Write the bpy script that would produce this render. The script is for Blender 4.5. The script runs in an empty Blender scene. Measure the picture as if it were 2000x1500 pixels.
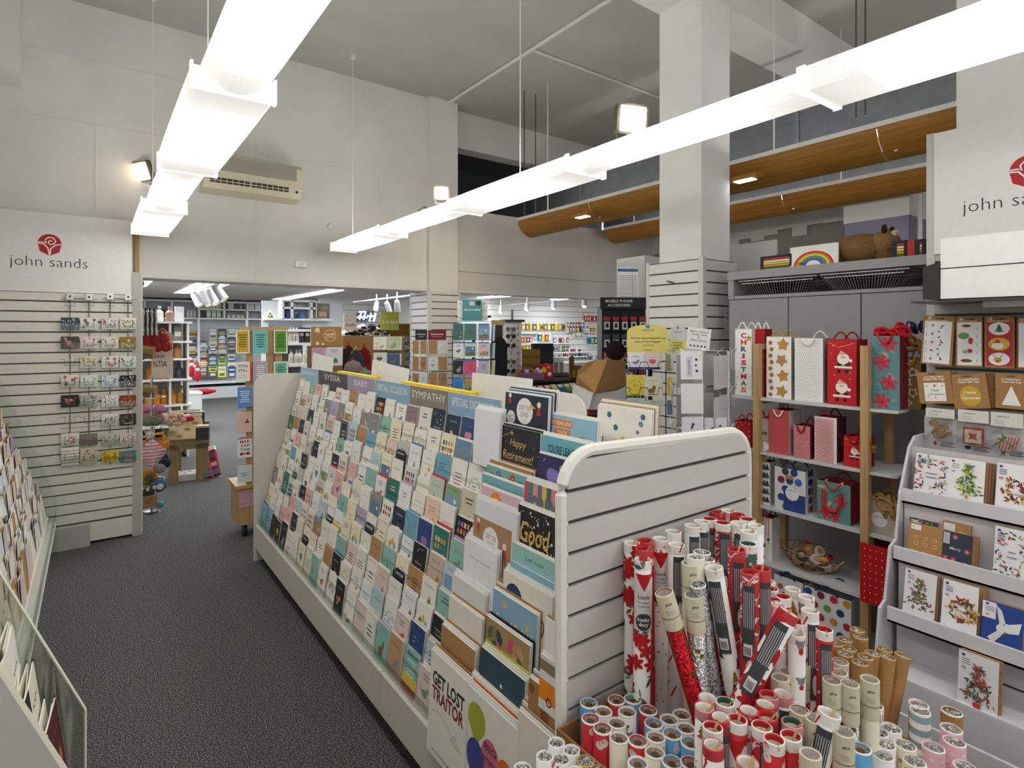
import bpy, math, random
from mathutils import Vector, Matrix, Euler
SC = bpy.context.scene
COL = SC.collection
# ------------------------------------------------------------------ camera
F_PX, TH, HOR, H = 1113.0, math.radians(36.4), 648.0, 1.65
cam = bpy.data.cameras.new('camera'); cam_o = bpy.data.objects.new('camera', cam); COL.objects.link(cam_o)
cam.sensor_width = 36.0; cam.lens = 36.0 * F_PX / 2000.0
cam.shift_y = -(750.0 - HOR) / 2000.0
cam.clip_start = 0.02; cam.clip_end = 100
cam_o.location = (0, 0, H); cam_o.rotation_euler = (math.radians(90), 0, -TH)
SC.camera = cam_o
# ------------------------------------------------------------------ world, exposure
SC.view_settings.view_transform = 'Standard'; SC.view_settings.look = 'None'
SC.view_settings.gamma = 1.0; SC.view_settings.use_curve_mapping = False
SC.view_settings.exposure = 0.6
SC.cycles.use_denoising = True
SC.cycles.max_bounces = 7; SC.cycles.diffuse_bounces = 4; SC.cycles.glossy_bounces = 2
SC.cycles.transparent_max_bounces = 14; SC.cycles.transmission_bounces = 3
SC.cycles.sample_clamp_indirect = 6
W = bpy.data.worlds.new('world'); SC.world = W; W.use_nodes = True
W.node_tree.nodes['Background'].inputs[0].default_value = (1.0, 0.985, 0.96, 1)
W.node_tree.nodes['Background'].inputs[1].default_value = 0.78
TUBE_E = 10.0      # ceiling strips
BACK_E = 9.5      # panels in the back room
FLOOD_W = 5.0
# ------------------------------------------------------------------ helpers: camera rays (all in metres, real positions)
CT, ST = math.cos(TH), math.sin(TH)
def ray(px):
    u = (px - 1000.0) / F_PX
    return u * CT + ST, -u * ST + CT
def pt(px, py, X=None, Y=None, d=None):
    a, b = ray(px)
    if X is not None: d = X / a
    elif Y is not None: d = Y / b
    return Vector((a * d, b * d, H - (py - HOR) * d / F_PX))
def lin(c): return c / 12.92 if c <= 0.04045 else ((c + 0.055) / 1.055) ** 2.4
def rgb(hx):
    return tuple(lin(int(hx[i:i + 2], 16) / 255.0) for i in (0, 2, 4))
# ------------------------------------------------------------------ materials
MATS = {}
def mt(c, kind='paper'):
    """procedural material: hex colour + kind of surface"""
    if isinstance(c, bpy.types.Material): return c
    if ':' in c: c, kind = c.split(':')
    key = c + kind
    if key in MATS: return MATS[key]
    m = bpy.data.materials.new(kind + '_' + c); m.use_nodes = True
    nt = m.node_tree; N = nt.nodes; L = nt.links; b = N['Principled BSDF']
    col = rgb(c)
    rough = dict(paper=.55, paint=.5, gloss=.18, metal=.32, wood=.45, cloth=.9, carpet=.95, kraft=.8, plastic=.35, plaster=.85, foil=.25, ply=.5).get(kind, .6)
    b.inputs['Roughness'].default_value = rough
    b.inputs['Specular IOR Level'].default_value = .3
    if kind in ('metal', 'foil'): b.inputs['Metallic'].default_value = .85
    if kind in ('cloth', 'carpet', 'plaster', 'kraft'): b.inputs['Specular IOR Level'].default_value = .1
    tc = N.new('ShaderNodeTexCoord')
    nz = N.new('ShaderNodeTexNoise')
    rp = N.new('ShaderNodeValToRGB')
    mp = N.new('ShaderNodeMapping'); L.new(tc.outputs['Object'], mp.inputs[0]); L.new(mp.outputs[0], nz.inputs['Vector']); L.new(nz.outputs['Fac'], rp.inputs[0]); L.new(rp.outputs[0], b.inputs['Base Color'])
    sc, amp, pos = 30, .02, (.35, .65)
    if kind == 'wood': mp.inputs['Scale'].default_value = (60, 60, 4); sc, amp = 1.2, .16; nz.inputs['Detail'].default_value = 6
    if kind == 'ply': mp.inputs['Scale'].default_value = (60, 3, 60); sc, amp = 1.0, .2; nz.inputs['Detail'].default_value = 6
    if kind == 'cloth': sc, amp = 90, .15
    if kind == 'kraft': sc, amp = 120, .1
    if kind == 'plaster': sc, amp = 2.2, .05; nz.inputs['Detail'].default_value = 8
    if kind == 'carpet': sc, amp, pos = 170, .55, (.47, .66); nz.inputs['Detail'].default_value = 3
    if kind == 'metal': sc, amp = 10, .08
    if kind == 'foil': sc, amp, pos = 160, .4, (.45, .55)
    nz.inputs['Scale'].default_value = sc
    rp.color_ramp.elements[0].position, rp.color_ramp.elements[1].position = pos
    lo, hi = 1 - amp, 1 + amp * (3.2 if kind == 'carpet' else .6)
    rp.color_ramp.elements[0].color = tuple(min(1, x * lo) for x in col) + (1,)
    rp.color_ramp.elements[1].color = tuple(min(1, x * hi) for x in col) + (1,)
    if kind in ('carpet', 'cloth', 'foil', 'plaster'):
        bm = N.new('ShaderNodeBump'); bm.inputs['Strength'].default_value = dict(plaster=.12, carpet=.25).get(kind, .5)
        bm.inputs['Distance'].default_value = .004 if kind == 'carpet' else .01; L.new(nz.outputs['Fac'], bm.inputs['Height']); L.new(bm.outputs[0], b.inputs['Normal'])
    MATS[key] = m
    return m
def emit(name, c, s):
    if name in MATS: return MATS[name]
    m = bpy.data.materials.new(name); m.use_nodes = True
    b = m.node_tree.nodes['Principled BSDF']
    b.inputs['Base Color'].default_value = rgb(c) + (1,)
    b.inputs['Emission Color'].default_value = rgb(c) + (1,); b.inputs['Emission Strength'].default_value = s
    MATS[name] = m; return m
def ribbed(name, s):
    """prismatic diffuser: emission with fine ribs"""
    m = emit(name, 'fdfbf6', s); N = m.node_tree.nodes; L = m.node_tree.links
    tc = N.new('ShaderNodeTexCoord'); wv = N.new('ShaderNodeTexWave'); wv.bands_direction = 'Y'; wv.inputs['Scale'].default_value = 55
    mr = N.new('ShaderNodeMapRange'); mr.inputs[3].default_value = .45; mr.inputs[4].default_value = 1.0
    L.new(tc.outputs['Object'], wv.inputs[0]); L.new(wv.outputs['Fac'], mr.inputs[0])
    # the tube inside is shorter than its diffuser: the light falls off towards both ends
    sp = N.new('ShaderNodeSeparateXYZ'); L.new(tc.outputs['Generated'], sp.inputs[0])
    rp = N.new('ShaderNodeValToRGB'); L.new(sp.outputs['Y'], rp.inputs[0]); e = rp.color_ramp.elements
    e[0].color = (.05,) * 3 + (1,); e[1].color = (.05,) * 3 + (1,)
    for q in (.34, .66): e.new(q).color = (1, 1, 1, 1)
    for q in (.15, .85): e.new(q).color = (.07,) * 3 + (1,)
    mu = N.new('ShaderNodeMath'); mu.operation = 'MULTIPLY'; L.new(mr.outputs[0], mu.inputs[0]); L.new(rp.outputs[0], mu.inputs[1])
    m2 = N.new('ShaderNodeMath'); m2.operation = 'MULTIPLY'; m2.inputs[1].default_value = s; L.new(mu.outputs[0], m2.inputs[0])
    L.new(m2.outputs[0], N['Principled BSDF'].inputs['Emission Strength'])
    return m
def clear(name='clear_acrylic', tint=(.93, .97, .95), gl=.12):
    if name in MATS: return MATS[name]
    m = bpy.data.materials.new(name); m.use_nodes = True; nt = m.node_tree; N = nt.nodes; L = nt.links
    N.remove(N['Principled BSDF']); out = N['Material Output']
    t = N.new('ShaderNodeBsdfTransparent'); t.inputs[0].default_value = tint + (1,)
    g = N.new('ShaderNodeBsdfGlossy'); g.inputs['Roughness'].default_value = .08
    fr = N.new('ShaderNodeFresnel'); fr.inputs[0].default_value = 1.35
    mx = N.new('ShaderNodeMixShader'); ad = N.new('ShaderNodeMath'); ad.operation = 'MULTIPLY_ADD'; ad.inputs[1].default_value = .35; ad.inputs[2].default_value = gl * .3
    L.new(fr.outputs[0], ad.inputs[0]); L.new(ad.outputs[0], mx.inputs[0]); L.new(t.outputs[0], mx.inputs[1]); L.new(g.outputs[0], mx.inputs[2]); L.new(mx.outputs[0], out.inputs[0])
    MATS[name] = m; return m
CLEAR = clear()
FILM = clear('clear_film', (.88, .88, .88), .45)
# ------------------------------------------------------------------ mesh accumulator
class M:
    def __init__(s): s.v = []; s.f = []; s.m = []; s.ms = []
    def mi(s, c):
        c = mt(c)
        if c not in s.ms: s.ms.append(c)
        return s.ms.index(c)
    def add(s, vs, fs, c, X=None):
        o = len(s.v); k = s.mi(c)
        s.v += [tuple(X @ Vector(p)) if X else tuple(p) for p in vs]
        for f in fs: s.f.append([i + o for i in f]); s.m.append(k)
        return s
    def box(s, a, b, c, X=None):
        (x0, y0, z0), (x1, y1, z1) = a, b
        vs = [(x, y, z) for z in (z0, z1) for x, y in ((x0, y0), (x1, y0), (x1, y1), (x0, y1))]
        return s.add(vs, [(3, 2, 1, 0), (4, 5, 6, 7), (0, 1, 5, 4), (1, 2, 6, 5), (2, 3, 7, 6), (3, 0, 4, 7)], c, X)
    def quad(s, p, c): return s.add(p, [tuple(range(len(p)))], c)
    def prism(s, prof, a, b, c, axis='x', X=None, cap=None):
        """profile (2D ccw) extruded along axis from a to b"""
        n = len(prof)
        g = {'x': lambda p, t: (t, p[0], p[1]), 'y': lambda p, t: (p[0], t, p[1]), 'z': lambda p, t: (p[0], p[1], t)}[axis]
        vs = [g(p, a) for p in prof] + [g(p, b) for p in prof]
        s.add(vs, [(i, (i + 1) % n, n + (i + 1) % n, n + i) for i in range(n)], c, X)
        s.add(vs, [tuple(reversed(range(n))), tuple(range(n, 2 * n))], cap or c, X)
        return s
    def lathe(s, prof, c, n=16, X=None, cx=0, cy=0, caps=True):
        """prof: list of (r,z)"""
        vs = []; fs = []
        for r, z in prof:
            for i in range(n):
                t = 2 * math.pi * i / n; vs.append((cx + r * math.cos(t), cy + r * math.sin(t), z))
        for j in range(len(prof) - 1):
            for i in range(n): fs.append((j * n + i, j * n + (i + 1) % n, (j + 1) * n + (i + 1) % n, (j + 1) * n + i))
        if caps and prof[0][0] > 1e-5: fs.append(tuple(reversed(range(n))))
        if caps and prof[-1][0] > 1e-5: fs.append(tuple(range((len(prof) - 1) * n, len(prof) * n)))
        return s.add(vs, fs, c, X)
    def tube(s, pts, r, c, n=6, close=False):
        pts = [Vector(p) for p in pts]; k = len(pts); vs = []; fs = []
        up = Vector((0, 0, 1))
        for i, p in enumerate(pts):
            a = pts[(i - 1) % k] if (i or close) else p; b = pts[(i + 1) % k] if (i < k - 1 or close) else p
            t = (b - a).normalized(); u = t.cross(up)
            if u.length < .2: u = t.cross(Vector((1, 0, 0)))
            u.normalize(); w = t.cross(u)
            for j in range(n):
                q = 2 * math.pi * j / n; vs.append(p + (u * math.cos(q) + w * math.sin(q)) * r)
        for i in range(k if close else k - 1):
            i2 = (i + 1) % k
            for j in range(n): fs.append((i * n + j, i * n + (j + 1) % n, i2 * n + (j + 1) % n, i2 * n + j))
        if not close: fs += [tuple(range(n)), tuple(reversed(range((k - 1) * n, k * n)))]
        return s.add(vs, fs, c)
    def prnt(s, prims, fn, h0=.0003, dh=.00004, maxu=None):
        """flat print: 2D primitives mapped on a surface by fn(u,v,h)"""
        for i, (vs, fs, c) in enumerate(prims):
            if maxu:
                vs, fs = subdiv(vs, fs, maxu)
            s.add([fn(u, v, h0 + dh * i) for u, v in vs], fs, c)
        return s
    def build(s, name, parent=None, loc=None, rot=None, smooth=False):
        me = bpy.data.meshes.new(name); me.from_pydata(s.v, [], s.f)
        for m in s.ms: me.materials.append(m)
        me.polygons.foreach_set('material_index', s.m)
        if smooth:
            me.polygons.foreach_set('use_smooth', [True] * len(s.f))
        me.update()
        o = bpy.data.objects.new(name, me); COL.objects.link(o)
        if smooth:
            try: me.set_sharp_from_angle(angle=math.radians(40))
            except Exception: pass
        if parent: o.parent = parent
        if loc is not None: o.location = loc
        if rot is not None: o.rotation_euler = rot
        return o
def subdiv(vs, fs, mu):
    vs = list(vs); out = []
    st = []
    for f in fs:
        for i in range(1, len(f) - 1): st.append((f[0], f[i], f[i + 1]))
    while st:
        t = st.pop()
        e = max(((abs(vs[t[i]][0] - vs[t[(i + 1) % 3]][0]), i) for i in range(3)))
        if e[0] > mu and len(out) < 600:
            i = e[1]; a, b, c = t[i], t[(i + 1) % 3], t[(i + 2) % 3]
            vs.append(((vs[a][0] + vs[b][0]) / 2, (vs[a][1] + vs[b][1]) / 2)); m = len(vs) - 1
            st += [(a, m, c), (m, b, c)]
        else: out.append(t)
    return vs, out
def empty(name, loc=(0, 0, 0), rot=(0, 0, 0), parent=None):
    o = bpy.data.objects.new(name, None); COL.objects.link(o); o.location = loc; o.rotation_euler = rot; o.empty_display_size = .05
    if parent: o.parent = parent
    return o
LABELS = {}
def tag(o, label, cat, group=None, kind=None):
    label = ' '.join(label.split())
    LABELS[label] = LABELS.get(label, 0) + 1
    o['label'] = label; o['category'] = cat
    if group: o['group'] = group
    if kind: o['kind'] = kind
    return o
def struct(o): o['kind'] = 'structure'; return o
def stuff(o): o['kind'] = 'stuff'; return o
def copy_tree(o, parent=None):
    c = o.copy(); COL.objects.link(c)
    if parent: c.parent = parent
    for ch in o.children: copy_tree(ch, c)
    return c
ORD = ['zeroth', 'first', 'second', 'third', 'fourth', 'fifth', 'sixth', 'seventh', 'eighth', 'ninth', 'tenth', 'eleventh', 'twelfth', 'thirteenth', 'fourteenth', 'fifteenth', 'sixteenth', 'seventeenth', 'eighteenth', 'nineteenth', 'twentieth', 'twenty-first', 'twenty-second', 'twenty-third', 'twenty-fourth', 'twenty-fifth', 'twenty-sixth', 'twenty-seventh', 'twenty-eighth', 'twenty-ninth', 'thirtieth', 'thirty-first', 'thirty-second', 'thirty-third', 'thirty-fourth']
# ------------------------------------------------------------------ 2D print primitives  (verts, faces, colour)
def rect(x, y, w, h, c): return ([(x, y), (x + w, y), (x + w, y + h), (x, y + h)], [(0, 1, 2, 3)], c)
def poly(pts, c): return (pts, [tuple(range(len(pts)))], c)
def disc(x, y, r, c, n=12, ry=None):
    ry = ry or r
    return ([(x + r * math.cos(2 * math.pi * i / n), y + ry * math.sin(2 * math.pi * i / n)) for i in range(n)], [tuple(range(n))], c)
def ring(x, y, r, w, c, n=16):
    vs = [(x + q * math.cos(2 * math.pi * i / n), y + q * math.sin(2 * math.pi * i / n)) for q in (r - w, r) for i in range(n)]
    return (vs, [(i, (i + 1) % n, n + (i + 1) % n, n + i) for i in range(n)], c)
def star(x, y, r, c, k=5, q=.45, a=math.pi / 2):
    vs = [(x, y)] + [(x + (r if i % 2 == 0 else r * q) * math.cos(a + math.pi * i / k), y + (r if i % 2 == 0 else r * q) * math.sin(a + math.pi * i / k)) for i in range(2 * k)]
    return (vs, [(0, 1 + i, 1 + (i + 1) % (2 * k)) for i in range(2 * k)], c)
def leaf(x, y, l, a, c, w=.32):
    ca, sa = math.cos(a), math.sin(a)
    p = [(0, 0), (.3, w / 2), (.7, w / 2.2), (1, 0), (.7, -w / 2.2), (.3, -w / 2)]
    return ([(x + l * (u * ca - v * sa), y + l * (u * sa + v * ca)) for u, v in p], [(0, 5, 4, 3, 2, 1)], c)
def line(p, w, c):
    vs = []; fs = []
    for i in range(len(p)):
        a = p[max(i - 1, 0)]; b = p[min(i + 1, len(p) - 1)]
        dx, dy = b[0] - a[0], b[1] - a[1]; l = math.hypot(dx, dy) or 1
        nx, ny = -dy / l * w / 2, dx / l * w / 2
        vs += [(p[i][0] + nx, p[i][1] + ny), (p[i][0] - nx, p[i][1] - ny)]
        if i: fs.append((2 * i - 2, 2 * i - 1, 2 * i + 1, 2 * i))
    return (vs, fs, c)
def wave(x, y, w, amp, k, t, c): return line([(x + w * i / (k * 4), y + amp * math.sin(i * math.pi / 2)) for i in range(k * 4 + 1)], t, c)
def tree2(x, y, h, c, w=.6, n=3):
    out = []
    for i in range(n):
        b = y + h * (.12 + .26 * i); t = b + h * .4; ww = h * w * (1 - .26 * i) / 2
        out.append(poly([(x - ww, b), (x + ww, b), (x, min(t, y + h))], c))
    out.append(rect(x - h * .03, y, h * .06, h * .13, '6b4a2c')); return out
FC = {}
def glyphs(s, bold=0.0, shear=0.0):
    k = (s, bold, shear)
    if k in FC: return FC[k]
    cu = bpy.data.curves.new('t', 'FONT'); cu.body = s; cu.size = 1; cu.offset = bold; cu.shear = shear; cu.resolution_u = 2
    cu.align_x = 'CENTER'; cu.space_line = .95
    o = bpy.data.objects.new('t', cu); COL.objects.link(o)
    bpy.context.view_layer.update()
    dg = bpy.context.evaluated_depsgraph_get(); me = o.evaluated_get(dg).to_mesh()
    vs = [(v.co.x, v.co.y) for v in me.vertices]; fs = [tuple(p.vertices) for p in me.polygons]
    o.evaluated_get(dg).to_mesh_clear(); bpy.data.objects.remove(o); bpy.data.curves.remove(cu)
    xs = [v[0] for v in vs] or [0]; ys = [v[1] for v in vs] or [0]
    FC[k] = (vs, fs, (min(xs), max(xs), min(ys), max(ys))); return FC[k]
def text(s, x, y, c, h=None, w=None, bold=0.01, shear=0, rot=0, sx=1):
    """text centred on x,y; h = cap height or w = total width"""
    vs, fs, (a, b, lo, hi) = glyphs(s, bold, shear)
    k = (w / (b - a)) if w else h / .72
    ky = k
    if w and h: ky = h * (1) / max(hi - lo, 1e-4)
    cx, cy = (a + b) / 2, (lo + hi) / 2; cr, sr = math.cos(rot), math.sin(rot)
    out = []
    for u, v in vs:
        p, q = (u - cx) * k * sx, (v - cy) * ky; out.append((x + p * cr - q * sr, y + p * sr + q * cr))
    return (out, fs, c)
def rnd_lines(R, x, y, w, n, lh, c, t=None):
    out = []
    for i in range(n):
        ww = w * R.uniform(.55, 1); yy = y - i * lh
        out.append(rect(x - ww / 2, yy, ww, t or lh * .28, c))
    return out
def flower(x, y, r, c, cc='f2c84b', k=6):
    return [star(x, y, r, c, k, .55, random.Random(int(x * 9999)).random() * 3), disc(x, y, r * .25, cc, 6)]
# ------------------------------------------------------------------ structure
WALL, CEILC, TRIM = 'dcdad5:plaster', 'b3b3ac:plaster', 'e6e6e2:paint'
def sbox(name, a, b, c): return struct(M().box(a, b, c).build(name))
sbox('floor', (-3.0, -4.0, -.05), (14.0, 19.0, 0), '5c5c5a:carpet')
sbox('ceiling', (-1.4, -4.0, 4.25), (8.0, 5.8, 4.35), CEILC)
w = M()
w.box((-1.4, 5.65, 0), (.30, 5.95, 4.25), WALL).box((.30, 5.65, 2.13), (3.0, 5.95, 4.25), WALL)
w.box((3.0, 5.60, 0), (3.36, 6.0, 4.25), WALL)
w.box((3.36, 5.78, 2.14), (6.6, 5.98, 3.10), 'e2dcd4:plaster').box((3.36, 5.78, 3.82), (8.0, 5.98, 4.25), WALL).box((6.6, 5.78, 0), (8.0, 5.98, 3.82), WALL)
w.box((3.36, 5.77, 2.36), (6.6, 5.78, 2.366), 'a8a4a0:paint')
for z in (3.3, 3.81): w.box((-1.3, 5.646, z), (3.0, 5.65, z + .006), 'dcdad5:plaster')
for x in (.02, 1.22, 2.42): w.box((x, 5.646, 2.14), (x + .006, 5.65, 4.25), 'dcdad5:plaster')
struct(w.build('wall_back'))
sbox('wall_left', (-1.5, -4.0, 0), (-1.35, 5.65, 4.25), WALL)
# rough painted stone wall on the far right with a pier
w = M()
w.box((7.0, -1.5, 0), (7.2, 5.8, 2.3), '9a9a93:plaster')
R = random.Random(3); prev = None
n = 40
for i in range(n):      # ragged edge of the white render over the grey stone
    y0 = -1.5 + 7.3 * i / n; y1 = -1.5 + 7.3 * (i + 1) / n
    w.box((6.97 - R.uniform(0, .02), y0, 2.87 + R.uniform(-.07, .07)), (7.0, y1, 4.25), 'd6d6d2:plaster')
w.box((7.0, -1.5, 2.3), (7.2, 5.8, 4.25), '9a9a93:plaster')
struct(w.build('wall_right'))
w = M().box((6.35, 2.15, 2.78), (6.97, 2.75, 4.25), 'dededa:plaster').box((6.36, 2.16, 0), (6.97, 2.74, 2.78), '8d8da2:plaster')
for i in range(4): w.tube([(6.3, 2.05 - i * .07, 0), (6.3 + .02 * (i % 2), 2.05 - i * .07, 1.5), (6.3, 2.04 - i * .07, 4.2)], .02, 'c4c4bf:paint', 8)
struct(w.build('trim_1'))
# columns with beam
struct(M().box((3.30, 2.33, 0), (3.63, 2.68, 3.95), 'ebebe8:plaster').build('wall_pillar'))
struct(M().box((3.32, .50, 0), (3.70, .93, 4.25), 'e4e4e1:plaster').build('wall_pillar'))
struct(M().box((2.96, 2.34, 3.95), (7.0, 2.69, 4.25), 'e2e2de:plaster').box((2.9, 2.3, 4.12), (3.7, 2.76, 4.25), 'e2e2de:plaster').build('trim_2'))
struct(M().box((-1.35, 5.2, 3.48), (-.42, 5.65, 4.25), WALL).build('trim_3'))
# surface conduits on the ceiling
struct(M().tube([(3.24, -3, 4.235), (3.24, 5.65, 4.235)], .018, 'deded8:paint', 6).tube([(3.24, 5.62, 4.23), (3.24, 5.62, 2.2)], .012, 'e2e2de:paint', 6)
       .tube([(3.24, 4.1, 4.238), (5.6, 4.1, 4.238)], .014, 'd8d8d3:paint', 6).build('trim_4'))
# timber edge and stained jamb at the left side of the opening
struct(M().box((.285, 5.60, 2.13), (.315, 5.652, 2.56), 'b08b4e:wood').box((.275, 5.56, 0), (.335, 5.66, 2.13), 'd9d9d3:paint')
       .add([(.3 + .02 * math.cos(a), 5.558, 2.03 + .03 * math.sin(a)) for a in [i * .7 for i in range(9)]], [tuple(range(9))], 'd8b45a:paint')
       .add([(.3 + .02 * math.cos(a), 5.558, 1.93 + .03 * math.sin(a)) for a in [i * .7 for i in range(9)]], [tuple(range(9))], 'd8b45a:paint').build('trim_5'))
struct(M().box((.30, 5.63, 2.10), (3.02, 5.97, 2.13), 'd5d2ce:paint').box((3.36, 5.76, 2.11), (6.6, 5.98, 2.14), 'e4e4e0:paint').box((3.34, 5.74, 0), (3.40, 5.80, 2.14), 'e0e0dc:paint').build('trim_6'))
# mezzanine store seen through the high opening
struct(M().box((3.36, 7.9, 3.0), (8.0, 8.0, 4.25), '5c5f63:plaster').box((3.3, 5.98, 2.98), (8.0, 8.0, 3.08), '6a6a6a:paint').box((3.3, 5.98, 4.25), (8.0, 8.0, 4.3), '6b6e70:plaster').box((3.2, 5.98, 3.0), (3.36, 8.0, 4.3), '8a8c8e:plaster').build('wall_store'))
# back room
sbox('ceiling_back', (-.6, 5.95, 2.5), (14.0, 17.2, 2.6), 'cfc8c4:plaster')
w = M().box((-.6, 17.0, 0), (9.0, 17.2, 2.5), 'b9bdc0:paint')
for i in range(22): w.box((-.4, 16.985, .35 + i * .0775), (9.0, 17.0, .35 + i * .0775 + .066), 'c8ccce:paint')
struct(w.build('wall_back_room'))
sbox('wall_back_room_left', (-.6, 5.95, 0), (-.45, 17.0, 2.5), WALL)
def slat_wall(name, x0, x1, y, z0, z1, col='e4e4e0:paint', gr='4d4d4c:paint', pitch=.0775):
    """grooved wall facing -Y: each board proud of a dark groove"""
    w = M().box((x0, y, z0), (x1, y + .03, z1), gr)
    n = int((z1 - z0) / pitch)
    for i in range(n + 1):
        a = z0 + i * pitch; b = min(a + pitch - .011, z1)
        if b > a: w.box((x0, y - .012, a), (x1, y, b), col)
    return w.build(name)
struct(slat_wall('wall_back_room_right', 6.7, 14.0, 12.0, .2, 2.5, pitch=.155, col='d6d6d2:paint', gr='4a4a49:paint'))
struct(M().box((6.65, 12.0, 0), (6.75, 17.0, 2.5), 'e6e6e2:paint').build('wall_partition'))
w = struct(slat_wall('wall_partition_slats', 4.6, 6.6, 14.5, 0.2, 2.5, pitch=.155, gr='8a8a88:paint'))
# ------------------------------------------------------------------ ceiling strips
def cross(flat):
    if flat: return [(-.11, 0), (.11, 0), (.125, .012), (.125, .075), (-.125, .075), (-.125, .012)]
    return [(-.10 * math.cos(a) if True else 0, .055 - .055 * math.sin(a)) for a in [math.pi * i / 10 for i in range(11)]] + [(.10, .075), (-.10, .075)]
def strip(xc, label):
    t = tag(empty('ceiling_light_strip', (xc, 0, 2.43)), label, 'light', 'suspended fluorescent strips')
    ys = [5.45, 4.32, 3.2, 2.06, .93, -.2, -1.33]
    for i in range(len(ys) - 1):
        fl = i % 2 == 0
        a, b = ys[i + 1] + .006, ys[i] - .006
        m = M().prism(cross(fl), a, b, ribbed('diffuser_glow', TUBE_E), 'y')
        m.build('diffuser', t)
        e = M()
        for y in (a, b):      # moulded end rim of each diffuser; faint glow added to brighten it
            e.box((-.13, y - .008, -.004), (-.122, y + .008, .08), emit('rim_glow', 'f4f6f6', .55)).box((.122, y - .008, -.004), (.13, y + .008, .08), emit('rim_glow', 'f4f6f6', .55)).box((-.13, y - .004, -.003), (.13, y + .004, .003), emit('rim_glow', 'f4f6f6', .55))
        e.build('diffuser_rim', t)
        M().box((-.03, a, .075), (.03, b, .10), 'd8dadb:paint').build('housing', t)
    for y in (5.2, 2.6, .1):
        for dx in ((-.0,) if xc < 1 else (-.0,)):
            M().tube([(dx, y, .10), (dx, y, 1.82)], .003, 'e8e8e4:paint', 6).box((-.02, y - .02, 1.79), (.02, y + .02, 1.82), 'dcdcd8:paint').build('suspension_wire', t)
    return t
strip(.38, 'long glowing white ceiling strip on the left, above the carpeted aisle')
strip(1.975, 'long glowing white ceiling strip on the right, above the card gondola')
def flood(px, py, d, az, tilt, size, label, power, aim=None):
    p = pt(px, py, d=d)
    t = tag(empty('flood_light', p, (tilt, 0, az)), label, 'light', 'square LED flood lights')
    s = size / 2
    def rr(q, r, n=4):
        o = []
        for cx, cy, a0 in ((q - r, q - r, 0), (-(q - r), q - r, 90), (-(q - r), -(q - r), 180), (q - r, -(q - r), 270)):
            for i in range(n + 1):
                a = math.radians(a0 + 90 * i / n); o.append((cx + r * math.cos(a), (cy + r * math.sin(a)) * .88))
        return o
    M().prism(rr(s, s * .25), 0, .035, '5f584c:paint', 'y').build('housing', t)
    g = rr(s * .84, s * .12)
    M().add([(x, -.003, z) for x, z in g], [tuple(range(len(g)))], emit('flood_glow', 'ffe9c4', 3)).build('lamp_panel', t)
    M().tube([(-s * .7, .04, -s * .6), (-s * .7, .05, -s * 1.15), (s * .7, .05, -s * 1.15), (s * .7, .04, -s * .6)], .007, '8a857c:metal', 6).build('bracket', t)
    if aim is not None:
        l = bpy.data.lights.new('flood_beam', 'SPOT'); l.energy = power; l.color = (1, .86, .66); l.spot_size = 1.9; l.spot_blend = .9; l.shadow_soft_size = .08
        lo = bpy.data.objects.new('flood_beam', l); COL.objects.link(lo); lo.parent = t
        lo.location = (0, -.03, 0); lo.rotation_euler = (math.radians(90), 0, 0)
    return t
flood(1236, 233, 2.82, math.radians(-20), math.radians(8), .17, 'flood light with glowing warm face in front of the white pillar', 8, 1)
flood(862, 377, 4.2, math.radians(-25), math.radians(5), .115, 'small flood light near the far end of the right ceiling strip', 8, 1)
flood(277, 335, 4.7, math.radians(-60), math.radians(20), .19, 'flood light turned sideways beside the left ceiling strip', 5, 1)
M_ = M().tube([pt(845, 413, d=4.25), pt(828, 404, d=4.3), pt(818, 410, d=4.3), pt(826, 420, d=4.3)], .006, '3a3a3a:plastic').build('power_cable')
tag(M_, 'black cable looping from the far end of the right ceiling strip', 'cable')
# ------------------------------------------------------------------ air conditioner, switch, outlet
a0, a1 = pt(590, 325, Y=5.42), pt(398, 300, Y=5.42)
t = tag(empty('air_conditioner', (a0.x, 5.42, a0.z)), 'cream wall-mounted split air conditioner high on the back wall', 'air conditioner')
Wd = a0.x - a1.x; prof = [(0, -.04), (.0, -.22), (.05, -.30), (.22, -.32), (.22, 0), (.03, 0)]
M().prism(prof, -Wd, 0, 'cfc7ad:plastic').build('casing', t)
M().box((-Wd + .03, -.006, -.15), (-.05, 0, -.03), '9b968a:paint').build('intake_grille', t)
for k in range(2):
    M().box((-Wd + .05 + k * (Wd - .15) / 2, -.004, -.265 + .01), (-Wd + .03 + (k + 1) * (Wd - .15) / 2, .05, -.215), '3b3834:paint').build('outlet_vent', t)
for k in range(14): M().box((-Wd + .08 + k * (Wd - .2) / 13, -.006, -.26), (-Wd + .085 + k * (Wd - .2) / 13, 0, -.215), 'cfc7ad:plastic').build('vane', t)
M().box((-Wd + .03, -.008, -.243), (-.12, 0, -.237), 'cfc7ad:plastic').build('louvre', t)
M().lathe([(0, 0), (.012, 0), (.012, .006), (0, .006)], '2c2a28:plastic', 10, Matrix.Translation((-.05, -.006, -.25)) @ Matrix.Rotation(math.pi / 2, 4, 'X')).build('sensor', t)
p = pt(588, 517, Y=5.64); tag(M().box((p.x - .05, 5.625, p.z - .025), (p.x + .05, 5.65, p.z + .025), 'efefec:plastic').box((p.x - .02, 5.62, p.z - .014), (p.x + .02, 5.625, p.z + .014), 'dcdcd8:plastic').build('wall_switch'), 'small white switch plate low on the wall above the opening', 'switch')
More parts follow.
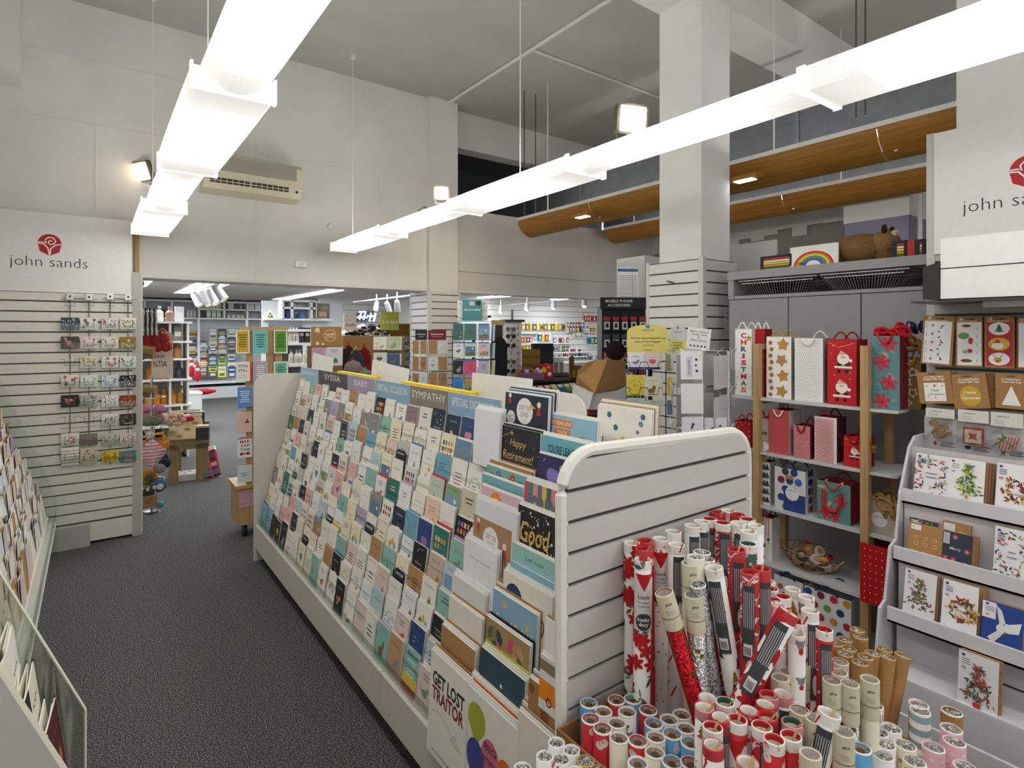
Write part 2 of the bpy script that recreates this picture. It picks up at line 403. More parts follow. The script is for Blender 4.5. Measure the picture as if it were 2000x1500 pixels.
p = pt(646, 443, Y=5.64); tag(M().lathe([(.0, -.012), (.03, -.012), (.034, 0)], 'd8d6cf:plastic', 14, Matrix.Translation((p.x, 5.64, p.z)) @ Matrix.Rotation(-math.pi / 2, 4, 'X')).tube([(p.x + .02, 5.63, p.z), (p.x + .1, 5.6, p.z - .03), (p.x + .12, 5.55, p.z - .14)], .005, 'dedcd6:plastic').build('cable_outlet'), 'round white cable outlet beside the end of the right strip', 'outlet')
p = pt(1240, 200, d=4.0)
for (a, b, c) in ((1024, 240, 330), (1046, 248, 330)):
    q = pt(a, c, Y=4.85); tag(M().tube([(q.x, q.y, 2.9), (q.x, q.y, 4.24)], .006, '55534f:paint').build('hanging_rod'), 'thin dark hanging rod above the timber pelmet, ' + ('left one' if a == 1024 else 'right one'), 'rod')
for x_, nm in ((1672, 'left one'), (1690, 'right one')):
    q = pt(x_, 100, X=3.75); tag(M().tube([(q.x, q.y, 2.95), (q.x, q.y, 4.24)], .005, '55534f:paint').build('hanging_rod'), 'thin dark hanging rod near the right pillar, ' + nm, 'rod')
# ------------------------------------------------------------------ curved timber pelmets and duct
def pelmet(x, z, y0, y1, r, label, joints):
    t = tag(empty('timber_pelmet', (x, 0, z)), label, 'pelmet', 'curved timber pelmets')
    n = 10; arc = [(-r * .25 + r * (1 - math.cos(math.radians(a))), r - r * math.sin(math.radians(a))) for a in [8 * i + 12 for i in range(n)]]
    ins = [(p[0] + .012, p[1] + .004) for p in reversed(arc)]
    js = [y0] + joints + [y1]
    for i in range(len(js) - 1):
        m = M(); pr = [(a, b) for a, b in arc] + ins; k = len(pr)
        vs = [(a, js[i] + .004, b) for a, b in pr] + [(a, js[i + 1] - .004, b) for a, b in pr]
        m.add(vs, [(j, (j + 1) % k, k + (j + 1) % k, k + j) for j in range(k)] + [tuple(range(k)), tuple(range(2 * k - 1, k - 1, -1))], 'a5732f:ply')
        m.build('timber_panel', t)
    for y in joints: M().tube([(a - .003, y, b) for a, b in arc], .003, 'dfc89a:metal', 4).build('joint_strip', t)
    M().box((.10, y0 + .1, arc[0][1] + .0), (.14, y1 - .1, arc[0][1] + .035), emit('tube_glow', 'fbfdff', 7)).build('fluorescent_tube', t)
    M().box((-.26 * r, y0, arc[0][1]), (-.2 * r, y1, arc[0][1] + .03), 'e4e4e0:paint').build('top_rail', t)
    for y in [y0 + (y1 - y0) * f for f in (.1, .5, .92)]:
        M().tube([(0, y, r * .7), (0, y, 4.24 - z)], .006, 'dcdcdc:paint').build('suspension_wire', t)
    for y in joints: M().lathe([(.0, 0), (.01, 0), (.01, .01), (0, .014)], 'e8e6e0:metal', 8, Matrix.Translation((.02, y - .08, .03)) @ Matrix.Rotation(math.pi, 4, 'X')).build('bolt', t)
    return t
pelmet(3.82, 2.70, -.8, 5.02, .215, 'upper curved timber pelmet hanging from behind the pillar', [1.45, 2.9, 3.9])
pelmet(5.15, 2.75, -.5, 5.0, .20, 'lower, farther curved timber pelmet near the stone wall', [2.75])
t = tag(M().box((4.35, -1.0, 3.05), (4.95, 5.5, 3.5), '8b8f96:metal').build('air_duct'), 'long grey metal duct behind the upper timber pelmet', 'duct')
for k in range(5): M().box((4.34, -.2 + k * 1.2, 3.04), (4.96, -.17 + k * 1.2, 3.51), '9a9da3:metal').build('duct_seam', t)
t = tag(M().box((5.6, -1.0, 2.95), (6.1, 5.5, 3.3), 'a3a5a8:metal').build('air_duct'), 'second grey duct behind the lower timber pelmet', 'duct')
for k in range(4): M().box((5.59, -.2 + k * 1.4, 2.94), (6.11, -.17 + k * 1.4, 3.31), 'b0b2b4:metal').build('duct_seam', t)
for (px, py, X, lab) in ((1137, 424, 3.70, 'small downlight under the left end of the timber pelmet'), (1453, 353, 3.70, 'small downlight under the timber pelmet right of the pillar')):
    q = pt(px, py, X=X)
    t = tag(M().box((q.x - .05, q.y - .12, q.z), (q.x + .05, q.y + .10, q.z + .03), 'a5732f:ply').build('down_light'), lab, 'light')
    if px < 1200:
        l = bpy.data.lights.new('warm_beam', 'SPOT'); l.energy = 26; l.color = (1, .84, .62); l.spot_size = 1.3; l.spot_blend = 1; l.shadow_soft_size = .05
        lo = bpy.data.objects.new('warm_beam', l); COL.objects.link(lo); lo.location = (q.x - .3, q.y - .1, q.z - .02); lo.rotation_euler = (math.radians(68), 0, math.radians(10))  # spot added to make the warm patch on the back wall
    M().box((q.x - .035, q.y - .075, q.z - .004), (q.x + .035, q.y + .06, q.z), emit('led_white', 'f4f8ff', 8)).build('lamp_panel', t)
# back room lights
def ceil_panel(x0, x1, y0, y1, label, n=3):
    t = tag(empty('recessed_ceiling_light', (x0, y0, 2.49)), label, 'light', 'recessed back room lights')
    L_ = (y1 - y0) / n
    for i in range(n):
        M().box((0, i * L_ + .02, -.006), (x1 - x0, (i + 1) * L_ - .02, .004), emit('panel_glow', 'f6fbff', BACK_E)).build('diffuser', t)
    M().box((-.03, -.03, -.008), (0, y1 - y0 + .03, .005), 'e8e8e6:paint').box((x1 - x0, -.03, -.008), (x1 - x0 + .03, y1 - y0 + .03, .005), 'e8e8e6:paint').build('frame', t)
ceil_panel(1.42, 1.95, 10.1, 14.2, 'row of bright recessed panels seen beyond the left opening')
ceil_panel(3.75, 4.1, 11.3, 15.6, 'second row of bright recessed panels beyond the left opening')
ceil_panel(7.6, 7.95, 9.3, 11.8, 'row of bright recessed panels seen beyond the right opening', 2)
ceil_panel(1.4, 2.0, 6.6, 8.2, 'added fill panels just behind the wall above the left opening', 2)  # hidden by the bulkhead, added only to light the back room
ceil_panel(5.0, 5.6, 6.6, 9.2, 'added fill panels just behind the right opening', 2)  # panels added to brighten the space past the right opening
ceil_panel(.2, .8, 8.5, 12.5, 'added fill panels near the left wall of the back room', 3)  # panels added to lift the dark left side of the back room
ceil_panel(3.2, 3.8, 6.6, 9.5, 'added fill panels behind the slatted pilaster', 2)  # panels added as fill light behind the pilaster
ceil_panel(9.6, 10.1, 8.0, 11.4, 'added fill panels over the accessory wall', 2)  # panels added as fill light for the hanging goods
def spot(px, py, d, az, label, on=False, s=1.0):
    q = pt(px, py, d=d); t = tag(empty('track_spotlight', q, (0, 0, az)), label, 'spotlight', 'white track spotlights')
    Rm = Matrix.Rotation(math.radians(-35), 4, 'X')
    M().lathe([(.03 * s, .09 * s), (.038 * s, .07 * s), (.045 * s, -.08 * s), (.04 * s, -.08 * s), (.036 * s, -.05 * s), (0, -.05 * s)], 'b4b6b8:paint', 14, Rm).build('lamp_head', t, smooth=True)
    M().lathe([(0, -.052 * s), (.034 * s, -.052 * s)], emit('spot_on' if on else 'spot_dim', 'fff4e0', 25 if on else 1.6), 12, Rm).build('bulb', t)
    M().tube([(0, 0, .02 * s), (0, .03 * s, .1 * s), (0, .03 * s, .2 * s)], .009 * s, 'e4e4e4:paint').build('yoke', t)
k = 0
for px, py, d, az, on, nm in ((384, 585, 8.2, .6, 0, 'leftmost'), (402, 583, 7.6, .8, 0, 'second'), (416, 580, 7.2, .5, 0, 'third'), (429, 572, 6.8, .9, 0, 'rightmost')):
    spot(px, py, d, az, nm + ' of four white spotlights on the left back room track', on, 1.25)
tag(M().tube([pt(370, 572, d=8.4), pt(447, 548, d=6.4)], .012, 'e8e8e8:paint').build('light_track'), 'white track rail carrying four spotlights beyond the left opening', 'track')
spot(735, 598, 9.5, -.6, 'spotlight left of the glaring bulb near the slatted pilaster', 0); spot(758, 600, 8.8, 2.2, 'spotlight just left of the glaring bulb, turned away', 0); spot(776, 598, 8.2, 2.6, 'glaring lit spotlight bulb beside the slatted pilaster', 1)
tag(M().tube([pt(690, 590, d=11), pt(805, 577, d=7.6)], .014, 'f0f0f0:paint').build('light_track'), 'white track rail beside the slatted pilaster', 'track')
for px, py, d, nm in ((978, 606, 10.5, 'first from left'), (1029, 600, 10, 'second from left'), (1081, 597, 9.5, 'third from left'), (1141, 592, 9, 'fourth from left')):
    spot(px, py, d, -.7, nm + ' of the track spotlights over the accessory wall', 0)
tag(M().tube([pt(960, 599, d=10.8), pt(1175, 580, d=8.8)], .014, '9c9c9c:paint').build('light_track'), 'grey track rail over the accessory wall', 'track')
# ------------------------------------------------------------------ flat printed sheets
def FN(u, v, h): return (u, -h, v)
def sheet(name, w, h, t, base, prims=(), loc=(0, 0, 0), a=0.0, tilt=0.0, edge='f1eee6', parent=None, roll=0.0):
    m = M().box((-w / 2, 0, 0), (w / 2, t, h), edge)
    P = [rect(-w / 2, 0, w, h, base)] + [p for p in prims]
    m.prnt(P, FN)
    o = m.build(name, parent, loc, (-tilt, roll, a))
    return o
FACE_L, FACE_R, FACE_F = -math.pi / 2, math.pi / 2, 0.0     # facing -X, facing +X, facing -Y
CN = {'f4f1e8': 'white', 'ece6d6': 'cream', 'f3e9c9': 'ivory', 'eef0f2': 'white', 'e6cfc8': 'pale pink', 'f0b9b4': 'pink', 'bcd3de': 'pale blue', '6fb0c8': 'blue', '2f6f9e': 'deep blue', '29394f': 'navy', '22262b': 'black', 'b98d5a': 'kraft', '8fc3b8': 'mint', '2c7a6d': 'green', 'e3c43c': 'yellow', 'b8a9c9': 'lilac', 'c8cfc4': 'sage', 'c93a35': 'red', '8e8f92': 'grey', 'd9795a': 'coral', '8a5a7a': 'plum', 'dcdcd8': 'light grey', 'a8c6a0': 'pale green'}
def design(R, w, h, base=None, kind=None):
    """a greeting card front; returns (base, prims, what it shows)"""
    if base is None:
        base = R.choice(['f4f1e8'] * 9 + ['ece6d6'] * 5 + ['f3e9c9'] * 2 + ['eef0f2'] * 6 + ['e6cfc8'] * 3 + ['f0b9b4', 'bcd3de', 'bcd3de', '6fb0c8', '29394f', '22262b', 'b98d5a', '8fc3b8', 'b8a9c9', 'c8cfc4', '8e8f92', '2c7a6d', 'dcdcd8', 'dcdcd8'])
    dark = base in ('29394f', '22262b', '2f6f9e', '2c7a6d', '8a5a7a', 'c93a35', '8e8f92')
    ink = 'e9dfb8' if dark else R.choice(['4a4a4e', '3a3a40', '6b4a3a', '7a7a80', 'a0527a', '3d5f7a', 'b0893c'])
    kind = kind or R.choice(['script', 'flowers', 'lines', 'animal', 'balloons', 'dots', 'wreath', 'photo', 'frame', 'cake', 'leaves', 'heart', 'bird', 'letters'])
    P = []; c1 = R.choice(['d96a7e', '5b8fb5', 'e0a23c', '6aa078', '9a6fb0', 'c94f3c', '5a6a7a', 'd98a9a'])
    if kind == 'script':
        P += [wave(-w * .3, h * .62, w * .6, h * .03, 4, h * .014, ink), wave(-w * .25, h * .52, w * .5, h * .025, 4, h * .012, ink)]; d = 'two lines of script'
    elif kind == 'flowers':
        for i in range(4):
            x, y = R.uniform(-.28, .28) * w, R.uniform(.12, .5) * h
            P += [line([(x, y - h * .08), (x, y)], w * .012, '5f8a5a')] + flower(x, y, w * R.uniform(.09, .14), R.choice([c1, 'e7a6ac', 'c85a62']))
        P += [wave(-w * .25, h * .78, w * .5, h * .02, 3, h * .011, ink)]; d = 'flowers under script'
    elif kind == 'lines':
        P += rnd_lines(R, 0, h * .68, w * .6, 5, h * .085, ink); d = 'five short lines of verse'
    elif kind == 'animal':
        bc = R.choice(['8a6a4c', '9a9a9a', 'c08a4a', '5a5a60']); x = R.uniform(-.1, .1) * w
        P += [disc(x, h * .28, w * .2, bc, 12, h * .12), disc(x + w * .14, h * .43, w * .11, bc), poly([(x + w * .07, h * .49), (x + w * .11, h * .6), (x + w * .15, h * .5)], bc), poly([(x + w * .16, h * .49), (x + w * .2, h * .59), (x + w * .23, h * .47)], bc), disc(x + w * .17, h * .44, w * .015, '1c1c1c', 6), rect(x - w * .14, h * .1, w * .05, h * .12, bc), rect(x + w * .08, h * .1, w * .05, h * .12, bc), wave(-w * .3, h * .8, w * .6, h * .02, 3, h * .012, ink)]; d = 'small animal under script'
    elif kind == 'balloons':
        for i, c in enumerate((c1, 'e3c43c', '7fb6c9')):
            x = (-.2 + .2 * i) * w; y = h * (.5 + .1 * (i % 2)); P += [line([(x, y), (0, h * .14)], w * .01, '9a9a9a'), disc(x, y, w * .11, c, 12, h * .1)]
        d = 'three balloons'
    elif kind == 'dots':
        for i in range(22): P.append(disc(R.uniform(-.44, .44) * w, R.uniform(.06, .94) * h, w * R.uniform(.015, .035), R.choice([c1, 'e0b84a', '7ab0b8', ink]), 7))
        P += [rect(-w * .3, h * .45, w * .6, h * .12, base), wave(-w * .26, h * .51, w * .52, h * .02, 4, h * .014, ink)]; d = 'scattered dots around script'
    elif kind == 'wreath':
        for i in range(12):
            t = i * math.pi / 6; P.append(leaf(w * .28 * math.cos(t), h * .5 + w * .28 * math.sin(t), w * .14, t + 1.3, R.choice(['6c8f6a', '8fae82', c1, '4f7a5e'])))
        P += rnd_lines(R, 0, h * .52, w * .3, 2, h * .07, ink); d = 'leafy wreath'
    elif kind == 'photo':
        P += [rect(-w * .42, h * .1, w * .84, h * .62, R.choice(['7fa7c4', '8a9a6a', 'a88a6a', '5f7fa5'])), poly([(-w * .42, h * .1), (w * .42, h * .1), (w * .42, h * .3), (w * .1, h * .38), (-w * .2, h * .27), (-w * .42, h * .33)], R.choice(['5c6f45', '3f5a3c', '8a6f4a'])), disc(w * .2, h * .58, w * .08, 'f2e6b0'), wave(-w * .28, h * .86, w * .56, h * .018, 4, h * .012, ink)]; d = 'landscape picture'
    elif kind == 'frame':
        P += [rect(-w * .42, h * .06, w * .84, h * .012, ink), rect(-w * .42, h * .93, w * .84, h * .012, ink), rect(-w * .42, h * .06, w * .014, h * .88, ink), rect(w * .41, h * .06, w * .014, h * .88, ink)] + rnd_lines(R, 0, h * .6, w * .5, 3, h * .12, ink, h * .04); d = 'thin frame around words'
    elif kind == 'cake':
        P += [rect(-w * .22, h * .15, w * .44, h * .16, c1), rect(-w * .16, h * .31, w * .32, h * .12, 'f3d9dc'), rect(-w * .012, h * .43, w * .024, h * .09, '6fa5c9'), disc(0, h * .54, w * .02, 'e8a03c', 6), wave(-w * .28, h * .76, w * .56, h * .02, 4, h * .014, ink)]; d = 'layer cake with a candle'
    elif kind == 'leaves':
        for i in range(5): P += [leaf(-w * .32 + i * w * .14, h * .1, h * .34, math.pi / 2 + R.uniform(-.4, .4), R.choice(['6c8f6a', '8fae82', 'b59a5a', '4f7a5e']))]
        P += rnd_lines(R, 0, h * .78, w * .5, 2, h * .09, ink, h * .03); d = 'tall leaves'
    elif kind == 'heart':
        P += [disc(-w * .1, h * .52, w * .13, c1), disc(w * .1, h * .52, w * .13, c1), poly([(-w * .22, h * .49), (0, h * .3), (w * .22, h * .49)], c1), wave(-w * .25, h * .76, w * .5, h * .02, 3, h * .014, ink)]; d = 'large heart'
    elif kind == 'bird':
        P += [disc(0, h * .4, w * .17, c1, 12, h * .09), disc(w * .15, h * .5, w * .08, c1), poly([(w * .22, h * .51), (w * .3, h * .49), (w * .22, h * .48)], 'e0a23c'), poly([(-w * .12, h * .42), (-w * .34, h * .5), (-w * .16, h * .36)], ink), line([(0, h * .32), (0, h * .2)], w * .012, ink)] + rnd_lines(R, 0, h * .78, w * .5, 2, h * .08, ink); d = 'little bird'
    else:
        for r_ in range(3):
            for i in range(4): P.append(rect(-w * .36 + i * w * .19, h * (.7 - .17 * r_), w * .12, h * .12, R.choice([ink, c1, 'c93a35', 'e0a23c', '4a7fa0'])))
        d = 'three rows of bold letters'
    return base, P, d
def tab(name, w, txt, col, loc, a, tilt, label, group, h=.13, tc='f4f4f0'):
    """plastic divider with rounded top corners and a printed word"""
    r = w * .22; pts = [(-w / 2, 0), (w / 2, 0)] + [(w / 2 - r + r * math.cos(q), h - r + r * math.sin(q)) for q in [i * math.pi / 8 for i in range(5)]] + [(-w / 2 + r + r * math.cos(q), h - r + r * math.sin(q)) for q in [math.pi / 2 + i * math.pi / 8 for i in range(5)]]
    n = len(pts)
    m = M(); vs = [(x, 0, z) for x, z in pts] + [(x, .003, z) for x, z in pts]
    m.add(vs, [tuple(range(n)), tuple(reversed(range(n, 2 * n)))] + [(i, n + i, n + (i + 1) % n, (i + 1) % n) for i in range(n)], col + ':plastic')
    m.prnt([text(txt, 0, h - r * .75, tc, w=w * .72, bold=.02)], FN)
    return tag(m.build(name, None, loc, (-tilt, 0, a)), label, 'divider', group)
# ------------------------------------------------------------------ gondola
GX, GY0, GY1 = .945, 1.085, 4.40       # front face, near end, far end
GW = 1.76                              # back face
WH, GR = 'e4e1d8:paint', '4a4946:paint'
g = tag(empty('card_gondola', (0, 0, 0)), 'long white double-sided greeting card gondola with a slatted end panel', 'display unit')
def end_prof(i=0.0):
    """rounded end panel outline (x,z)"""
    z1, r = 1.345 - i, .10
    x0, x1 = GX - .005 + i, GW + i * -1
    p = [(x0, .0 if i == 0 else .0), (x1, .0)]
    p += [(x1 - r + r * math.cos(q), z1 - .02 - r + r * math.sin(q)) for q in [k * math.pi / 12 for k in range(7)]]
    p += [(x0 + r + r * math.cos(q), z1 - r + r * math.sin(q)) for q in [math.pi / 2 + k * math.pi / 12 for k in range(7)]]
    return p
def clipz(p, a, b):
    out = []
    def cut(P, f, t):
        o = []
        for i in range(len(P)):
            A, B = P[i], P[(i + 1) % len(P)]; ia, ib = f(A[1]), f(B[1])
            if ia: o.append(A)
            if ia != ib:
                s = (t - A[1]) / (B[1] - A[1]); o.append((A[0] + s * (B[0] - A[0]), t))
        return o
    p = cut(p, lambda z: z >= a, a); p = cut(p, lambda z: z <= b, b) if p else p
    return p
M().prism(end_prof(), GY0 - .02, GY0, 'ebe9e2:paint', 'y').build('end_panel', g)
M().prism(end_prof(.006), GY0 - .024, GY0 - .02, GR, 'y').build('groove_backing', g)
z = .02
while z < 1.34:
    pr = clipz(end_prof(.006), z, min(z + .0665, 1.339))
    if len(pr) > 2: M().prism(pr, GY0 - .034, GY0 - .024, 'cbc9c6:paint', 'y').build('slat', g)
    z += .0775
rim = M(); ep = [p for p in end_prof(0)]
ep = ep[1:] + ep[:1]
rim.tube([(x, GY0 - .018, zz) for x, zz in ep], .0165, 'efede7:paint', 8).build('edge_band', g)
M().prism(end_prof(), GY1, GY1 + .025, 'd9d5ca:paint', 'y').build('end_panel', g)
M().box((GX + .02, GY0, .09), (GW - .02, GY1, .25), WH).build('base_box', g)
M().box((GX + .09, GY0 + .02, 0), (GW - .09, GY1 - .02, .09), '2b2b2b:paint').build('plinth', g)
nb = 3
for i in range(nb):
    L_ = (GY1 - GY0) / nb
    for xx in (GX, GW - .018): M().box((xx, GY0 + i * L_ + .002, .095), (xx + .018, GY0 + (i + 1) * L_ - .002, .262), 'd6d2c8:paint').build('kick_board', g)
M().box((1.265, GY0, .25), (1.30, GY1, 1.30), WH).build('spine', g)
ZK = [.262 + .088 * k for k in range(11)]; XK = [.968 + .0262 * k for k in range(11)]
for k in range(11):
    M().box((XK[k] - .004, GY0 + .70, ZK[k] - .006), (XK[k] + .05, GY1, ZK[k]), WH).box((XK[k] + .042, GY0 + .70, ZK[k]), (XK[k] + .05, GY1, ZK[k] + .085), WH).build('tier_shelf', g)
    M().box((2 * 1.2825 - XK[k] - .05, GY0, ZK[k] - .006), (2 * 1.2825 - XK[k] + .004, GY1, ZK[k]), WH).build('tier_shelf', g)
for k in range(6):
    zz, xx = .262 + .16 * k, .975 + .048 * k
    M().box((xx - .004, GY0, zz - .006), (xx + .09, GY0 + .70, zz), WH).box((xx + .08, GY0, zz), (xx + .09, GY0 + .70, zz + .16), WH).build('tier_shelf', g)
for k in range(11):      # slim clear lips
    a = GY0 + .70
    for j in range(3):
        L_ = (GY1 - a) / 3
        M().box((XK[k] - .008, a + j * L_ + .004, ZK[k] - .006), (XK[k] - .0055, a + (j + 1) * L_ - .004, ZK[k] + (.014 if k else .05)), CLEAR).build('clear_lip', g)
M().box((GX + .002, GY0 + .005, .262), (GX + .005, GY0 + .695, .36), CLEAR).build('clear_lip', g)
# header boards
def head(px0, px1, txt, col, tc, label, ink='f3efe4'):
    y0, y1 = pt(px0, 730, X=1.262).y, pt(px1, 730, X=1.262).y
    w_ = y0 - y1
    P = [text(txt, 0, .087, ink, w=min(w_ * .86, .05 * len(txt)), h=.036, bold=.0)] if txt else []
    o = sheet('header_board', w_ - .004, .125, .006, col, P, (1.262, (y0 + y1) / 2, 1.262), FACE_L, 0, parent=g)
    o['label'] = label
head(587, 622, 'birthday', '9fbfd3', 0, 'pale blue header board with white script', 'e8f0f4')
head(622, 679, 'SYSSIA', '55565a', 0, 'dark grey header board with white lettering')
head(679, 733, 'BABY', 'a79db9', 0, 'lilac header board reading BABY')
head(733, 800, 'SPECIAL OCCASION', '8fb4cf', 0, 'blue header board reading SPECIAL OCCASION beside the lilac one')
head(800, 876, 'SYMPATHY', '8f877b', 0, 'taupe header board reading SYMPATHY')
head(876, 979, 'SPECIAL OCCASION', '8fb4cf', 0, 'wider blue header board reading SPECIAL OCCASION')
ys = [pt(661, 730, X=1.28).y, pt(733, 740, X=1.28).y, pt(786, 752, X=1.28).y, pt(924, 772, X=1.28).y]
M().box((1.272, ys[1], 1.33), (1.31, ys[0], 1.397), 'f2cf12:paper').build('yellow_strip', g)
M().box((1.272, ys[3], 1.33), (1.31, ys[2], 1.397), 'f2cf12:paper').build('yellow_strip', g)
for i, (xl, xr, yt, hh, nm) in enumerate(((606, 645, 693, .16, 'smallest blank white board, at the far end of the gondola ridge'), (720, 790, 709, .20, 'middle blank white board leaning on the gondola ridge'), (916, 1032, 730, .22, 'largest blank white board leaning on the gondola ridge'))):
    A, B = pt(xl, yt, X=1.325), pt(xr, yt + 4, X=1.325)
    o = M().box((-(A.y - B.y) / 2, 0, 0), ((A.y - B.y) / 2, .004, hh + .12), 'efede6:paper').build('backing_board', None, (1.322, (A.y + B.y) / 2, A.z - hh - .115), (-.06, .06 if i < 2 else 0, FACE_L))
    tag(o, nm, 'board', 'blank white boards')
for i, yv in enumerate((3.05, 2.05, 1.6)):      # white signs on the far side, rounded
    r = .09
    pr = [(yv - .12, 1.2), (yv + .12, 1.2)] + [(yv + .12 - r + r * math.cos(q), 1.36 + .04 * i * 0 + r * math.sin(q) * .7) for q in [k * math.pi / 12 for k in range(7)]] + [(yv - .12 + r + r * math.cos(q), 1.36 + r * math.sin(q) * .7) for q in [math.pi / 2 + k * math.pi / 12 for k in range(7)]]
    tag(M().prism([(a, b) for a, b in pr], 1.42, 1.424, 'eeece5:paper', 'x').build('rounded_sign'), 'blank white sign with rounded corners behind the ridge, ' + ('farthest', 'middle', 'nearest')[i] + ' of three', 'sign')
# small cards --------------------------------------------------------------
R = random.Random(11)
NC = 20; Y_S0, Y_S1 = GY0 + .715, GY1 - .02; PW = (Y_S1 - Y_S0) / NC
# colours read off the photograph for pockets counted from the near end, tier from the bottom
FORCE = {(0, 0): ('e6cfc8', 'bird'), (0, 1): ('8fc3b8', 'stripe'), (0, 2): ('c9a07a', 'animal'), (0, 3): ('8fc3b8', 'animal'), (0, 4): ('f4f1e8', 'frame'), (0, 5): ('e6cfc8', 'script'), (0, 6): ('f4f1e8', 'flowers'), (0, 7): ('22262b', 'flowers'), (0, 8): ('f4f1e8', 'balloons'), (0, 15): ('22262b', 'animal'), (0, 16): ('22262b', 'heart'), (0, 17): ('3a3430', 'frame'),
         (1, 0): ('bcd3de', 'lines'), (1, 1): ('2f4a8a', 'dots'), (1, 2): ('e6cfc8', 'bird'), (2, 0): ('22262b', 'script'), (2, 1): ('f4f1e8', 'balloons'), (3, 0): ('8fc3b8', 'leaves'), (3, 1): ('f4f1e8', 'animal'), (3, 2): ('b98d5a', 'lines'), (4, 0): ('bcd3de', 'photo'), (4, 1): ('cdb9a8', 'animal'), (4, 2): ('22262b', 'dots'),
         (5, 0): ('8fc3b8', 'bird'), (5, 1): ('2c7a6d', 'letters'), (5, 2): ('2f4a8a', 'heart'), (6, 0): ('22262b', 'letters'), (6, 1): ('f4f1e8', 'script'), (6, 2): ('f0cdbf', 'bird'), (7, 0): ('d8cdb4', 'leaves'), (7, 1): ('8fae82', 'photo'), (7, 2): ('c8cfc4', 'flowers'), (8, 0): ('f4f1e8', 'wreath'), (8, 1): ('f4f1e8', 'lines'), (8, 2): ('6fb0c8', 'leaves'), (8, 3): ('f4f1e8', 'flowers'),
         (9, 0): ('29394f', 'leaves'), (9, 1): ('6f94b5', 'lines'), (9, 2): ('f3e9c9', 'letters'), (9, 3): ('f4f1e8', 'leaves'), (9, 4): ('f4f1e8', 'wreath'), (10, 1): ('2f4f80', 'heart'), (10, 2): ('29394f', 'flowers'), (10, 3): ('29394f', 'dots'), (10, 4): ('e9e6dc', 'leaves'), (10, 5): ('9a7f86', 'flowers'), (10, 6): ('f4f1e8', 'bird'), (10, 7): ('f4f1e8', 'animal'), (10, 8): ('22262b', 'letters'), (10, 9): ('f4f1e8', 'animal'), (10, 10): ('f4f1e8', 'flowers'), (10, 11): ('b98d5a', 'frame')}
CN.update({'c9a07a': 'tan', '2f4a8a': 'royal blue', '3a3430': 'dark brown', 'cdb9a8': 'stone-coloured', 'f0cdbf': 'peach', 'd8cdb4': 'beige', '6f94b5': 'steel blue', '2f4f80': 'dark blue', 'e9e6dc': 'off-white', '9a7f86': 'dusty mauve'})
SK = ['Congratulations', 'Love & Life', 'Love of Life', 'Encouragement', 'Love of Sport', 'Care & Chat', 'Blank Greeting', 'Thank You', 'Sympathy', 'Get Well', 'Good Luck', 'New Home']
tabs = {}
for k in range(11):
    for j in range(NC): 
        if R.random() < .15: tabs[(k, j)] = 'k'
for j in (6, 7, 8, 9, 10, 11): tabs[(10, j)] = 'k'
for j in (1, 2, 4, 5): tabs[(10, j)] = 'b'
for q in ((9, 5), (8, 3), (7, 4), (5, 4), (4, 3), (1, 3), (1, 6), (0, 19), (2, 12), (3, 14), (5, 9)): tabs[q] = 'k'
tabs[(5, 0)] = 'b'
CW, CH = PW * .90, .158
for k in range(11):
    spare = M()
    for j in range(NC):
        yc = Y_S0 + (j + .5) * PW + R.uniform(-.004, .004)
        base, kd = FORCE.get((k, j), (None, None))
        if kd == 'stripe':
            P = [rect(-CW / 2, 0, CW, .03, 'b5474a'), rect(-CW / 2, .03, CW, .035, 'e0c34a'), text('GRADUATE', 0, CH - .02, '29394f', w=CW * .8, bold=.03)] + rnd_lines(R, 0, .115, .07, 4, .016, 'dff0ea'); d = 'yellow and red stripes'
        else:
            base, P, d = design(R, CW, CH, base, kd)
        h_ = CH * R.uniform(.92, 1.06); n = R.choice([1, 2, 2, 3, 3, 4, 5]); tl = .14 + R.uniform(-.03, .06)
        x0 = XK[k] + .002; z0 = ZK[k]
        if (k, j) in ((10, 0), (9, -1)): continue
        if R.random() < .035 and not (k, j) in FORCE: P = []; d = 'no print'; base = 'f3eee0'; h_ *= .8
        o = sheet('greeting_card', CW, h_, .003, base, P, (x0, yc, z0), FACE_L, tl)
        cn = CN.get(base, 'cream')
        tag(o, f"{cn} card, {d}, {ORD[k + 1]} tier up, {ORD[NC - j]} from gondola's far end", 'greeting card', 'greeting cards on the gondola tiers')
        for q in range(1, n):
            c = R.choice(['f2efe6', 'f7f5ee', 'e8e2d2', base, R.choice(['b98d5a', 'd9414a', '4a86b0', 'e3c43c', 'c9b0d0', 'e8e4da', 'f2efe6'])]) if q == n - 1 else 'f2efe6'
            sx = Matrix.Translation((x0 + .0062 * q, yc + R.uniform(-.003, .003), z0)) @ Euler((-tl, 0, FACE_L)).to_matrix().to_4x4()
            hh = h_ * R.uniform(.97, 1.05) + (.006 if q == n - 1 else 0)
            spare.box((-CW / 2, .0, 0), (CW / 2, .0022, hh), c, sx)
        if (k, j) in tabs:
            s = 'blue' if tabs[(k, j)] == 'b' else 'black'
            w_ = SK[(k * 5 + j) % len(SK)]
            tab('card_divider', CW * .86, w_, '2d5f9c' if s == 'blue' else '26282b', (x0 + .0062 * n + .004, yc, z0), FACE_L, tl,
                f"{s} plastic divider tab, {ORD[k + 1]} tier up, {ORD[NC - j]} from gondola's far end", 'divider tabs among the cards', h=h_ + .042)
    stuff(tag(spare.build('spare_cards'), f'spare cards and envelopes standing behind the front cards on the {ORD[k + 1]} tier up', 'cards'))
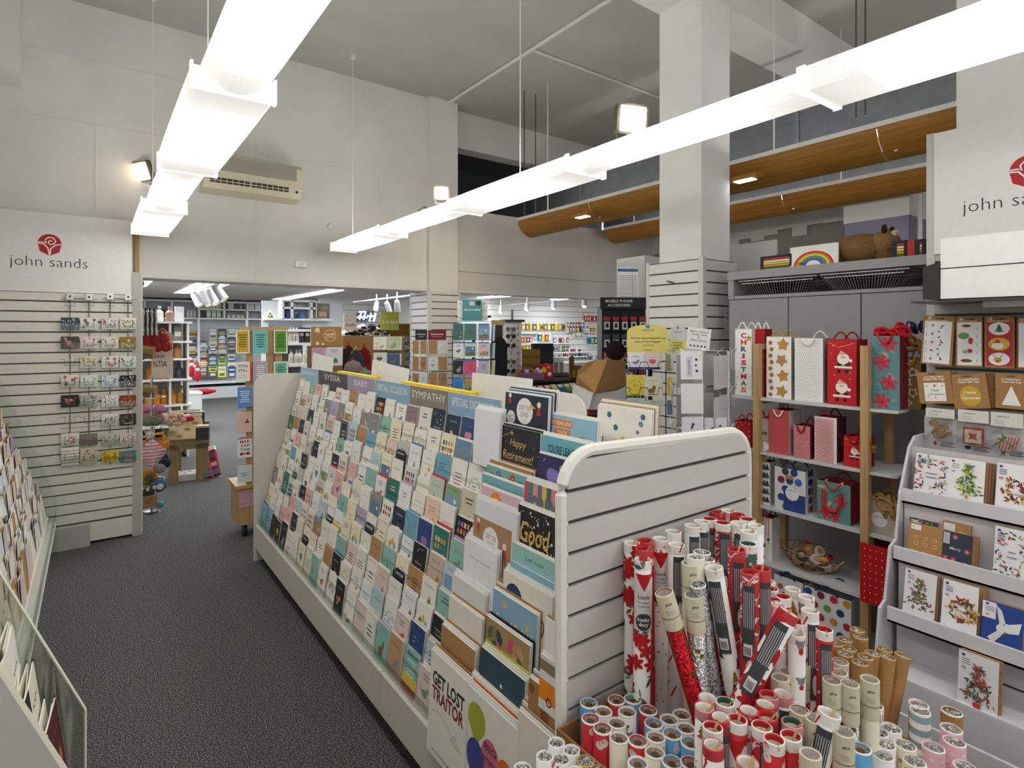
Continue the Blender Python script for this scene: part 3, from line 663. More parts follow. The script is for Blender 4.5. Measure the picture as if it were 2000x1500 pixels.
# large cards --------------------------------------------------------------
K = 'b98d5a'
def speech(x, y, r, t, tc='9a9a9a'): return [disc(x, y, r, 'f4f2ee', 16), text(t, x, y, tc, w=r * 1.4, h=r * .9)]
def kid(x, y, s, c): return [disc(x, y + s * .75, s * .22, 'f2e6dc', 10), poly([(x - s * .25, y), (x + s * .25, y), (x + s * .1, y + s * .55), (x - s * .1, y + s * .55)], c), rect(x - s * .13, y - s * .3, s * .06, s * .3, '2a2a2a'), rect(x + s * .07, y - s * .3, s * .06, s * .3, '2a2a2a')]
def bear(x, y, s): return [disc(x - s * .55, y + s * .6, s * .22, '7a5138'), disc(x + s * .55, y + s * .6, s * .22, '7a5138'), disc(x, y, s * .85, 'b78f6c', 18, s), disc(x, y - s * .25, s * .42, 'd9c8b0', 14), disc(x, y - s * .15, s * .15, '1d1a18', 10), disc(x - s * .3, y + s * .25, s * .07, '1d1a18', 8), disc(x + s * .3, y + s * .25, s * .07, '1d1a18', 8), disc(x - s * .7, y - s * .1, s * .3, '7a5138', 10, s * .8), disc(x + s * .7, y - s * .1, s * .3, '7a5138', 10, s * .8)]
def dotsf(w, h, n, cols, r0, r1, seed=1):
    q = random.Random(seed); return [disc(q.uniform(-.46, .46) * w, q.uniform(.03, .97) * h, q.uniform(r0, r1) * w, q.choice(cols), 8) for _ in range(n)]
def big(xl, xr, yt, X, h, base, fn, label, cat='greeting card', back=None, tilt=.06, edge='f4f2ec', name='greeting_card', n=0):
    A, B = pt(xl, yt, X=X), pt(xr, yt, X=X); w_ = A.y - B.y
    X0 = X - h * math.sin(tilt); z0 = A.z - h * math.cos(tilt)
    P = fn(w_, h) if fn else []
    o = sheet(name, w_, h, .004, base, P, (X0, (A.y + B.y) / 2, z0), FACE_L, tilt, edge=edge)
    tag(o, label, cat, 'large cards at the near end of the gondola')
    if back:
        s = M()
        for q, c in enumerate(back): s.box((-w_ / 2 + .002 * (q % 2) - .004 * q, .006 + .007 * q, 0), (w_ / 2 + .003, .009 + .007 * q, h + .006 + .004 * q), c)
        stuff(tag(s.build('spare_cards', None, (X0, (A.y + B.y) / 2, z0), (-tilt, 0, FACE_L)), 'spares standing behind the ' + ' '.join(label.split()[:11]), 'cards'))
big(1168, 1272, 790, 1.345, .27, 'f2efe6', lambda w, h: dotsf(w, h, 26, ['5f9db5', 'e8c93c', '3f7590', '9cc6d2', '7a7ab0'], .025, .05, 4) + [rect(-w * .36, h * .02, w * .72, h * .6, 'f2efe6'), text('WISHING YOU', 0, h * .56, '26282c', w=w * .62, h=h * .055), text('THE BEST', 0, h * .43, '26282c', w=w * .8, h=h * .10, bold=.02), text('OF LUCK', 0, h * .27, '26282c', w=w * .8, h=h * .09)], 'white card with blue and yellow dots reading WISHING YOU THE BEST', back=['f4f2ec', 'b89a72', 'f2efe6', 'f2efe6', 'b89a72'])
big(1066, 1168, 806, 1.27, .20, '9cc9e0', lambda w, h: [rect(-w * .46, h * .81, w * .5, h * .12, 'e8862c'), text("CAN'T BEAR-LIEVE", -w * .21, h * .87, 'f6f2ea', w=w * .46, h=h * .07), rect(-w * .3, h * .67, w * .3, h * .11, 'e8862c'), text("YOU'RE", -w * .15, h * .725, 'f6f2ea', w=w * .2, h=h * .06), rect(-w * .46, h * .49, w * .5, h * .15, 'e8862c'), text('LEAVING', -w * .21, h * .565, 'f6f2ea', w=w * .4, h=h * .1)] + bear(w * .24, h * .5, w * .17), 'sky blue card with a brown bear and orange banners', back=['f4f2ec', 'f4f2ec'])
big(988, 1072, 765, 1.255, .20, '33394a', lambda w, h: speech(-w * .02, h * .7, w * .19, 'SORRY YOUR\nLEAVING') + speech(-w * .34, h * .55, w * .1, 'NO') + speech(w * .08, h * .3, w * .11, 'BYE') + kid(-w * .15, h * .2, h * .25, 'e8e8e8') + kid(w * .3, h * .66, h * .25, 'c9302c') + kid(-w * .38, h * .8, h * .2, 'c9302c') + kid(w * .36, h * .15, h * .2, '8fae3c') + [poly([(w * .1, h * .85), (w * .24, h * .78), (w * .12, h * .76)], 'e8c93c')], 'navy card with speech bubbles and little figures', back=['f4f2ec', '3f6fa5', 'f4f2ec', '26303f', 'f4f2ec', 'f4f2ec'])
big(928, 978, 797, 1.195, .21, 'eef0f4', None, 'blank white envelope card tucked beside the SPECIAL OCCASION board', back=['eef0f4', 'f4f2ec', 'eef0f4'])
big(976, 1056, 828, 1.205, .22, '303339', lambda w, h: dotsf(w, h, 40, ['b9b6ae', 'd9c48a'], .004, .01, 2) + [line([(-w * .4, h * .82), (-w * .2, h * .9)], .002, 'd9b25a'), star(-w * .16, h * .9, w * .04, 'd9b25a'), text('Happy', 0, h * .74, 'e6c274', w=w * .4, h=h * .15, shear=.25, bold=.0), text('Retirement!', 0, h * .55, 'e6c274', w=w * .74, h=h * .14, shear=.25, bold=.0), text('· THE WORLD ·', 0, h * .2, 'b9a46a', w=w * .3, h=h * .025), line([(w * .2, h * .14), (w * .42, h * .04)], .002, 'd9b25a'), star(w * .18, h * .15, w * .04, 'd9b25a')], 'black card with gold script reading Happy Retirement', back=['26282c', 'f4f2ec'])
big(1058, 1152, 848, 1.20, .19, '74b8c9', lambda w, h: [text("YOU'RE LEAVING!", 0, h * .80, '2c4a55', w=w * .72, h=h * .14, bold=.03), rect(-w * .32, h * .1, w * .66, h * .5, 'd9dcd8')], "teal card with bold dark lettering reading YOU'RE LEAVING", back=['f4f2ec', 'f4f2ec'])
big(1052, 1122, 884, 1.165, .19, '3d3a63', lambda w, h: [disc(-w * .1, h * .68, w * .14, '8f7fd0'), disc(w * .02, h * .7, w * .1, '8f7fd0'), disc(-w * .3, h * .4, w * .13, '8f7fd0'), disc(w * .2, h * .82, w * .09, 'c9933c'), poly([(-w * .06, h * .1), (w * .08, h * .1), (w * .01, h * .3)], 'e9e6dc'), line([(-w * .1, h * .35), (w * .05, h * .48), (w * .14, h * .5)], .003, 'd9c48a')] + dotsf(w, h, 22, ['e8c93c', 'f4f2ec'], .006, .014, 9), 'purple night-sky card with clouds and a rocket', back=['f4f2ec'])
big(951, 1030, 906, 1.16, .15, '7fb5ae', lambda w, h: sum([flower(-w * .35 + i * w * .17, h * (.75 + .1 * (i % 2)), w * .08, ['c93a55', '3f7fa0', 'e8c8c0', 'c93a35', '2f6f7e'][i]) for i in range(5)], []), 'teal card with red flowers peeping over the teal good luck card', back=['f4f2ec', K, K, 'f4f2ec', K])
big(942, 1020, 924, 1.14, .16, '7fb5bf', lambda w, h: [text('Good Luck', w * .1, h * .62, '2a4a55', w=w * .5, h=h * .14, shear=.2)], 'plain teal card with dark script reading Good Luck', back=['f4f2ec'])
big(1026, 1096, 938, 1.125, .17, '3f6f95', lambda w, h: [rect(-w / 2 + i * w / 8, 0, w / 8, h, ['c9506a', '3f8f95', 'e8a08a', '7a6fb0', 'e8c93c', '3f6f95', 'e88a7a', '4a9aa0'][i]) for i in range(8)] + [text('SORRY', 0, h * .55, '6a7078', w=w * .86, h=h * .5, bold=.05)], 'striped multicoloured card reading SORRY next to the end panel', back=['f4f2ec', 'f4f2ec', 'f4f2ec'])
big(940, 1018, 946, 1.115, .15, 'dcb9c6', lambda w, h: [disc(-w * .1, h * .7, w * .16, 'e8862c', 12), disc(-w * .1, h * .7, w * .08, 'f2c84b', 10), ] + sum([flower(-w * .42 + i * w * .13, h * (.35 + .35 * (i % 3) / 3), w * .06, ['8a5a9a', 'c94f7a', 'e9e2ee', '6a4a8a', 'c8a0d0', 'd96a7e', '7a5a9a'][i], '3a2a3a') for i in range(7)], []), 'pink and lilac patterned card with an orange flower', back=['f4f2ec'])
big(930, 1012, 970, 1.095, .20, 'e8eaf0', None, 'large blank white card above the kraft speech-bubble card', back=['e8eaf0', 'f4f2ec'])
big(1013, 1095, 984, 1.105, .25, '2e2d31', lambda w, h: dotsf(w, h, 90, ['f4f2ec', 'f4f2ec', 'd9b25a'], .008, .024, 5) + [text('Good', -w * .05, h * .7, 'd9b25a', w=w * .72, h=h * .26, shear=.2, bold=.015), text('luck', w * .1, h * .43, 'd9b25a', w=w * .6, h=h * .26, shear=.2, bold=.015)], 'black dotted card with large gold script reading Good luck', back=['f4f2ec', 'f4f2ec'])
big(926, 1000, 1003, 1.09, .20, 'b08d66', lambda w, h: speech(-w * .02, h * .68, w * .2, 'SORRY YOUR\nLEAVING') + speech(-w * .34, h * .5, w * .11, 'NO') + speech(w * .16, h * .2, w * .12, 'BYE') + kid(w * .34, h * .5, h * .26, 'c9302c') + kid(-w * .36, h * .78, h * .2, 'c9302c'), 'brown kraft card with white speech bubbles and a red figure', back=['f4f2ec', 'f4f2ec', 'e8eaf0'])
big(1001, 1092, 1058, 1.085, .17, '9cccc6', lambda w, h: [text("SORRY YOU'RE", 0, h * .82, '4a5a5a', w=w * .4, h=h * .06), text('Leaving', 0, h * .58, '8a5a44', w=w * .56, h=h * .26, shear=.2)], 'aqua card with brown script reading Leaving', back=['f4f2ec'])
big(908, 972, 1048, 1.065, .20, 'f1f1f3', lambda w, h: [text("sorry you're leaving", 0, h * .72, '4a4a50', w=w * .6, h=h * .035)] + kid(-w * .14, h * .25, h * .14, '2a2a2a') + kid(w * .08, h * .22, h * .14, 'f1f1f3'), 'white card with tiny figures leaning in a thick stack', back=['eef0f4'] * 7)
big(998, 1082, 1094, 1.07, .14, '8fb9cf', lambda w, h: [rect(-w / 2, 0, w, h * .55, 'c9a66a'), disc(-w * .05, h * .5, w * .16, '4a4038', 12, h * .3), disc(w * .28, h * .45, w * .14, '5a4e42', 12, h * .28), poly([(-w * .02, h * .1), (w * .12, h * .1), (w * .05, h * .5)], 'ece8e0'), disc(-w * .34, h * .4, w * .1, 'd9b25a')], 'photo card of two dogs on straw under a blue sky', back=['9cc9e0', 'f4f2ec', '9cc9e0'])
big(984, 1080, 1112, 1.05, .18, 'efeade', lambda w, h: [disc(-w * .26, h * .62, w * .18, '2f3f6a', 16), text('BYE', -w * .26, h * .62, 'f2efe6', w=w * .22, h=h * .14, bold=.03), ring(w * .2, h * .42, w * .17, w * .02, '29394f'), text('cobbl', w * .2, h * .42, 'c9503c', w=w * .24, h=h * .1)], 'cream card with a navy circle reading BYE', back=['f4f2ec', 'eef0f4', 'f4f2ec'])
big(884, 948, 1120, 1.04, .20, 'dfe3df', lambda w, h: [rect(-w * .44, h * .06, w * .88, h * .003, 'b9bdb8')], 'pale grey-green blank card beside the patterned orange edge', back=['f4f2ec', 'eef0f4', 'f4f2ec'])
big(964, 1050, 1148, 1.03, .17, '8db3cf', lambda w, h: [star(-w * .22, h * .82, w * .07, 'e8b93c', 8, .4), star(w * .3, h * .68, w * .06, 'e8b93c', 8, .4), star(w * .08, h * .6, w * .04, 'e8c96a', 8, .4), text('From All of Us!', 0, h * .52, 'f4efe2', w=w * .82, h=h * .18, shear=.15, bold=.02)], 'light blue card with gold stars reading From All of Us', back=['f4f2ec', K, 'f4f2ec', K, K])
big(1066, 1097, 1205, .995, .16, 'f2efe8', lambda w, h: [text('g', w * .2, h * .32, '2a2a2c', h=h * .2, shear=.2)], 'white card showing a black script letter g against the end panel', back=[K])
big(878, 942, 1163, 1.02, .18, 'e9e5da', None, 'large cream blank card in front of brown envelopes', back=['f4f2ec', K, 'f4f2ec', K])
big(951, 1035, 1202, 1.005, .19, 'a88c62', lambda w, h: [leaf(-w * .44 + (i % 6) * w * .16, h * (.08 + .2 * (i // 6)), h * .26, math.pi / 2 + .5 * ((i * 7) % 3 - 1), ['e8447a', '3a4450', '8a8a4a', '5a6a4a', 'c9a06a', 'b98d5a'][(i * 5 + i // 6) % 6], .55) for i in range(24)], 'card patterned with pink, olive and grey feathers', back=['f4f2ec', '2a2a2a', 'f4f2ec'])
big(863, 928, 1218, .99, .22, 'b08a58', lambda w, h: [line([(0, h * .1), (-w * .3 + i * w * .08, h * (.7 + .02 * i))], .0012, 'd9be8a') for i in range(9)], 'kraft brown card with a fine golden grass drawing', back=['f4f2ec', 'f4f2ec', K])
big(940, 1026, 1262, .978, .20, '33505e', lambda w, h: [star(0, h * .66, w * .04, 'f2efe6', 6, .4), text("·SORRY YOU'RE.", 0, h * .4, 'f2efe6', w=w * .6, h=h * .07, bold=.02), rect(-w * .5, 0, w, h * .012, 'e9e6dc')], "dark teal card reading SORRY YOU'RE in small white capitals", back=['e9edd8', 'f4f2ec', 'd6dc5a'])
big(1056, 1096, 1275, .975, .14, 'dfe3e6', lambda w, h: [rect(-w * .5, h * .18, w, h * .38, 'f08a1e'), ring(0, h * .2, w * .14, w * .05, '2a2a2a'), rect(-w * .5, h * .72, w, h * .2, '8a7f5a')], 'card with an orange car beside the white end panel edge', back=['f4f2ec'])
big(1034, 1094, 1322, .97, .16, 'a8794c', lambda w, h: [disc(w * .05, h * .6, w * .14, '80561f', 14, h * .2), disc(-w * .4, h * .85, w * .1, '80561f'), disc(w * .42, h * .35, w * .1, '80561f'), text('tha', 0, h * .3, '33364a', w=w * .8, h=h * .34, bold=.03)], 'brown card with dark lettering beside the end panel edge', back=['f4f2ec', '9a9a9a', 'f4f2ec'])
big(843, 916, 1267, .948, .335, 'f0ece3', lambda w, h: [text('GET LOST', 0, h * .76, '26272a', w=w * .84, h=h * .14, bold=.035), text('TRAITOR', 0, h * .61, '8a2730', w=w * .84, h=h * .14, bold=.035), line([(-w * .4, h * .42), (-w * .25, h * .46), (-w * .05, h * .44), (w * .2, h * .36)], .0012, '3a3a3c'), poly([(w * .12, h * .33), (w * .38, h * .3), (w * .22, h * .41)], 'dedad2'), line([(w * .12, h * .33), (w * .38, h * .3), (w * .22, h * .41), (w * .12, h * .33)], .0014, '26272a'), text('(YOU KNOW WE WILL MISS YOU)', -w * .05, h * .06, '3a3a3c', w=w * .6, h=h * .028)], 'tall white card reading GET LOST TRAITOR in black and red', back=['f4f2ec', 'f4f2ec', K], tilt=.06)
def balloon(x, y, rx, ry, c): return [disc(x, y, rx, c, 20, ry), poly([(x - rx * .85, y - ry * .5), (x + rx * .85, y - ry * .5), (x, y - ry * 1.5)], c), poly([(x - .005, y - ry * 1.56), (x + .005, y - ry * 1.56), (x, y - ry * 1.45)], c)]
big(916, 1012, 1338, .942, .33, 'efeae0', lambda w, h: balloon(-w * .3, h * .76, w * .19, h * .15, 'a9b53a') + balloon(w * .3, h * .5, w * .17, h * .16, 'e5762b') + balloon(0, h * .52, w * .19, h * .18, 'd0708a') + balloon(-w * .3, h * .42, w * .19, h * .17, '4a4f9a') + balloon(w * .06, h * .3, w * .14, h * .12, '4a3d45') + [text('BIG', w * .0, h * .62, '5a2f3a', w=w * .24, h=h * .06), text('BIRTHDAY', w * .0, h * .5, '5a2f3a', w=w * .34, h=h * .06), text('HUGS', w * .05, h * .38, '5a2f3a', w=w * .22, h=h * .05)], 'large card with green, blue, pink and orange balloons', back=['e9ecf4', 'f4f2ec', 'e8762b'], tilt=.05)
big(922, 1016, 1312, .965, .10, 'eef0f4', lambda w, h: [disc(-w * .42 + i * w * .14, h * (.55 + .18 * (i % 2)), w * .05, ['e5762b', '7a86b0', '7ab0c0', 'c98a3c', 'd07a6a', '5a8aa0', 'b0503c'][i], 10) for i in range(7)], 'white card with coloured half-circles behind the balloon card', back=['f2efd8'])
big(1012, 1080, 1385, .945, .30, 'e6e2d8', None, 'large blank off-white card next to the rolls in the cardboard box', back=['f4f2ec', 'b9a88a', 'f4f2ec', 'b9a88a', 'f4f2ec'], tilt=.05)
# ------------------------------------------------------------------ left slatted panel with sign
PY = 5.52
t = tag(empty('slatwall_panel', (0, 0, 0)), 'off-white slatted display panel with a red rose emblem sign on top, left wall', 'display panel')
M().box((-1.34, PY + .012, .10), (.262, PY + .035, 1.945), '5b5a56:paint').build('groove_backing', t)
z = .17; i = 0
M().box((-1.34, PY - .004, .02), (.262, PY + .012, .165), 'dedbd1:paint').build('slat', t)
while z < 1.94:
    M().box((-1.34, PY - .004, z + .011), (.262, PY + .012, min(z + .0775, 1.945)), 'dedbd1:paint').build('slat', t); z += .0775
M().box((.262, PY - .006, .0), (.325, PY + .04, 2.13), 'b4b3ae:paint').build('edge_post', t)
M().box((-1.34, PY - .06, 0), (-.012, PY - .008, .165), 'b5b3ac:paint').build('base_box', t)
rose = lambda x, y, s, c='b3262e', bg='ecebe7': [disc(x, y, s, c, 24), poly([(x - s, y), (x - s * .82, y - s * .9), (x, y - s * 1.35), (x + s * .82, y - s * .9), (x + s, y)], c)] + \
    [line([(x - s * .98, y - s * .05), (x - s * .5, y - s * .1), (x - s * .15, y - s * .5), (x, y - s * 1.3)], s * .12, bg), line([(x + s * .98, y - s * .05), (x + s * .5, y - s * .15), (x + s * .1, y - s * .55), (x, y - s * 1.3)], s * .12, bg),
     line([(x - s * .95, y + s * .1), (x - s * .5, y + s * .1), (x - s * .3, y - s * .05), (x - s * .38, y + s * .35), (x - s * .1, y + s * .65), (x + s * .3, y + s * .6), (x + s * .52, y + s * .3), (x + s * .35, y - s * .05), (x, y - s * .12), (x - s * .12, y + s * .12), (x + s * .02, y + s * .32), (x + s * .22, y + s * .22)], s * .11, bg)]
A, B = pt(18, 510, Y=PY), pt(171, 520, Y=PY); sw = B.x - A.x
zc = pt(94, 480, Y=PY).z; zt = pt(94, 514, Y=PY).z
sx0, sx1 = -1.34, .262; cx = (sx0 + sx1) / 2
o = sheet('sign_board', sx1 - sx0, 2.545 - 1.95, .025, 'e6e4e0:paint', rose((A.x + B.x) / 2 - cx, zc + .02 - 1.95, .070) + [text('john sands', (A.x + B.x) / 2 - cx, zt - 1.95, '33343a', w=sw, bold=-.012)], (cx, PY + .01, 1.95), 0, 0, parent=t, edge='d9d6d0:paint')
o['label'] = 'white sign board with a red rose and thin dark lettering'
# wire grids carrying printed coasters
def wire_u(x, z, parent, w=.115, h=.05):
    M().tube([(x - w / 2, PY - .03, z), (x - w / 4, PY - .035, z), (x - w / 4, PY - .04, z - h), (x + w / 4, PY - .04, z - h), (x + w / 4, PY - .035, z), (x + w / 2, PY - .03, z)], .0022, '8e8d89:metal', 5).build('wire_pocket', parent)
colx = [137, 174, 215, 250]; rowy = [590, 631, 668, 706, 743, 782, 818, 857, 890]
pats = ['blue leaf', 'black floral', 'red dotted', 'brown mosaic', 'dark floral', 'pink paisley', 'orange jar', 'mustard flower', 'tan seashell', 'red poppy', 'blue checked', 'poppy field', 'pale marbled', 'blue marbled', 'black cactus', 'dark rose', 'grey pebble', 'white branch', 'red fruit', 'brown car', 'dark photo', 'white and red bird', 'orange lantern', 'green van', 'pink leaf', 'zigzag striped', 'olive feather', 'yellow lemon', 'teal and orange dog', 'x', 'y', 'z']
pc = [('3f4c5c', 'c9ccd0'), ('ece9e2', '3a3a3c'), ('e4dcd8', 'a84a55'), ('efe6d8', '6f4a3c'), ('54483f', 'd97a8a'), ('ead9d6', 'c07a86'), ('e9e4dc', 'c87a2c'), ('9a7a2c', 'e8d9b0'), ('e6dac0', '8a6a4a'), ('e9e6e0', 'b0303a'), ('eceae6', '3a4a6a'), ('eae0d8', 'b03040'), ('e8eae6', 'a8b8a8'), ('dfe4e8', '5a7aa0'), ('26282a', 'd9d6d0'), ('2f3330', 'c8707a'), ('b9b9b4', '4a4a4c'), ('ecebe8', 'b0606a'), ('8a3a2a', 'd9b02c'), ('e6e2da', '7a5a3a'), ('3a3836', '9a8a7a'), ('ebe6e0', 'b83a3a'), ('7a8078', 'd2582c'), ('c9c4b4', '5f7f8a'), ('d9cfc0', 'c0408a'), ('f0ece4', '2f5f8f'), ('cfc0ae', '5a4a3a'), ('d9b82c', 'a85a2c'), ('5f858c', 'd9662c')]
for g0 in (0, 2):
    xs = [pt(colx[c], 700, Y=PY).x for c in (g0, g0 + 1)]
    rk = tag(empty('wire_rack', (0, 0, 0)), 'chrome wire rack of coaster pockets on the slatted panel, ' + ('left one' if g0 == 0 else 'right one beside the grey post'), 'rack')
    zt_ = pt(155 if g0 == 0 else 232, 581, Y=PY).z; zb = pt(155 if g0 == 0 else 232, 905, Y=PY).z
    for x in xs: M().tube([(x, PY - .02, zt_), (x, PY - .02, zb)], .0035, '85847f:metal').build('upright_wire', rk)
    M().box((xs[0] - .03, PY - .022, zt_ - .005), (xs[1] + .03, PY - .018, zt_ + .012), 'b3b1ac:metal').build('top_bar', rk)
    for x in xs: M().box((x - .02, PY - .03, zt_ - .02), (x + .02, PY - .003, zt_ + .03), 'c9c8c4:metal').box((x - .006, PY - .032, zt_ - .004), (x + .006, PY - .03, zt_ + .012), '2c2c2c:plastic').build('bracket', rk)
    for r_, ry in enumerate(rowy):
        for c in (g0, g0 + 1):
            p = pt(colx[c], ry, Y=PY); wire_u(p.x, p.z + .02, rk)
    for z_ in (zt_ - .5, zt_ - 1.0): M().tube([(xs[0] - .05, PY - .015, z_), (xs[1] + .05, PY - .015, z_)], .002, '8e8d89:metal').build('cross_wire', rk)
q = 0
R = random.Random(5)
for r_, ry in enumerate(rowy[1:], 1):
    for c in range(4):
        if (r_, c) in ((3, 0), (6, 0), (6, 1)): continue
        p = pt(colx[c], ry, Y=PY - .03); b_, f_ = pc[q]; s = .108; tall = r_ == 8 and c < 2; h_ = .135 if tall else .092
        P = []
        nm = pats[q]
        if 'zigzag' in nm: P = [line([(-s / 2 + s * i / 8, h_ * (.12 + .16 * k) + (.008 if i % 2 else 0)) for i in range(9)], .006, ['2f5f8f', 'a8503a', '8aa03c', '2f5f8f', 'c98a3c'][k]) for k in range(5)]
        elif 'dog' in nm: P = [disc(0, h_ * .45, s * .2, f_, 10, h_ * .1), disc(s * .17, h_ * .55, s * .07, f_), rect(-s * .15, h_ * .2, s * .04, h_ * .2, f_), rect(s * .1, h_ * .2, s * .04, h_ * .2, f_)]
        elif 'flower' in nm or 'rose' in nm or 'poppy' in nm or 'floral' in nm: P = sum([flower(R.uniform(-.35, .35) * s, R.uniform(.15, .85) * h_, s * .12, f_) for _ in range(6)], [])
        else:
            for _ in range(16): P.append(R.choice([leaf, leaf])(R.uniform(-.4, .34) * s, R.uniform(.1, .85) * h_, s * .16, R.uniform(0, 6), f_) if R.random() < .6 else disc(R.uniform(-.42, .42) * s, R.uniform(.1, .9) * h_, s * .05, f_, 7))
        o = sheet('coaster', s, h_, .02, b_, P, (p.x, PY - .034, p.z - h_ / 2 - .004), 0, 0, edge='d6d4ce')
        M().box((-s / 2 - .003, -.004, .004), (s / 2 + .003, -.002, h_ * .5), CLEAR).build('clear_pocket', o)
        tag(o, f'{nm} coaster, {ORD[r_]} filled row down, {ORD[c + 1]} column on the slatted panel', 'coaster', 'patterned coasters on the wire racks'); q += 1
# ------------------------------------------------------------------ left card racks
R = random.Random(23)
def rack_prof(x1, z0, x0, z1): return [(x1 + .02, 0), (x1 + .02, z0 - .05), (x1, z0), (x0, z1), (x0 - .02, z1 + .25), (-1.0, z1 + .25), (-1.0, 0)]
t = tag(empty('card_rack', (0, 0, 0)), 'long white tiered card rack along the left wall, full of cards seen edge-on', 'display unit')
RX0, RX1, RZ0, RZ1, NT = -.245, -.575, .30, 1.22, 11
M().prism([(-1.0, .0), (-.36, 0), (-.36, .20), (RX0 - .07, RZ0), (RX1 - .12, RZ1 + .1), (-1.0, RZ1 + .1)], 1.66, 5.36, 'dad7ce:paint', 'y').build('carcass', t)
M().box((-.37, 1.66, .02), (RX0 - .01, 5.36, .24), 'c9c7c0:paint').build('kick_board', t)
M().box((RX0 - .05, 1.66, .24), (RX0 + .035, 5.36, .255), 'e4e2da:paint').build('front_shelf', t)
M().box((RX0 + .03, 1.70, .25), (RX0 + .033, 5.36, .35), CLEAR).build('clear_lip', t)
M().prism([(-1.0, 0), (RX0 + .04, 0), (RX0 + .04, RZ0 + .1), (RX0 - .02, RZ0 + .3), (RX1 + .04, RZ1 + .15), (-1.0, RZ1 + .15)], 5.36, 5.365, CLEAR, 'y').build('clear_end_panel', t)
spare = M(); near = {}
for k in range(NT):
    f = k / (NT - 1); x = RX0 + (RX1 - RX0) * f - .02; z = RZ0 + (RZ1 - RZ0) * f
    M().box((x - .05, 1.67, z - .006), (x + .01, 5.35, z), 'e4e2da:paint').build('tier_shelf', t)
    n = 29; pw = (5.33 - 1.70) / n
    for j in range(n):
        yc = 1.70 + (j + .5) * pw; w_ = pw * .9
        base, P, d = design(R, w_, .16)
        if R.random() < .12: base = R.choice(['d9414a', 'e0569a', '3f86b5', '2c7a6d', '22262b', 'e8762b', '9a3a6a'])
        h_ = .175 * R.uniform(.9, 1.12); tl = .11 + R.uniform(-.06, .1)
        if j < 8:
            o = sheet('greeting_card', w_, h_, .003, base, P if j < 9 else P[:6], (x, yc, z), FACE_R + R.uniform(-.05, .05), tl)
            CN.update({'e0569a': 'magenta', '3f86b5': 'blue', 'e8762b': 'orange', 'd9414a': 'red', '9a3a6a': 'purple'})
            tag(o, f"{CN.get(base, 'cream')} card, {d}, {ORD[k + 1]} tier up, {ORD[j + 1]} from rack's near end", 'greeting card', 'cards edge-on in the left rack')
        nn = R.choice([2, 3, 4, 5, 6]); sx0_ = x
        for q in range(0 if j >= 8 else 1, nn):
            c = R.choice(['f4f1e8', 'f4f1e8', 'efe6d6', 'e8dcc4', base, 'f4f1e8', 'e8cfd6', 'dfe4ea', 'b98d5a'])
            X4 = Matrix.Translation((x - .0075 * q, yc + R.uniform(-.004, .004), z)) @ Euler((-tl + .03 * R.random(), 0, FACE_R + R.uniform(-.04, .04))).to_matrix().to_4x4()
            spare.box((-w_ / 2, 0, 0), (w_ / 2, .0022, h_ * R.uniform(.95, 1.06)), c, X4)
        if R.random() < .07:
            tab('card_divider', w_ * .85, 'Thank You' if k % 2 else 'Birthday', '2a2b2d', (x - .0075 * nn - .004, yc, z), FACE_R, tl, f'black plastic divider tab, {ORD[k + 1]} tier up, {ORD[j + 1]} from left rack near end', 'divider tabs in the left rack', h=h_ + .03)
stuff(tag(spare.build('spare_cards'), 'masses of spare cards and envelopes filling the pockets of the left rack', 'cards'))
# nearer unit with grey end panel and clear far divider
t = tag(empty('card_rack', (0, 0, 0)), 'grey-sided near end of a card rack in the bottom left corner of the view', 'display unit')
def side(y0, y1, c, nm, x1=-.012, zc=.80, steep=2.39):
    xt = -.30; pr = [(-.9, 0), (x1, 0), (x1, zc), (xt, zc + (x1 - xt) * steep), (-.9, zc + (x1 - xt) * steep)]
    o = M().prism(pr, y0, y1, c, 'y').build(nm, t); return o
side(1.285, 1.30, 'b7b6b0:paint', 'end_panel')
side(1.60, 1.606, clear('frosted_divider', (.80, .84, .80), .5), 'clear_divider')
M().tube([(-.012, 1.603, 0), (-.012, 1.603, .80), (-.30, 1.603, 1.488)], .003, 'e6ead8:plastic', 6).build('bright_edge', t)
M().tube([(-.012, 1.2925, 0), (-.012, 1.2925, .80), (-.30, 1.2925, 1.488)], .006, 'dcd9c8:paint', 6).build('edge_band', t)
M().box((-.9, 1.30, .0), (-.07, 1.60, .35), 'c9c7c0:paint').build('carcass', t)
spare = M()
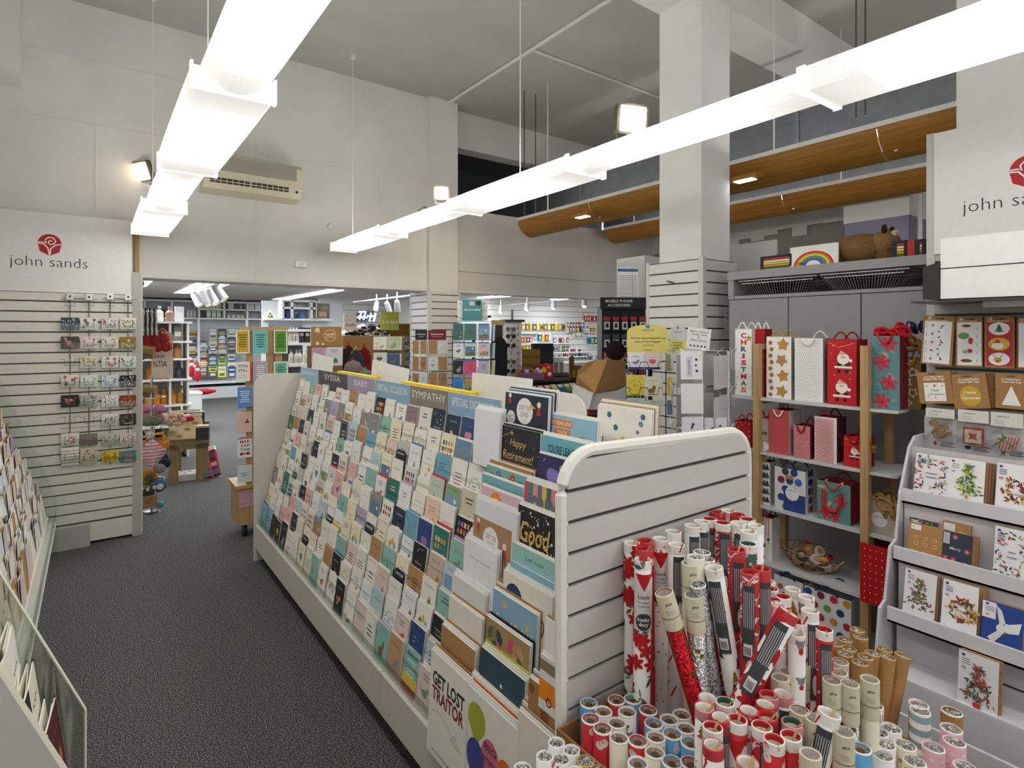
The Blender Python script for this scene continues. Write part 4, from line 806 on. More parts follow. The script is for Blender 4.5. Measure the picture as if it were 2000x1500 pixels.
for k in range(9):
    f = k / 8; x = -.045 - .25 * f; z = .66 + .66 * f
    M().box((x - .05, 1.302, z - .006), (x + .005, 1.598, z), 'dedcd4:paint').build('tier_shelf', t)
    for j in range(2):
        yc = 1.30 + .075 + j * .15; base = [['f4f1e8', '5a2028'], ['22262b', 'efe9d6'], ['f0ead6', 'f4f1e8'], ['1f3f6a', 'e8dcc0'], ['f3efe4', 'c9ced0'], ['22262b', 'e8c9cf'], ['d9a9b0', 'f4f1e8'], ['b08a50', 'f4f1e8'], ['e9c93c', '3f86b5']][k][j]
        _, P, d = design(R, .13, .19, base)
        h_ = .20 * R.uniform(.95, 1.1)
        o = sheet('greeting_card', .13, h_, .003, base, P, (x, yc, z), FACE_R + R.uniform(-.08, .08), .12)
        tag(o, f"{ {'5a2028': 'maroon', 'efe9d6': 'cream', 'f0ead6': 'cream', '1f3f6a': 'deep blue', 'e8dcc0': 'beige', 'f3efe4': 'white', 'c9ced0': 'grey', 'e8c9cf': 'pink', 'd9a9b0': 'pink', 'b08a50': 'tan', 'e9c93c': 'yellow', '3f86b5': 'blue'}.get(base, CN.get(base, 'cream')) } card, {d}, {ORD[k + 1]} tier up, {'near' if j == 0 else 'far'} behind grey end panel", 'greeting card', 'cards in the nearest left unit')
        for q in range(1, R.choice([4, 5, 6])):
            X4 = Matrix.Translation((x - .008 * q, yc + R.uniform(-.004, .004), z)) @ Euler((-.12 + .04 * R.random(), 0, FACE_R + R.uniform(-.06, .06))).to_matrix().to_4x4()
            spare.box((-.065, 0, 0), (.065, .0025, h_ * R.uniform(.95, 1.04)), R.choice(['f4f1e8', 'f4efdc', 'e8e2d0', base]), X4)
stuff(tag(spare.build('spare_cards'), 'spare cards behind the grey end panel in the bottom left corner', 'cards'))
tag(M().box((.22, 1.83, .0005), (.236, 1.836, .003), 'f4f4f0').build('paper_scrap'), 'tiny white paper scrap on the dark carpet', 'scrap')
# ------------------------------------------------------------------ wooden card stand at the far end of the gondola
SY = 4.98
t = tag(empty('wooden_card_stand', (0, 0, 0)), 'light wooden stand on castors with tiers of small quote cards, behind the gondola', 'stand')
xa, xb = pt(463, 700, Y=SY).x, pt(568, 700, Y=SY).x
WD = 'c2a06c:wood'
for x in (xa + .07, xb - .12, (xa + xb) / 2 + .02):
    M().box((x, SY, .30), (x + .05, SY + .04, 1.66), WD).build('post', t)
M().box((xa + .03, SY - .01, 1.655), (xb - .03, SY + .05, 1.69), WD).build('top_rail', t)
M().box((xa, SY - .03, .10), (xb, SY + .25, .40), WD).build('base_box', t)
M().box((xa - .02, SY - .06, .40), (xb + .02, SY + .27, .425), WD).build('base_shelf', t)
for x in (xa + .06, xb - .06): M().lathe([(0, -.014), (.045, -.014), (.045, .014), (0, .014)], '1f1f20:plastic', 14, Matrix.Translation((x, SY + .02, .047)) @ Matrix.Rotation(math.pi / 2, 4, 'Y')).box((x - .01, SY, .07), (x + .01, SY + .04, .10), '2a2a2a:metal').build('castor', t)
rows = [(645, 690, [(461, 487, 'd2ab2c', 'mustard'), (494, 523, '74c4c2', 'turquoise'), (535, 561, '5ea03a', 'green')]), (707, 744, [(461, 488, 'eeeae0', 'white YOU STILL'), (495, 523, 'b9a8bd', 'lilac'), (535, 562, '6fbf9f', 'mint')]), (757, 795, [(464, 492, '5f8fd0', 'blue')]), (806, 843, [(463, 491, 'e6bfb4', 'pink moustache')]), (856, 892, [(464, 492, 'ebe8e4', 'letter-patterned')]), (911, 940, [(464, 492, 'cfdcdc', 'pale blue HAPPILY')]), (952, 988, [(467, 495, 'c8a0b4', 'dotted pink')])]
for r_, (ya, yb, cs) in enumerate(rows):
    zb_ = pt(470, yb, Y=SY - .02).z
    M().box((xa - .01, SY - .03, zb_ - .012), (xb + .01, SY, zb_), CLEAR).build('clear_ledge', t)
    for (p0, p1, col, nm) in cs:
        A, B = pt(p0, ya, Y=SY - .03), pt(p1, yb, Y=SY - .03); w_, h_ = B.x - A.x, A.z - B.z
        if col in ('eeeae0',): P = [rect(w_ / 2, 0, .012, h_, 'e0402c'), text('YOU', 0, h_ * .78, '2a2a2c', w=w_ * .7, bold=.02), text('STILL', 0, h_ * .56, '2a2a2c', w=w_ * .66, bold=.02)] + rnd_lines(R, 0, h_ * .38, w_ * .7, 3, h_ * .1, 'b9a8a0')
        elif 'letter' in nm: P = [rect(-w_ / 2, h_ * .94, w_, h_ * .06, 'b0303a')] + [text('MARYAPTABM'[i * 3:i * 3 + 3] or 'Y', 0, h_ * (.8 - .2 * i), ['b0303a', '5a6a78', '3f8f95', 'b0303a'][i], w=w_ * .7, h=h_ * .14, bold=.03) for i in range(4)]
        elif 'moust' in nm: P = [disc(w_ * .12, h_ * .5, w_ * .08, '2a2a2a'), disc(w_ * .26, h_ * .5, w_ * .08, '2a2a2a'), rect(w_ * .16, h_ * .55, w_ * .08, h_ * .1, '2a2a2a')]
        elif 'HAPP' in nm: P = [text('HAPPILY', 0, h_ * .55, '5a5a5c', w=w_ * .6), text('BIRTH', 0, h_ * .4, '5a5a5c', w=w_ * .4)]
        elif 'dotted' in nm: P = [disc(w_ * (-.3 + .3 * (i % 3)), h_ * (.2 + .25 * (i // 3)), w_ * .04, '8a5a7a', 8) for i in range(9)]
        else: P = [ ] + rnd_lines(R, 0, h_ * .78, w_ * .7, 6, h_ * .1, 'eef2f6' if 'blue' in nm or 'lilac' in nm else '2f3a2c', h_ * .035)
        if nm in ('mustard', 'green', 'mint'): P = [rect(-w_ / 2, 0, w_, w_ * .1, 'f1efe8'), rect(-w_ / 2, h_ - w_ * .06, w_, w_ * .06, 'f1efe8'), rect(-w_ / 2, 0, w_ * .08, h_, 'f1efe8'), rect(w_ * .42, 0, w_ * .08, h_, 'f1efe8')] + P
        o = sheet('quote_card', w_, h_, .003, col, P, ((A.x + B.x) / 2, SY - .035, B.z), 0, .04)
        tag(o, f'{nm} quote card on the wooden stand, {ORD[r_ + 1]} row down', 'greeting card', 'quote cards on the wooden stand')
        s = M()
        for q in range(4): s.box((-w_ / 2 + .006 * q, .004 + .006 * q, 0), (w_ / 2 + .004 * q, .006 + .006 * q, h_ * (1 + .01 * q)), ['f4f1e8', 'e8dcc4', 'b98d5a', '8e8f92'][q])
        stuff(tag(s.build('spare_cards', None, ((A.x + B.x) / 2, SY - .035, B.z), (-.04, 0, 0)), f'spare cards behind the {nm} quote card on the wooden stand', 'cards'))
# ------------------------------------------------------------------ pillar cladding (slats on two faces)
def cladding(x0, y0, x1, y1, z0, z1, label, col='dddcd6:paint', faces='LF'):
    t = tag(empty('slatted_pillar_cladding', (0, 0, 0)), label, 'display panel')
    M().box((x0, y0, z0), (x1, y1, z1), '55544f:paint').build('groove_backing', t)
    z = z0
    while z < z1 - .02:
        b = min(z + .067, z1)
        if 'L' in faces: M().box((x0 - .012, y0 + .02, z), (x0, y1 - .005, b), col).build('slat', t)
        if 'F' in faces: M().box((x0 + .02, y0 - .012, z), (x1 - .005, y0, b), 'd5d5d1:paint').build('slat', t)
        z += .0775
    M().box((x0 - .016, y0 - .016, z0), (x0 + .022, y0 + .022, z1 + .01), 'd2d1cc:paint').build('corner_trim', t)
    if 'L' in faces: M().box((x0 - .016, y1 - .02, z0), (x0 + .01, y1 + .005, z1 + .01), 'd2d1cc:paint').build('corner_trim', t)
    if 'F' in faces: M().box((x1 - .02, y0 - .016, z0), (x1 + .005, y0 + .01, z1 + .01), 'c4c4c0:paint').build('corner_trim', t)
    return t
cl = cladding(3.27, 2.30, 3.66, 2.76, .05, 2.14, 'white slatted cladding around the middle pillar, with a small postcard notice')
P = [text('STANDARD', 0, .12, '2f3032', w=.10), text('POSTCARDS', 0, .085, '2f3032', w=.11), text('$1', 0, .04, '2f3032', h=.022)]
sheet('notice', .12, .15, .002, 'dcdcda', P, (3.56, 2.281, 1.66), 0, 0, parent=cl)
tag(M().tube([pt(1302, 549, X=3.25), pt(1318, 553, X=3.25), pt(1318, 553, X=3.25) + Vector((-.06, 0, .01))], .004, '6a6a68:metal').build('display_hook'), 'small metal hook on the left face of the pillar cladding', 'hook')
cladding(2.985, 5.585, 3.375, 6.02, .05, 2.10, 'white slatted cladding around the far pilaster between the two openings', 'e4e4e1:paint')
# ------------------------------------------------------------------ grey cabinet with basket shelf
CX = 3.35; CYA, CYB = 2.155, .96
t = tag(empty('grey_cabinet', (0, 0, 0)), 'tall grey cabinet with an open basket shelf, between pillar and right wall panel', 'cabinet')
GC = '8f9092:paint'
M().box((CX + .02, CYB, 0), (CX + .50, CYA, 1.86), GC).build('carcass', t)
ym = (CYA + CYB) / 2 + .0
for a, b in ((CYB, 1.36), (1.363, 1.76), (1.763, CYA)): M().box((CX, a + .002, .05), (CX + .02, b - .002, 1.855), '97989a:paint').build('door_panel', t)
M().box((CX, CYB, 1.86), (CX + .5, CYA, 1.88), '9c9d9f:paint').build('shelf_board', t)
M().box((CX + .46, CYB, 1.88), (CX + .5, CYA, 2.0), '7a7b7e:paint').build('back_board', t)
M().box((CX - .02, CYB, 1.985), (CX + .5, CYA, 2.035), 'a0a1a3:paint').build('top_board', t)
M().box((CX - .01, CYA - .04, 1.86), (CX + .5, CYA, 1.985), '9c9d9f:paint').build('side_board', t)
def basket(y0, y1, label):
    b = tag(empty('wire_basket', (0, 0, 0)), label, 'basket', 'chrome wire baskets on the grey cabinet')
    x0, x1, z0, z1 = CX + .01, CX + .4, 1.884, 1.975
    m = M(); c = 'b5b5b5:metal'
    for x in (x0, x1):
        m = M(); m.tube([(x, y0, z1), (x, y1, z1)], .004, c, 5).tube([(x, y0 + .02, z1 - .018), (x, y1 - .02, z1 - .018)], .003, c, 5)
        k = 26
        for i in range(k): 
            ya, yb = y0 + (y1 - y0) * i / k, y0 + .06 + (y1 - y0 - .12) * i / k; m.tube([(x, ya, z1), (x + (.03 if x == x0 else -.03), yb, z0)], .0018, c, 4)
        m.build('long_side', b)
    m = M()
    for y in (y0, y1):
        m = M(); m.tube([(x0, y, z1), (x1, y, z1)], .004, c, 5)
        for i in range(12):
            xx = x0 + (x1 - x0) * i / 12; m.tube([(xx, y, z1), (x0 + .03 + (x1 - x0 - .06) * i / 12, y + (.06 if y == y0 else -.06), z0)], .0018, c, 4)
        m.build('short_side', b)
    m = M()
    for i in range(14): yy = y0 + .06 + (y1 - y0 - .12) * i / 13; m.tube([(x0 + .03, yy, z0), (x1 - .03, yy, z0)], .0018, c, 4)
    m.build('base_wires', b)
basket(1.60, 2.09, 'chrome wire basket at the left end of the grey cabinet'); basket(1.14, 1.58, 'chrome wire basket at the right end of the grey cabinet')
# things on top of the cabinet
TZ = 2.035
def rainbow_box(px0, px1, h, label, c0='26282c'):
    A, B = pt(px0, 520, X=CX + .03), pt(px1, 520, X=CX + .03)
    t = tag(M().box((CX + .03, B.y, TZ), (CX + .33, A.y, TZ + h), c0 + ':paper').build('striped_box'), label, 'box', 'boxes with rainbow stripes')
    for i, c in enumerate(('2f6a4a', 'e8a02c', 'e9d93c', 'f2f0ea', 'c9303a')): M().box((CX + .026, B.y + .012, TZ + h * (.06 + .16 * i)), (CX + .0298, A.y - .025, TZ + h * (.18 + .16 * i)), c).build('stripe', t)
rainbow_box(1485, 1546, .085, 'black box with rainbow stripes left of the rainbow picture')
rainbow_box(1742, 1771, .09, 'black box with rainbow stripes just right of the plush animal')
rainbow_box(1786, 1806, .085, 'black box with rainbow stripes at the right panel edge')
t = tag(M().box((CX + .03, pt(1786, 500, X=CX + .03).y, TZ), (CX + .3, pt(1772, 500, X=CX + .03).y, TZ + .085), 'c9303a').build('striped_box'), 'red and blue box between two black striped boxes', 'box')
A, B = pt(1546, 505, X=CX + .05), pt(1640, 500, X=CX + .05)
rw = A.y - B.y
arc = []
for i, c in enumerate(('c9302c', 'e8862c', 'e9d93c', '5aa04a', '3f86c5', '6a4a9a')):
    r0 = .115 - .012 * i; vs = [(q * math.cos(math.pi * j / 16), q * .75 * math.sin(math.pi * j / 16)) for q in (r0 - .012, r0) for j in range(17)]
    arc.append((vs, [(j, j + 1, 18 + j, 17 + j) for j in range(16)], c))
o = sheet('rainbow_picture', rw, .12, .012, 'f2f2f0', arc + [text('the', -.07, .02, '2a2a2c', h=.02, bold=.03)], (CX + .03, (A.y + B.y) / 2, TZ), FACE_L, .03); tag(o, 'white picture board with a rainbow arch on the grey cabinet', 'picture')
# plush wombat, seen from its back
A = pt(1690, 505, X=CX + .18)
m = M()
def blob(m, c, r, col, n=14, k=9, nz=.03, seed=1):
    q = random.Random(seed); vs = []; fs = []
    for i in range(k + 1):
        th = math.pi * i / k
        for j in range(n):
            ph = 2 * math.pi * j / n; s = 1 + q.uniform(-nz, nz)
            vs.append((c[0] + r[0] * s * math.sin(th) * math.cos(ph), c[1] + r[1] * s * math.sin(th) * math.sin(ph), c[2] + r[2] * s * math.cos(th)))
    for i in range(k):
        for j in range(n): fs.append((i * n + j, (i + 1) * n + j, (i + 1) * n + (j + 1) % n, i * n + (j + 1) % n))
    m.add(vs, fs, col); return m
FUR = '8a6a46:cloth'
t = tag(empty('plush_animal', (A.x, A.y, TZ)), 'brown plush animal lying with its back turned on the grey cabinet', 'soft toy')
blob(M(), (0, 0.03, .085), (.12, .15, .088), FUR, 18, 12, .015).build('body', t, smooth=True)
blob(M(), (0, -.10, .10), (.085, .075, .075), '967450:cloth', 16, 10, .015).build('head', t, smooth=True)
for s in (-1, 1):
    blob(M(), (s * .05, -.115, .175), (.022, .014, .026), '3f3028:cloth', 10, 6, .02).build('ear', t, smooth=True)
    blob(M(), (-.02 * s + .07 * s, -.12, .03), (.035, .05, .03), '7a5a3a:cloth', 10, 6, .02).build('paw', t, smooth=True)
    blob(M(), (s * .08, .13, .03), (.045, .05, .03), '7a5a3a:cloth', 10, 6, .02).build('paw', t, smooth=True)
blob(M(), (-.02, -.155, .15), (.02, .02, .02), 'd9c8b0:cloth', 10, 6, .1).build('tuft', t)
# pale boards leaning behind the cabinet
A, B = pt(1424, 480, X=3.95), pt(1516, 470, X=3.95)
tag(M().box((3.95, B.y, 1.2), (3.97, A.y, A.z), 'd0d0cd:paint').build('leaning_board'), 'pale board leaning behind the grey cabinet beside the pillar', 'board')
# white tall cabinet, price board, phone stand
t = tag(M().box((4.6, 3.93, 0), (4.90, 4.32, 2.44), 'd3d2ce:paint').build('tall_cabinet'), 'tall pale cabinet between the pillar and the far wall', 'cabinet')
M().box((4.595, 3.94, .05), (4.60, 4.31, 2.40), 'c9c8c4:paint').build('door', t)
for i in range(16): M().box((4.62, 3.922, .3 + i * .0775), (4.89, 3.93, .3 + i * .0775 + .066), 'dcdcd8:paint').build('slat', t)
A, B = pt(1209, 538, X=4.5), pt(1248, 583, X=4.5)
P = [rect(-.1, .27, .2, .03, '2f6a9a')] + [rect(-.09, .02 + i * .019, .18, .005, '7a7c80') for i in range(12)] + [rect(.04, .02, .003, .24, '7a7c80')]
q = pt(1228, 584, d=5.55); tag(sheet('price_list', .2, .31, .006, 'eceae6', P, (q.x, q.y, q.z), -.55, .1), 'tall printed price list with a blue heading above the black phone accessory stand', 'sign')
q = pt(1272, 546, d=5.2); tag(sheet('orange_notice', .09, .075, .004, 'd8602c', rnd_lines(R, 0, .06, .07, 4, .014, 'f2d8c8'), (4.80, 3.915, 2.02), 0, 0), 'small orange notice on the tall pale cabinet', 'notice')
q = pt(1218, 740, d=5.5)
t = tag(empty('phone_accessory_stand', (q.x, q.y, 0), (0, 0, -.62)), 'black stand headed MOBILE PHONE ACCESSORIES, hung with blister packs', 'stand')
M().box((-.21, 0, .3), (.21, .28, 1.90), '26272a:plastic').build('body', t)
M().box((-.26, -.08, 0), (.26, .34, .3), '2f3033:plastic').build('base', t)
o = sheet('header_board', .46, .11, .02, '2a2b2f', [text('MOBILE PHONE', -.05, .075, 'e9e9e9', w=.26), text('ACCESSORIES', -.05, .035, 'e9e9e9', w=.22)], (0, -.03, 1.87), 0, 0, parent=t, edge='2a2b2f'); o['label'] = 'black header board with white lettering'
for i in range(9): M().box((.211, .04, .95 + i * .1), (.216, .24, .965 + i * .1), 'c9c9c9').build('side_lettering', t) if i < 3 else None
for r_ in range(5):
    for c in range(5):
        x = -.17 + c * .085; z = 1.66 - r_ * .17
        o = M().box((-.034, 0, 0), (.034, .012, .14), '34363b:plastic').box((-.026, -.012, .012), (.026, 0, .085), 'c9ccd0:plastic').box((-.030, -.003, .098), (.03, 0, .134), ['b03038', '4a4d55'][(r_ == 1)]).box((-.012, -.014, .03), (.012, -.011, .07), '1f2023').build('blister_pack', None, (0, 0, 0))
        o.matrix_world = Matrix.Translation((q.x, q.y, 0)) @ Matrix.Rotation(-.62, 4, 'Z') @ Matrix.Translation((x, -.05, z))
        tag(o, f'blister pack on the black phone stand, {ORD[r_ + 1]} row down, {ORD[c + 1]} from the left', 'blister pack', 'phone accessory packs')
# ------------------------------------------------------------------ right wall panel with sign, pelmet box, back slats
PX = 3.0; PYE = .945
t = tag(empty('slatwall_panel', (0, 0, 0)), 'grey slatted panel with a white rose sign board at the right edge', 'display panel')
M().box((PX, -1.5, 0), (PX + .03, PYE - .032, 1.988), '5f5e5b:paint').build('groove_backing', t)
z = .1
while z < 1.98:
    M().box((PX - .012, -1.5, z), (PX, PYE - .01, min(z + .067, 1.99)), 'b5b2ac:paint').build('slat', t); z += .0775
M().box((PX - .014, PYE - .03, 0), (PX + .18, PYE + .001, 2.525), 'c3c3bf:paint').build('edge_post', t)
ya, yb = PYE - .03, -1.5; cy = (ya + yb) / 2
A, B = pt(1880, 405, X=PX - .02), pt(1962, 400, X=PX - .02); jw = (A.y - B.y) / .425
zc = pt(2006, 330, X=PX - .02); zt_ = pt(1915, 403, X=PX - .02).z; tx = A.y - jw / 2
o = sheet('sign_board', ya - yb, .53, .02, 'e2e2df:paint', rose(cy - zc.y, zc.z - 1.99, .054) + [text('john sands', cy - tx, zt_ - 1.99, '33343a', w=jw, bold=-.012)], (PX - .02, cy, 1.99), FACE_L, 0, parent=t, edge='dcdcd8:paint')
o['label'] = 'white sign board with a red rose and thin dark lettering'
t = tag(empty('pelmet_box', (0, 0, 0)), 'white light pelmet box with a black end cap under the right sign', 'pelmet')
for z0, z1 in ((1.905, 2.022), (1.782, 1.90)): M().box((2.74, -1.5, z0), (2.755, .82, z1), 'ececea:paint').build('front_panel', t)
M().box((2.755, -1.5, 1.77), (PX - .02, .82, 2.0), '77777a:paint').build('body', t)
M().add([(2.735, .822, 1.775), (2.98, .822, 1.775), (2.98, .822, 1.93), (2.735, .822, 1.93), (2.80, .90, 1.785), (2.98, .90, 1.785), (2.98, .90, 1.92), (2.80, .90, 1.92)], [(3, 2, 1, 0), (4, 5, 6, 7), (0, 1, 5, 4), (1, 2, 6, 5), (2, 3, 7, 6), (3, 0, 4, 7)], '37383a:plastic').build('end_cap', t)
M().box((2.70, -1.5, 1.768), (PX - .02, .91, 1.774), '4a4a4b:plastic').build('base_plate', t)
M().box((2.80, .52, 1.745), (2.90, .70, 1.768), 'b9b9b6:metal').build('lamp_bracket', t)
# hanging packs -----------------------------------------------------------
def pack(px0, px1, py0, py1, base, fn, label, X=2.955, t=.02, back=3, roll=0, name='gift_tag_pack', cat='gift tags', group='gift tag packs hanging on the right panel'):
    A, B = pt(px0, (py0 + py1) / 2, X=X), pt(px1, (py0 + py1) / 2, X=X); a_, b_ = pt((px0 + px1) / 2, py0, X=X), pt((px0 + px1) / 2, py1, X=X)
    w_, h_ = A.y - B.y, a_.z - b_.z
    o = sheet(name, w_, h_, t, base, fn(w_, h_), (X - t, (A.y + B.y) / 2, b_.z), FACE_L, 0, edge='9a7348:kraft', roll=roll)
    tag(o, label, cat, group)
    M().tube([(0, -.012, h_ * .955), (0, .045, h_ * .955)], .0022, '9a9a98:metal', 5).build('hook', o)
    for q in range(back): M().box((-w_ / 2 + .004 * (q + 1), t + .001 + .004 * q, .003 * q), (w_ / 2 + .005 * (q + 1), t + .004 + .004 * q, h_ - .003), 'a07a50:kraft').build('pack_behind', o)
    return o
KR = 'a67f55:kraft'
def hdr(w, h, n): return [text(n, -w * .3, h * .955, 'f2efe8', h=h * .045, bold=.03), rect(-w * .12, h * .94, w * .3, h * .018, '3a2f26'), rect(-w * .4, h * .905, w * .7, h * .008, 'e9dfd0')]
pack(1801, 1862, 617, 712, KR, lambda w, h: hdr(w, h, '20') + [rect(-w * .44, h * .03, w * .86, h * .86, 'ebebee')] + [star(-w * .18, h * (.8 - .17 * i), w * .07, 'b8303a', 3, .4, .5 * i) for i in range(5)] + sum([[leaf(w * .08, h * (.8 - .07 * i), w * .12, i * 1.3, '2f3a36') for i in range(11)]], []) + [rect(-w * .38, h * (.74 - .17 * i), w * .014, h * .1, '7a7a80') for i in range(5)], 'kraft pack of tall white gift tags with small red hats, leftmost of the top row', roll=.06)
pack(1870, 1922, 619, 716, KR, lambda w, h: hdr(w, h, '20') + [rect(-w * .44, h * .03, w * .9, h * .86, 'e9e6e0'), rect(w * .16, h * .03, w * .3, h * .86, 'e4e4ea'), disc(-w * .1, h * .82, w * .18, '8a4a26', 10, h * .03), disc(-w * .2, h * .62, w * .22, '6f9a5a', 10, h * .07), disc(w * .06, h * .52, w * .1, 'b8502c', 8, h * .07), disc(-w * .12, h * .3, w * .14, 'a8a8aa', 10, h * .045), disc(w * .04, h * .32, w * .1, 'b8303a', 8), disc(-w * .1, h * .12, w * .22, '7a4a2c', 12, h * .035)] + [rect(w * .28, h * (.1 + .16 * i), w * .02, h * .05, '6a6a6c') for i in range(5)], 'kraft pack of gift tags with bush animals, second of the top row')
pack(1926, 1984, 618, 718, KR, lambda w, h: hdr(w, h, '18') + [rect(-w * .44, h * .03, w * .9, h * .86, 'b8383a')] + dotsf(w * .86, h * .88, 60, ['e9a08a'], .006, .012, 3) + [disc(0, h * .76, w * .36, 'ebebee', 20, h * .125), disc(0, h * .46, w * .36, 'e0b84a', 20, h * .125), disc(0, h * .17, w * .36, 'ebebee', 20, h * .125)] + tree2(0, h * .68, h * .17, '2f6a4a', .9) + [disc(-w * .05, h * .43, w * .2, 'f2f2f2', 12, h * .07), poly([(-w * .22, h * .48), (w * .05, h * .48), (-w * .02, h * .56)], 'c9303a'), disc(-w * .04, h * .15, w * .14, 'c99a4a', 12, h * .055), disc(-w * .04, h * .13, w * .05, 'b8303a', 8), line([(-w * .12, h * .19), (-w * .2, h * .26)], w * .02, '3a2f28'), line([(w * .04, h * .19), (w * .12, h * .26)], w * .02, '3a2f28')], 'kraft pack with three oval tags of tree, beard and reindeer, third of the top row')
pack(1990, 2030, 620, 720, KR, lambda w, h: hdr(w, h, '20') + [rect(-w * .44, h * .03, w * .86, h * .86, 'ebebee')], 'kraft pack of white tags cut by the right edge of the view')
ft = lambda w, h: [text('16 CHRISTMAS', 0, h * .84, 'f2ede2', w=w * .58, bold=.02), text('Foiled Gift Tags', 0, h * .76, 'f2ede2', w=w * .6, bold=.02), rect(-w * .15, h * .92, w * .28, h * .02, '3a2f26')]
pack(1800, 1867, 726, 788, KR, lambda w, h: ft(w, h) + [rect(-w * .32, h * .08, w * .62, h * .58, 'f0efec'), star(0, h * .57, w * .07, 'b8892c'), text('Happy', 0, h * .42, '4a3a36', w=w * .26, shear=.2), text('Christmas', 0, h * .3, '4a3a36', w=w * .38, shear=.2)] + [star(w * x, h * y, w * .04, 'c9303a', 3, .4) for x, y in ((-.24, .56), (.22, .56), (.24, .3), (-.22, .24), (0, .2))], 'kraft foiled tag pack with a white Happy Christmas square', roll=-.1)
pack(1868, 1938, 730, 797, KR, lambda w, h: ft(w, h) + [disc(0, h * .36, w * .3, 'c9a43c', 24, h * .3), text('Merry', 0, h * .45, 'f6f2ea', w=w * .36, shear=.25, bold=.02), text('Christmas', 0, h * .3, 'f6f2ea', w=w * .5, shear=.25, bold=.02)], 'kraft foiled tag pack with a round gold Merry Christmas disc', roll=-.12)
pack(1947, 2010, 730, 798, KR, lambda w, h: ft(w, h) + [poly([(-w * .3, h * .1), (w * .3, h * .1), (0, h * .66)], 'f0efec')] + [disc(w * (-.2 + .05 * i), h * (.14 + .02 * ((i * 5) % 4)), w * .012, '6a6a6c', 6) for i in range(9)], 'kraft foiled tag pack with a white triangular tree')
def cookie(px0, px1, py0, ph, py1, fn, label):
    X = 2.93
    A, B = pt(px0, py0, X=X), pt(px1, py0, X=X); z0, zh, z1 = A.z, pt((px0 + px1) / 2, ph, X=X).z, pt((px0 + px1) / 2, py1, X=X).z
    w_ = A.y - B.y
    o = empty('cookie_ornament_pack', (X, (A.y + B.y) / 2, z1), (0, 0, FACE_L)); tag(o, label, 'decoration', 'packs of cookie-shaped decorations')
    sheet('header_card', w_, z0 - zh, .006, 'dedcd6', [text('candle & co', -w_ * .12, (z0 - zh) * .72, '2f3032', w=w_ * .4, bold=.02)] + [rect(-w_ * .4, (z0 - zh) * (.42 - .12 * i), w_ * .34, .0014, '9a9a98') for i in range(3)], (0, 0, zh - z1), 0, 0, parent=o)
    h_ = zh - z1; fn(o, w_, h_)
    m = M(); n = 6
    for i in range(n):
        for j in range(n):
            g_ = lambda a, b: (-w_ / 2 + w_ * a / n, -.014 - .006 * ((a * 7 + b * 5) % 3), h_ * b / n)
            m.add([g_(i, j), g_(i + 1, j), g_(i + 1, j + 1), g_(i, j + 1)], [(0, 1, 2, 3)], FILM)
    m.build('clear_bag', o)
def ginger(o, w, h): 
    m = M()
    for (x, y, r_) in ((-.2, .75, .15), (0, .5, .2), (-.18, .35, .1), (.22, .62, .1), (.1, .25, .12), (-.1, .2, .1), (.32, .35, .1)): m.lathe([(0, 0), (r_ * w, 0), (r_ * w * .95, .012), (0, .016)], 'a88a5a:kraft', 14, Matrix.Translation((x * w, 0, y * h)) @ Matrix.Rotation(math.pi / 2, 4, 'X'))
    m.prnt([star(0, h * .5, w * .08, 'b8432c'), star(0, h * .5, w * .05, 'a88a5a:kraft')], lambda u, v, q: (u, -.0165 - q, v)); m.build('biscuit', o)
def square(o, w, h):
    M().box((-w * .3, -.012, h * .06), (w * .36, 0, h * .78), 'b8383a:paper').box((-w * .24, -.0145, h * .14), (w * .3, -.012, h * .70), 'dfd6c0').prnt([star(w * .03, h * .42, w * .2, 'b8383a', 4, .5, math.pi / 4)], lambda u, v, q: (u, -.015 - q, v)).build('biscuit', o)
def candy(o, w, h):
    m = M().lathe([(0, 0), (w * .34, 0), (w * .32, .014), (0, .018)], 'e6e0da', 20, Matrix.Translation((w * .05, 0, h * .4)) @ Matrix.Rotation(math.pi / 2, 4, 'X'))
    m.prnt([line([(w * (-.2 + .1 * i), h * .15), (w * (-.08 + .1 * i), h * .65)], w * .04, 'c9404a') for i in range(6)] + [line([(-w * .3, h * .3), (0, h * .5), (w * .3, h * .2)], w * .06, '4a9a3c'), line([(-w * .25, h * .55), (0, h * .5), (-w * .1, h * .75)], w * .06, '4a9a3c')], lambda u, v, q: (u, -.0185 - q, v)); m.build('biscuit', o)
cookie(1808, 1864, 796, 816, 862, ginger, 'clear bag with a brown gingerbread shape, leftmost of the biscuit decorations')
cookie(1871, 1931, 799, 825, 871, square, 'clear bag with a red-edged square biscuit decoration')
cookie(1935, 1998, 804, 834, 884, candy, 'clear bag with a round red-striped biscuit decoration tied in green')
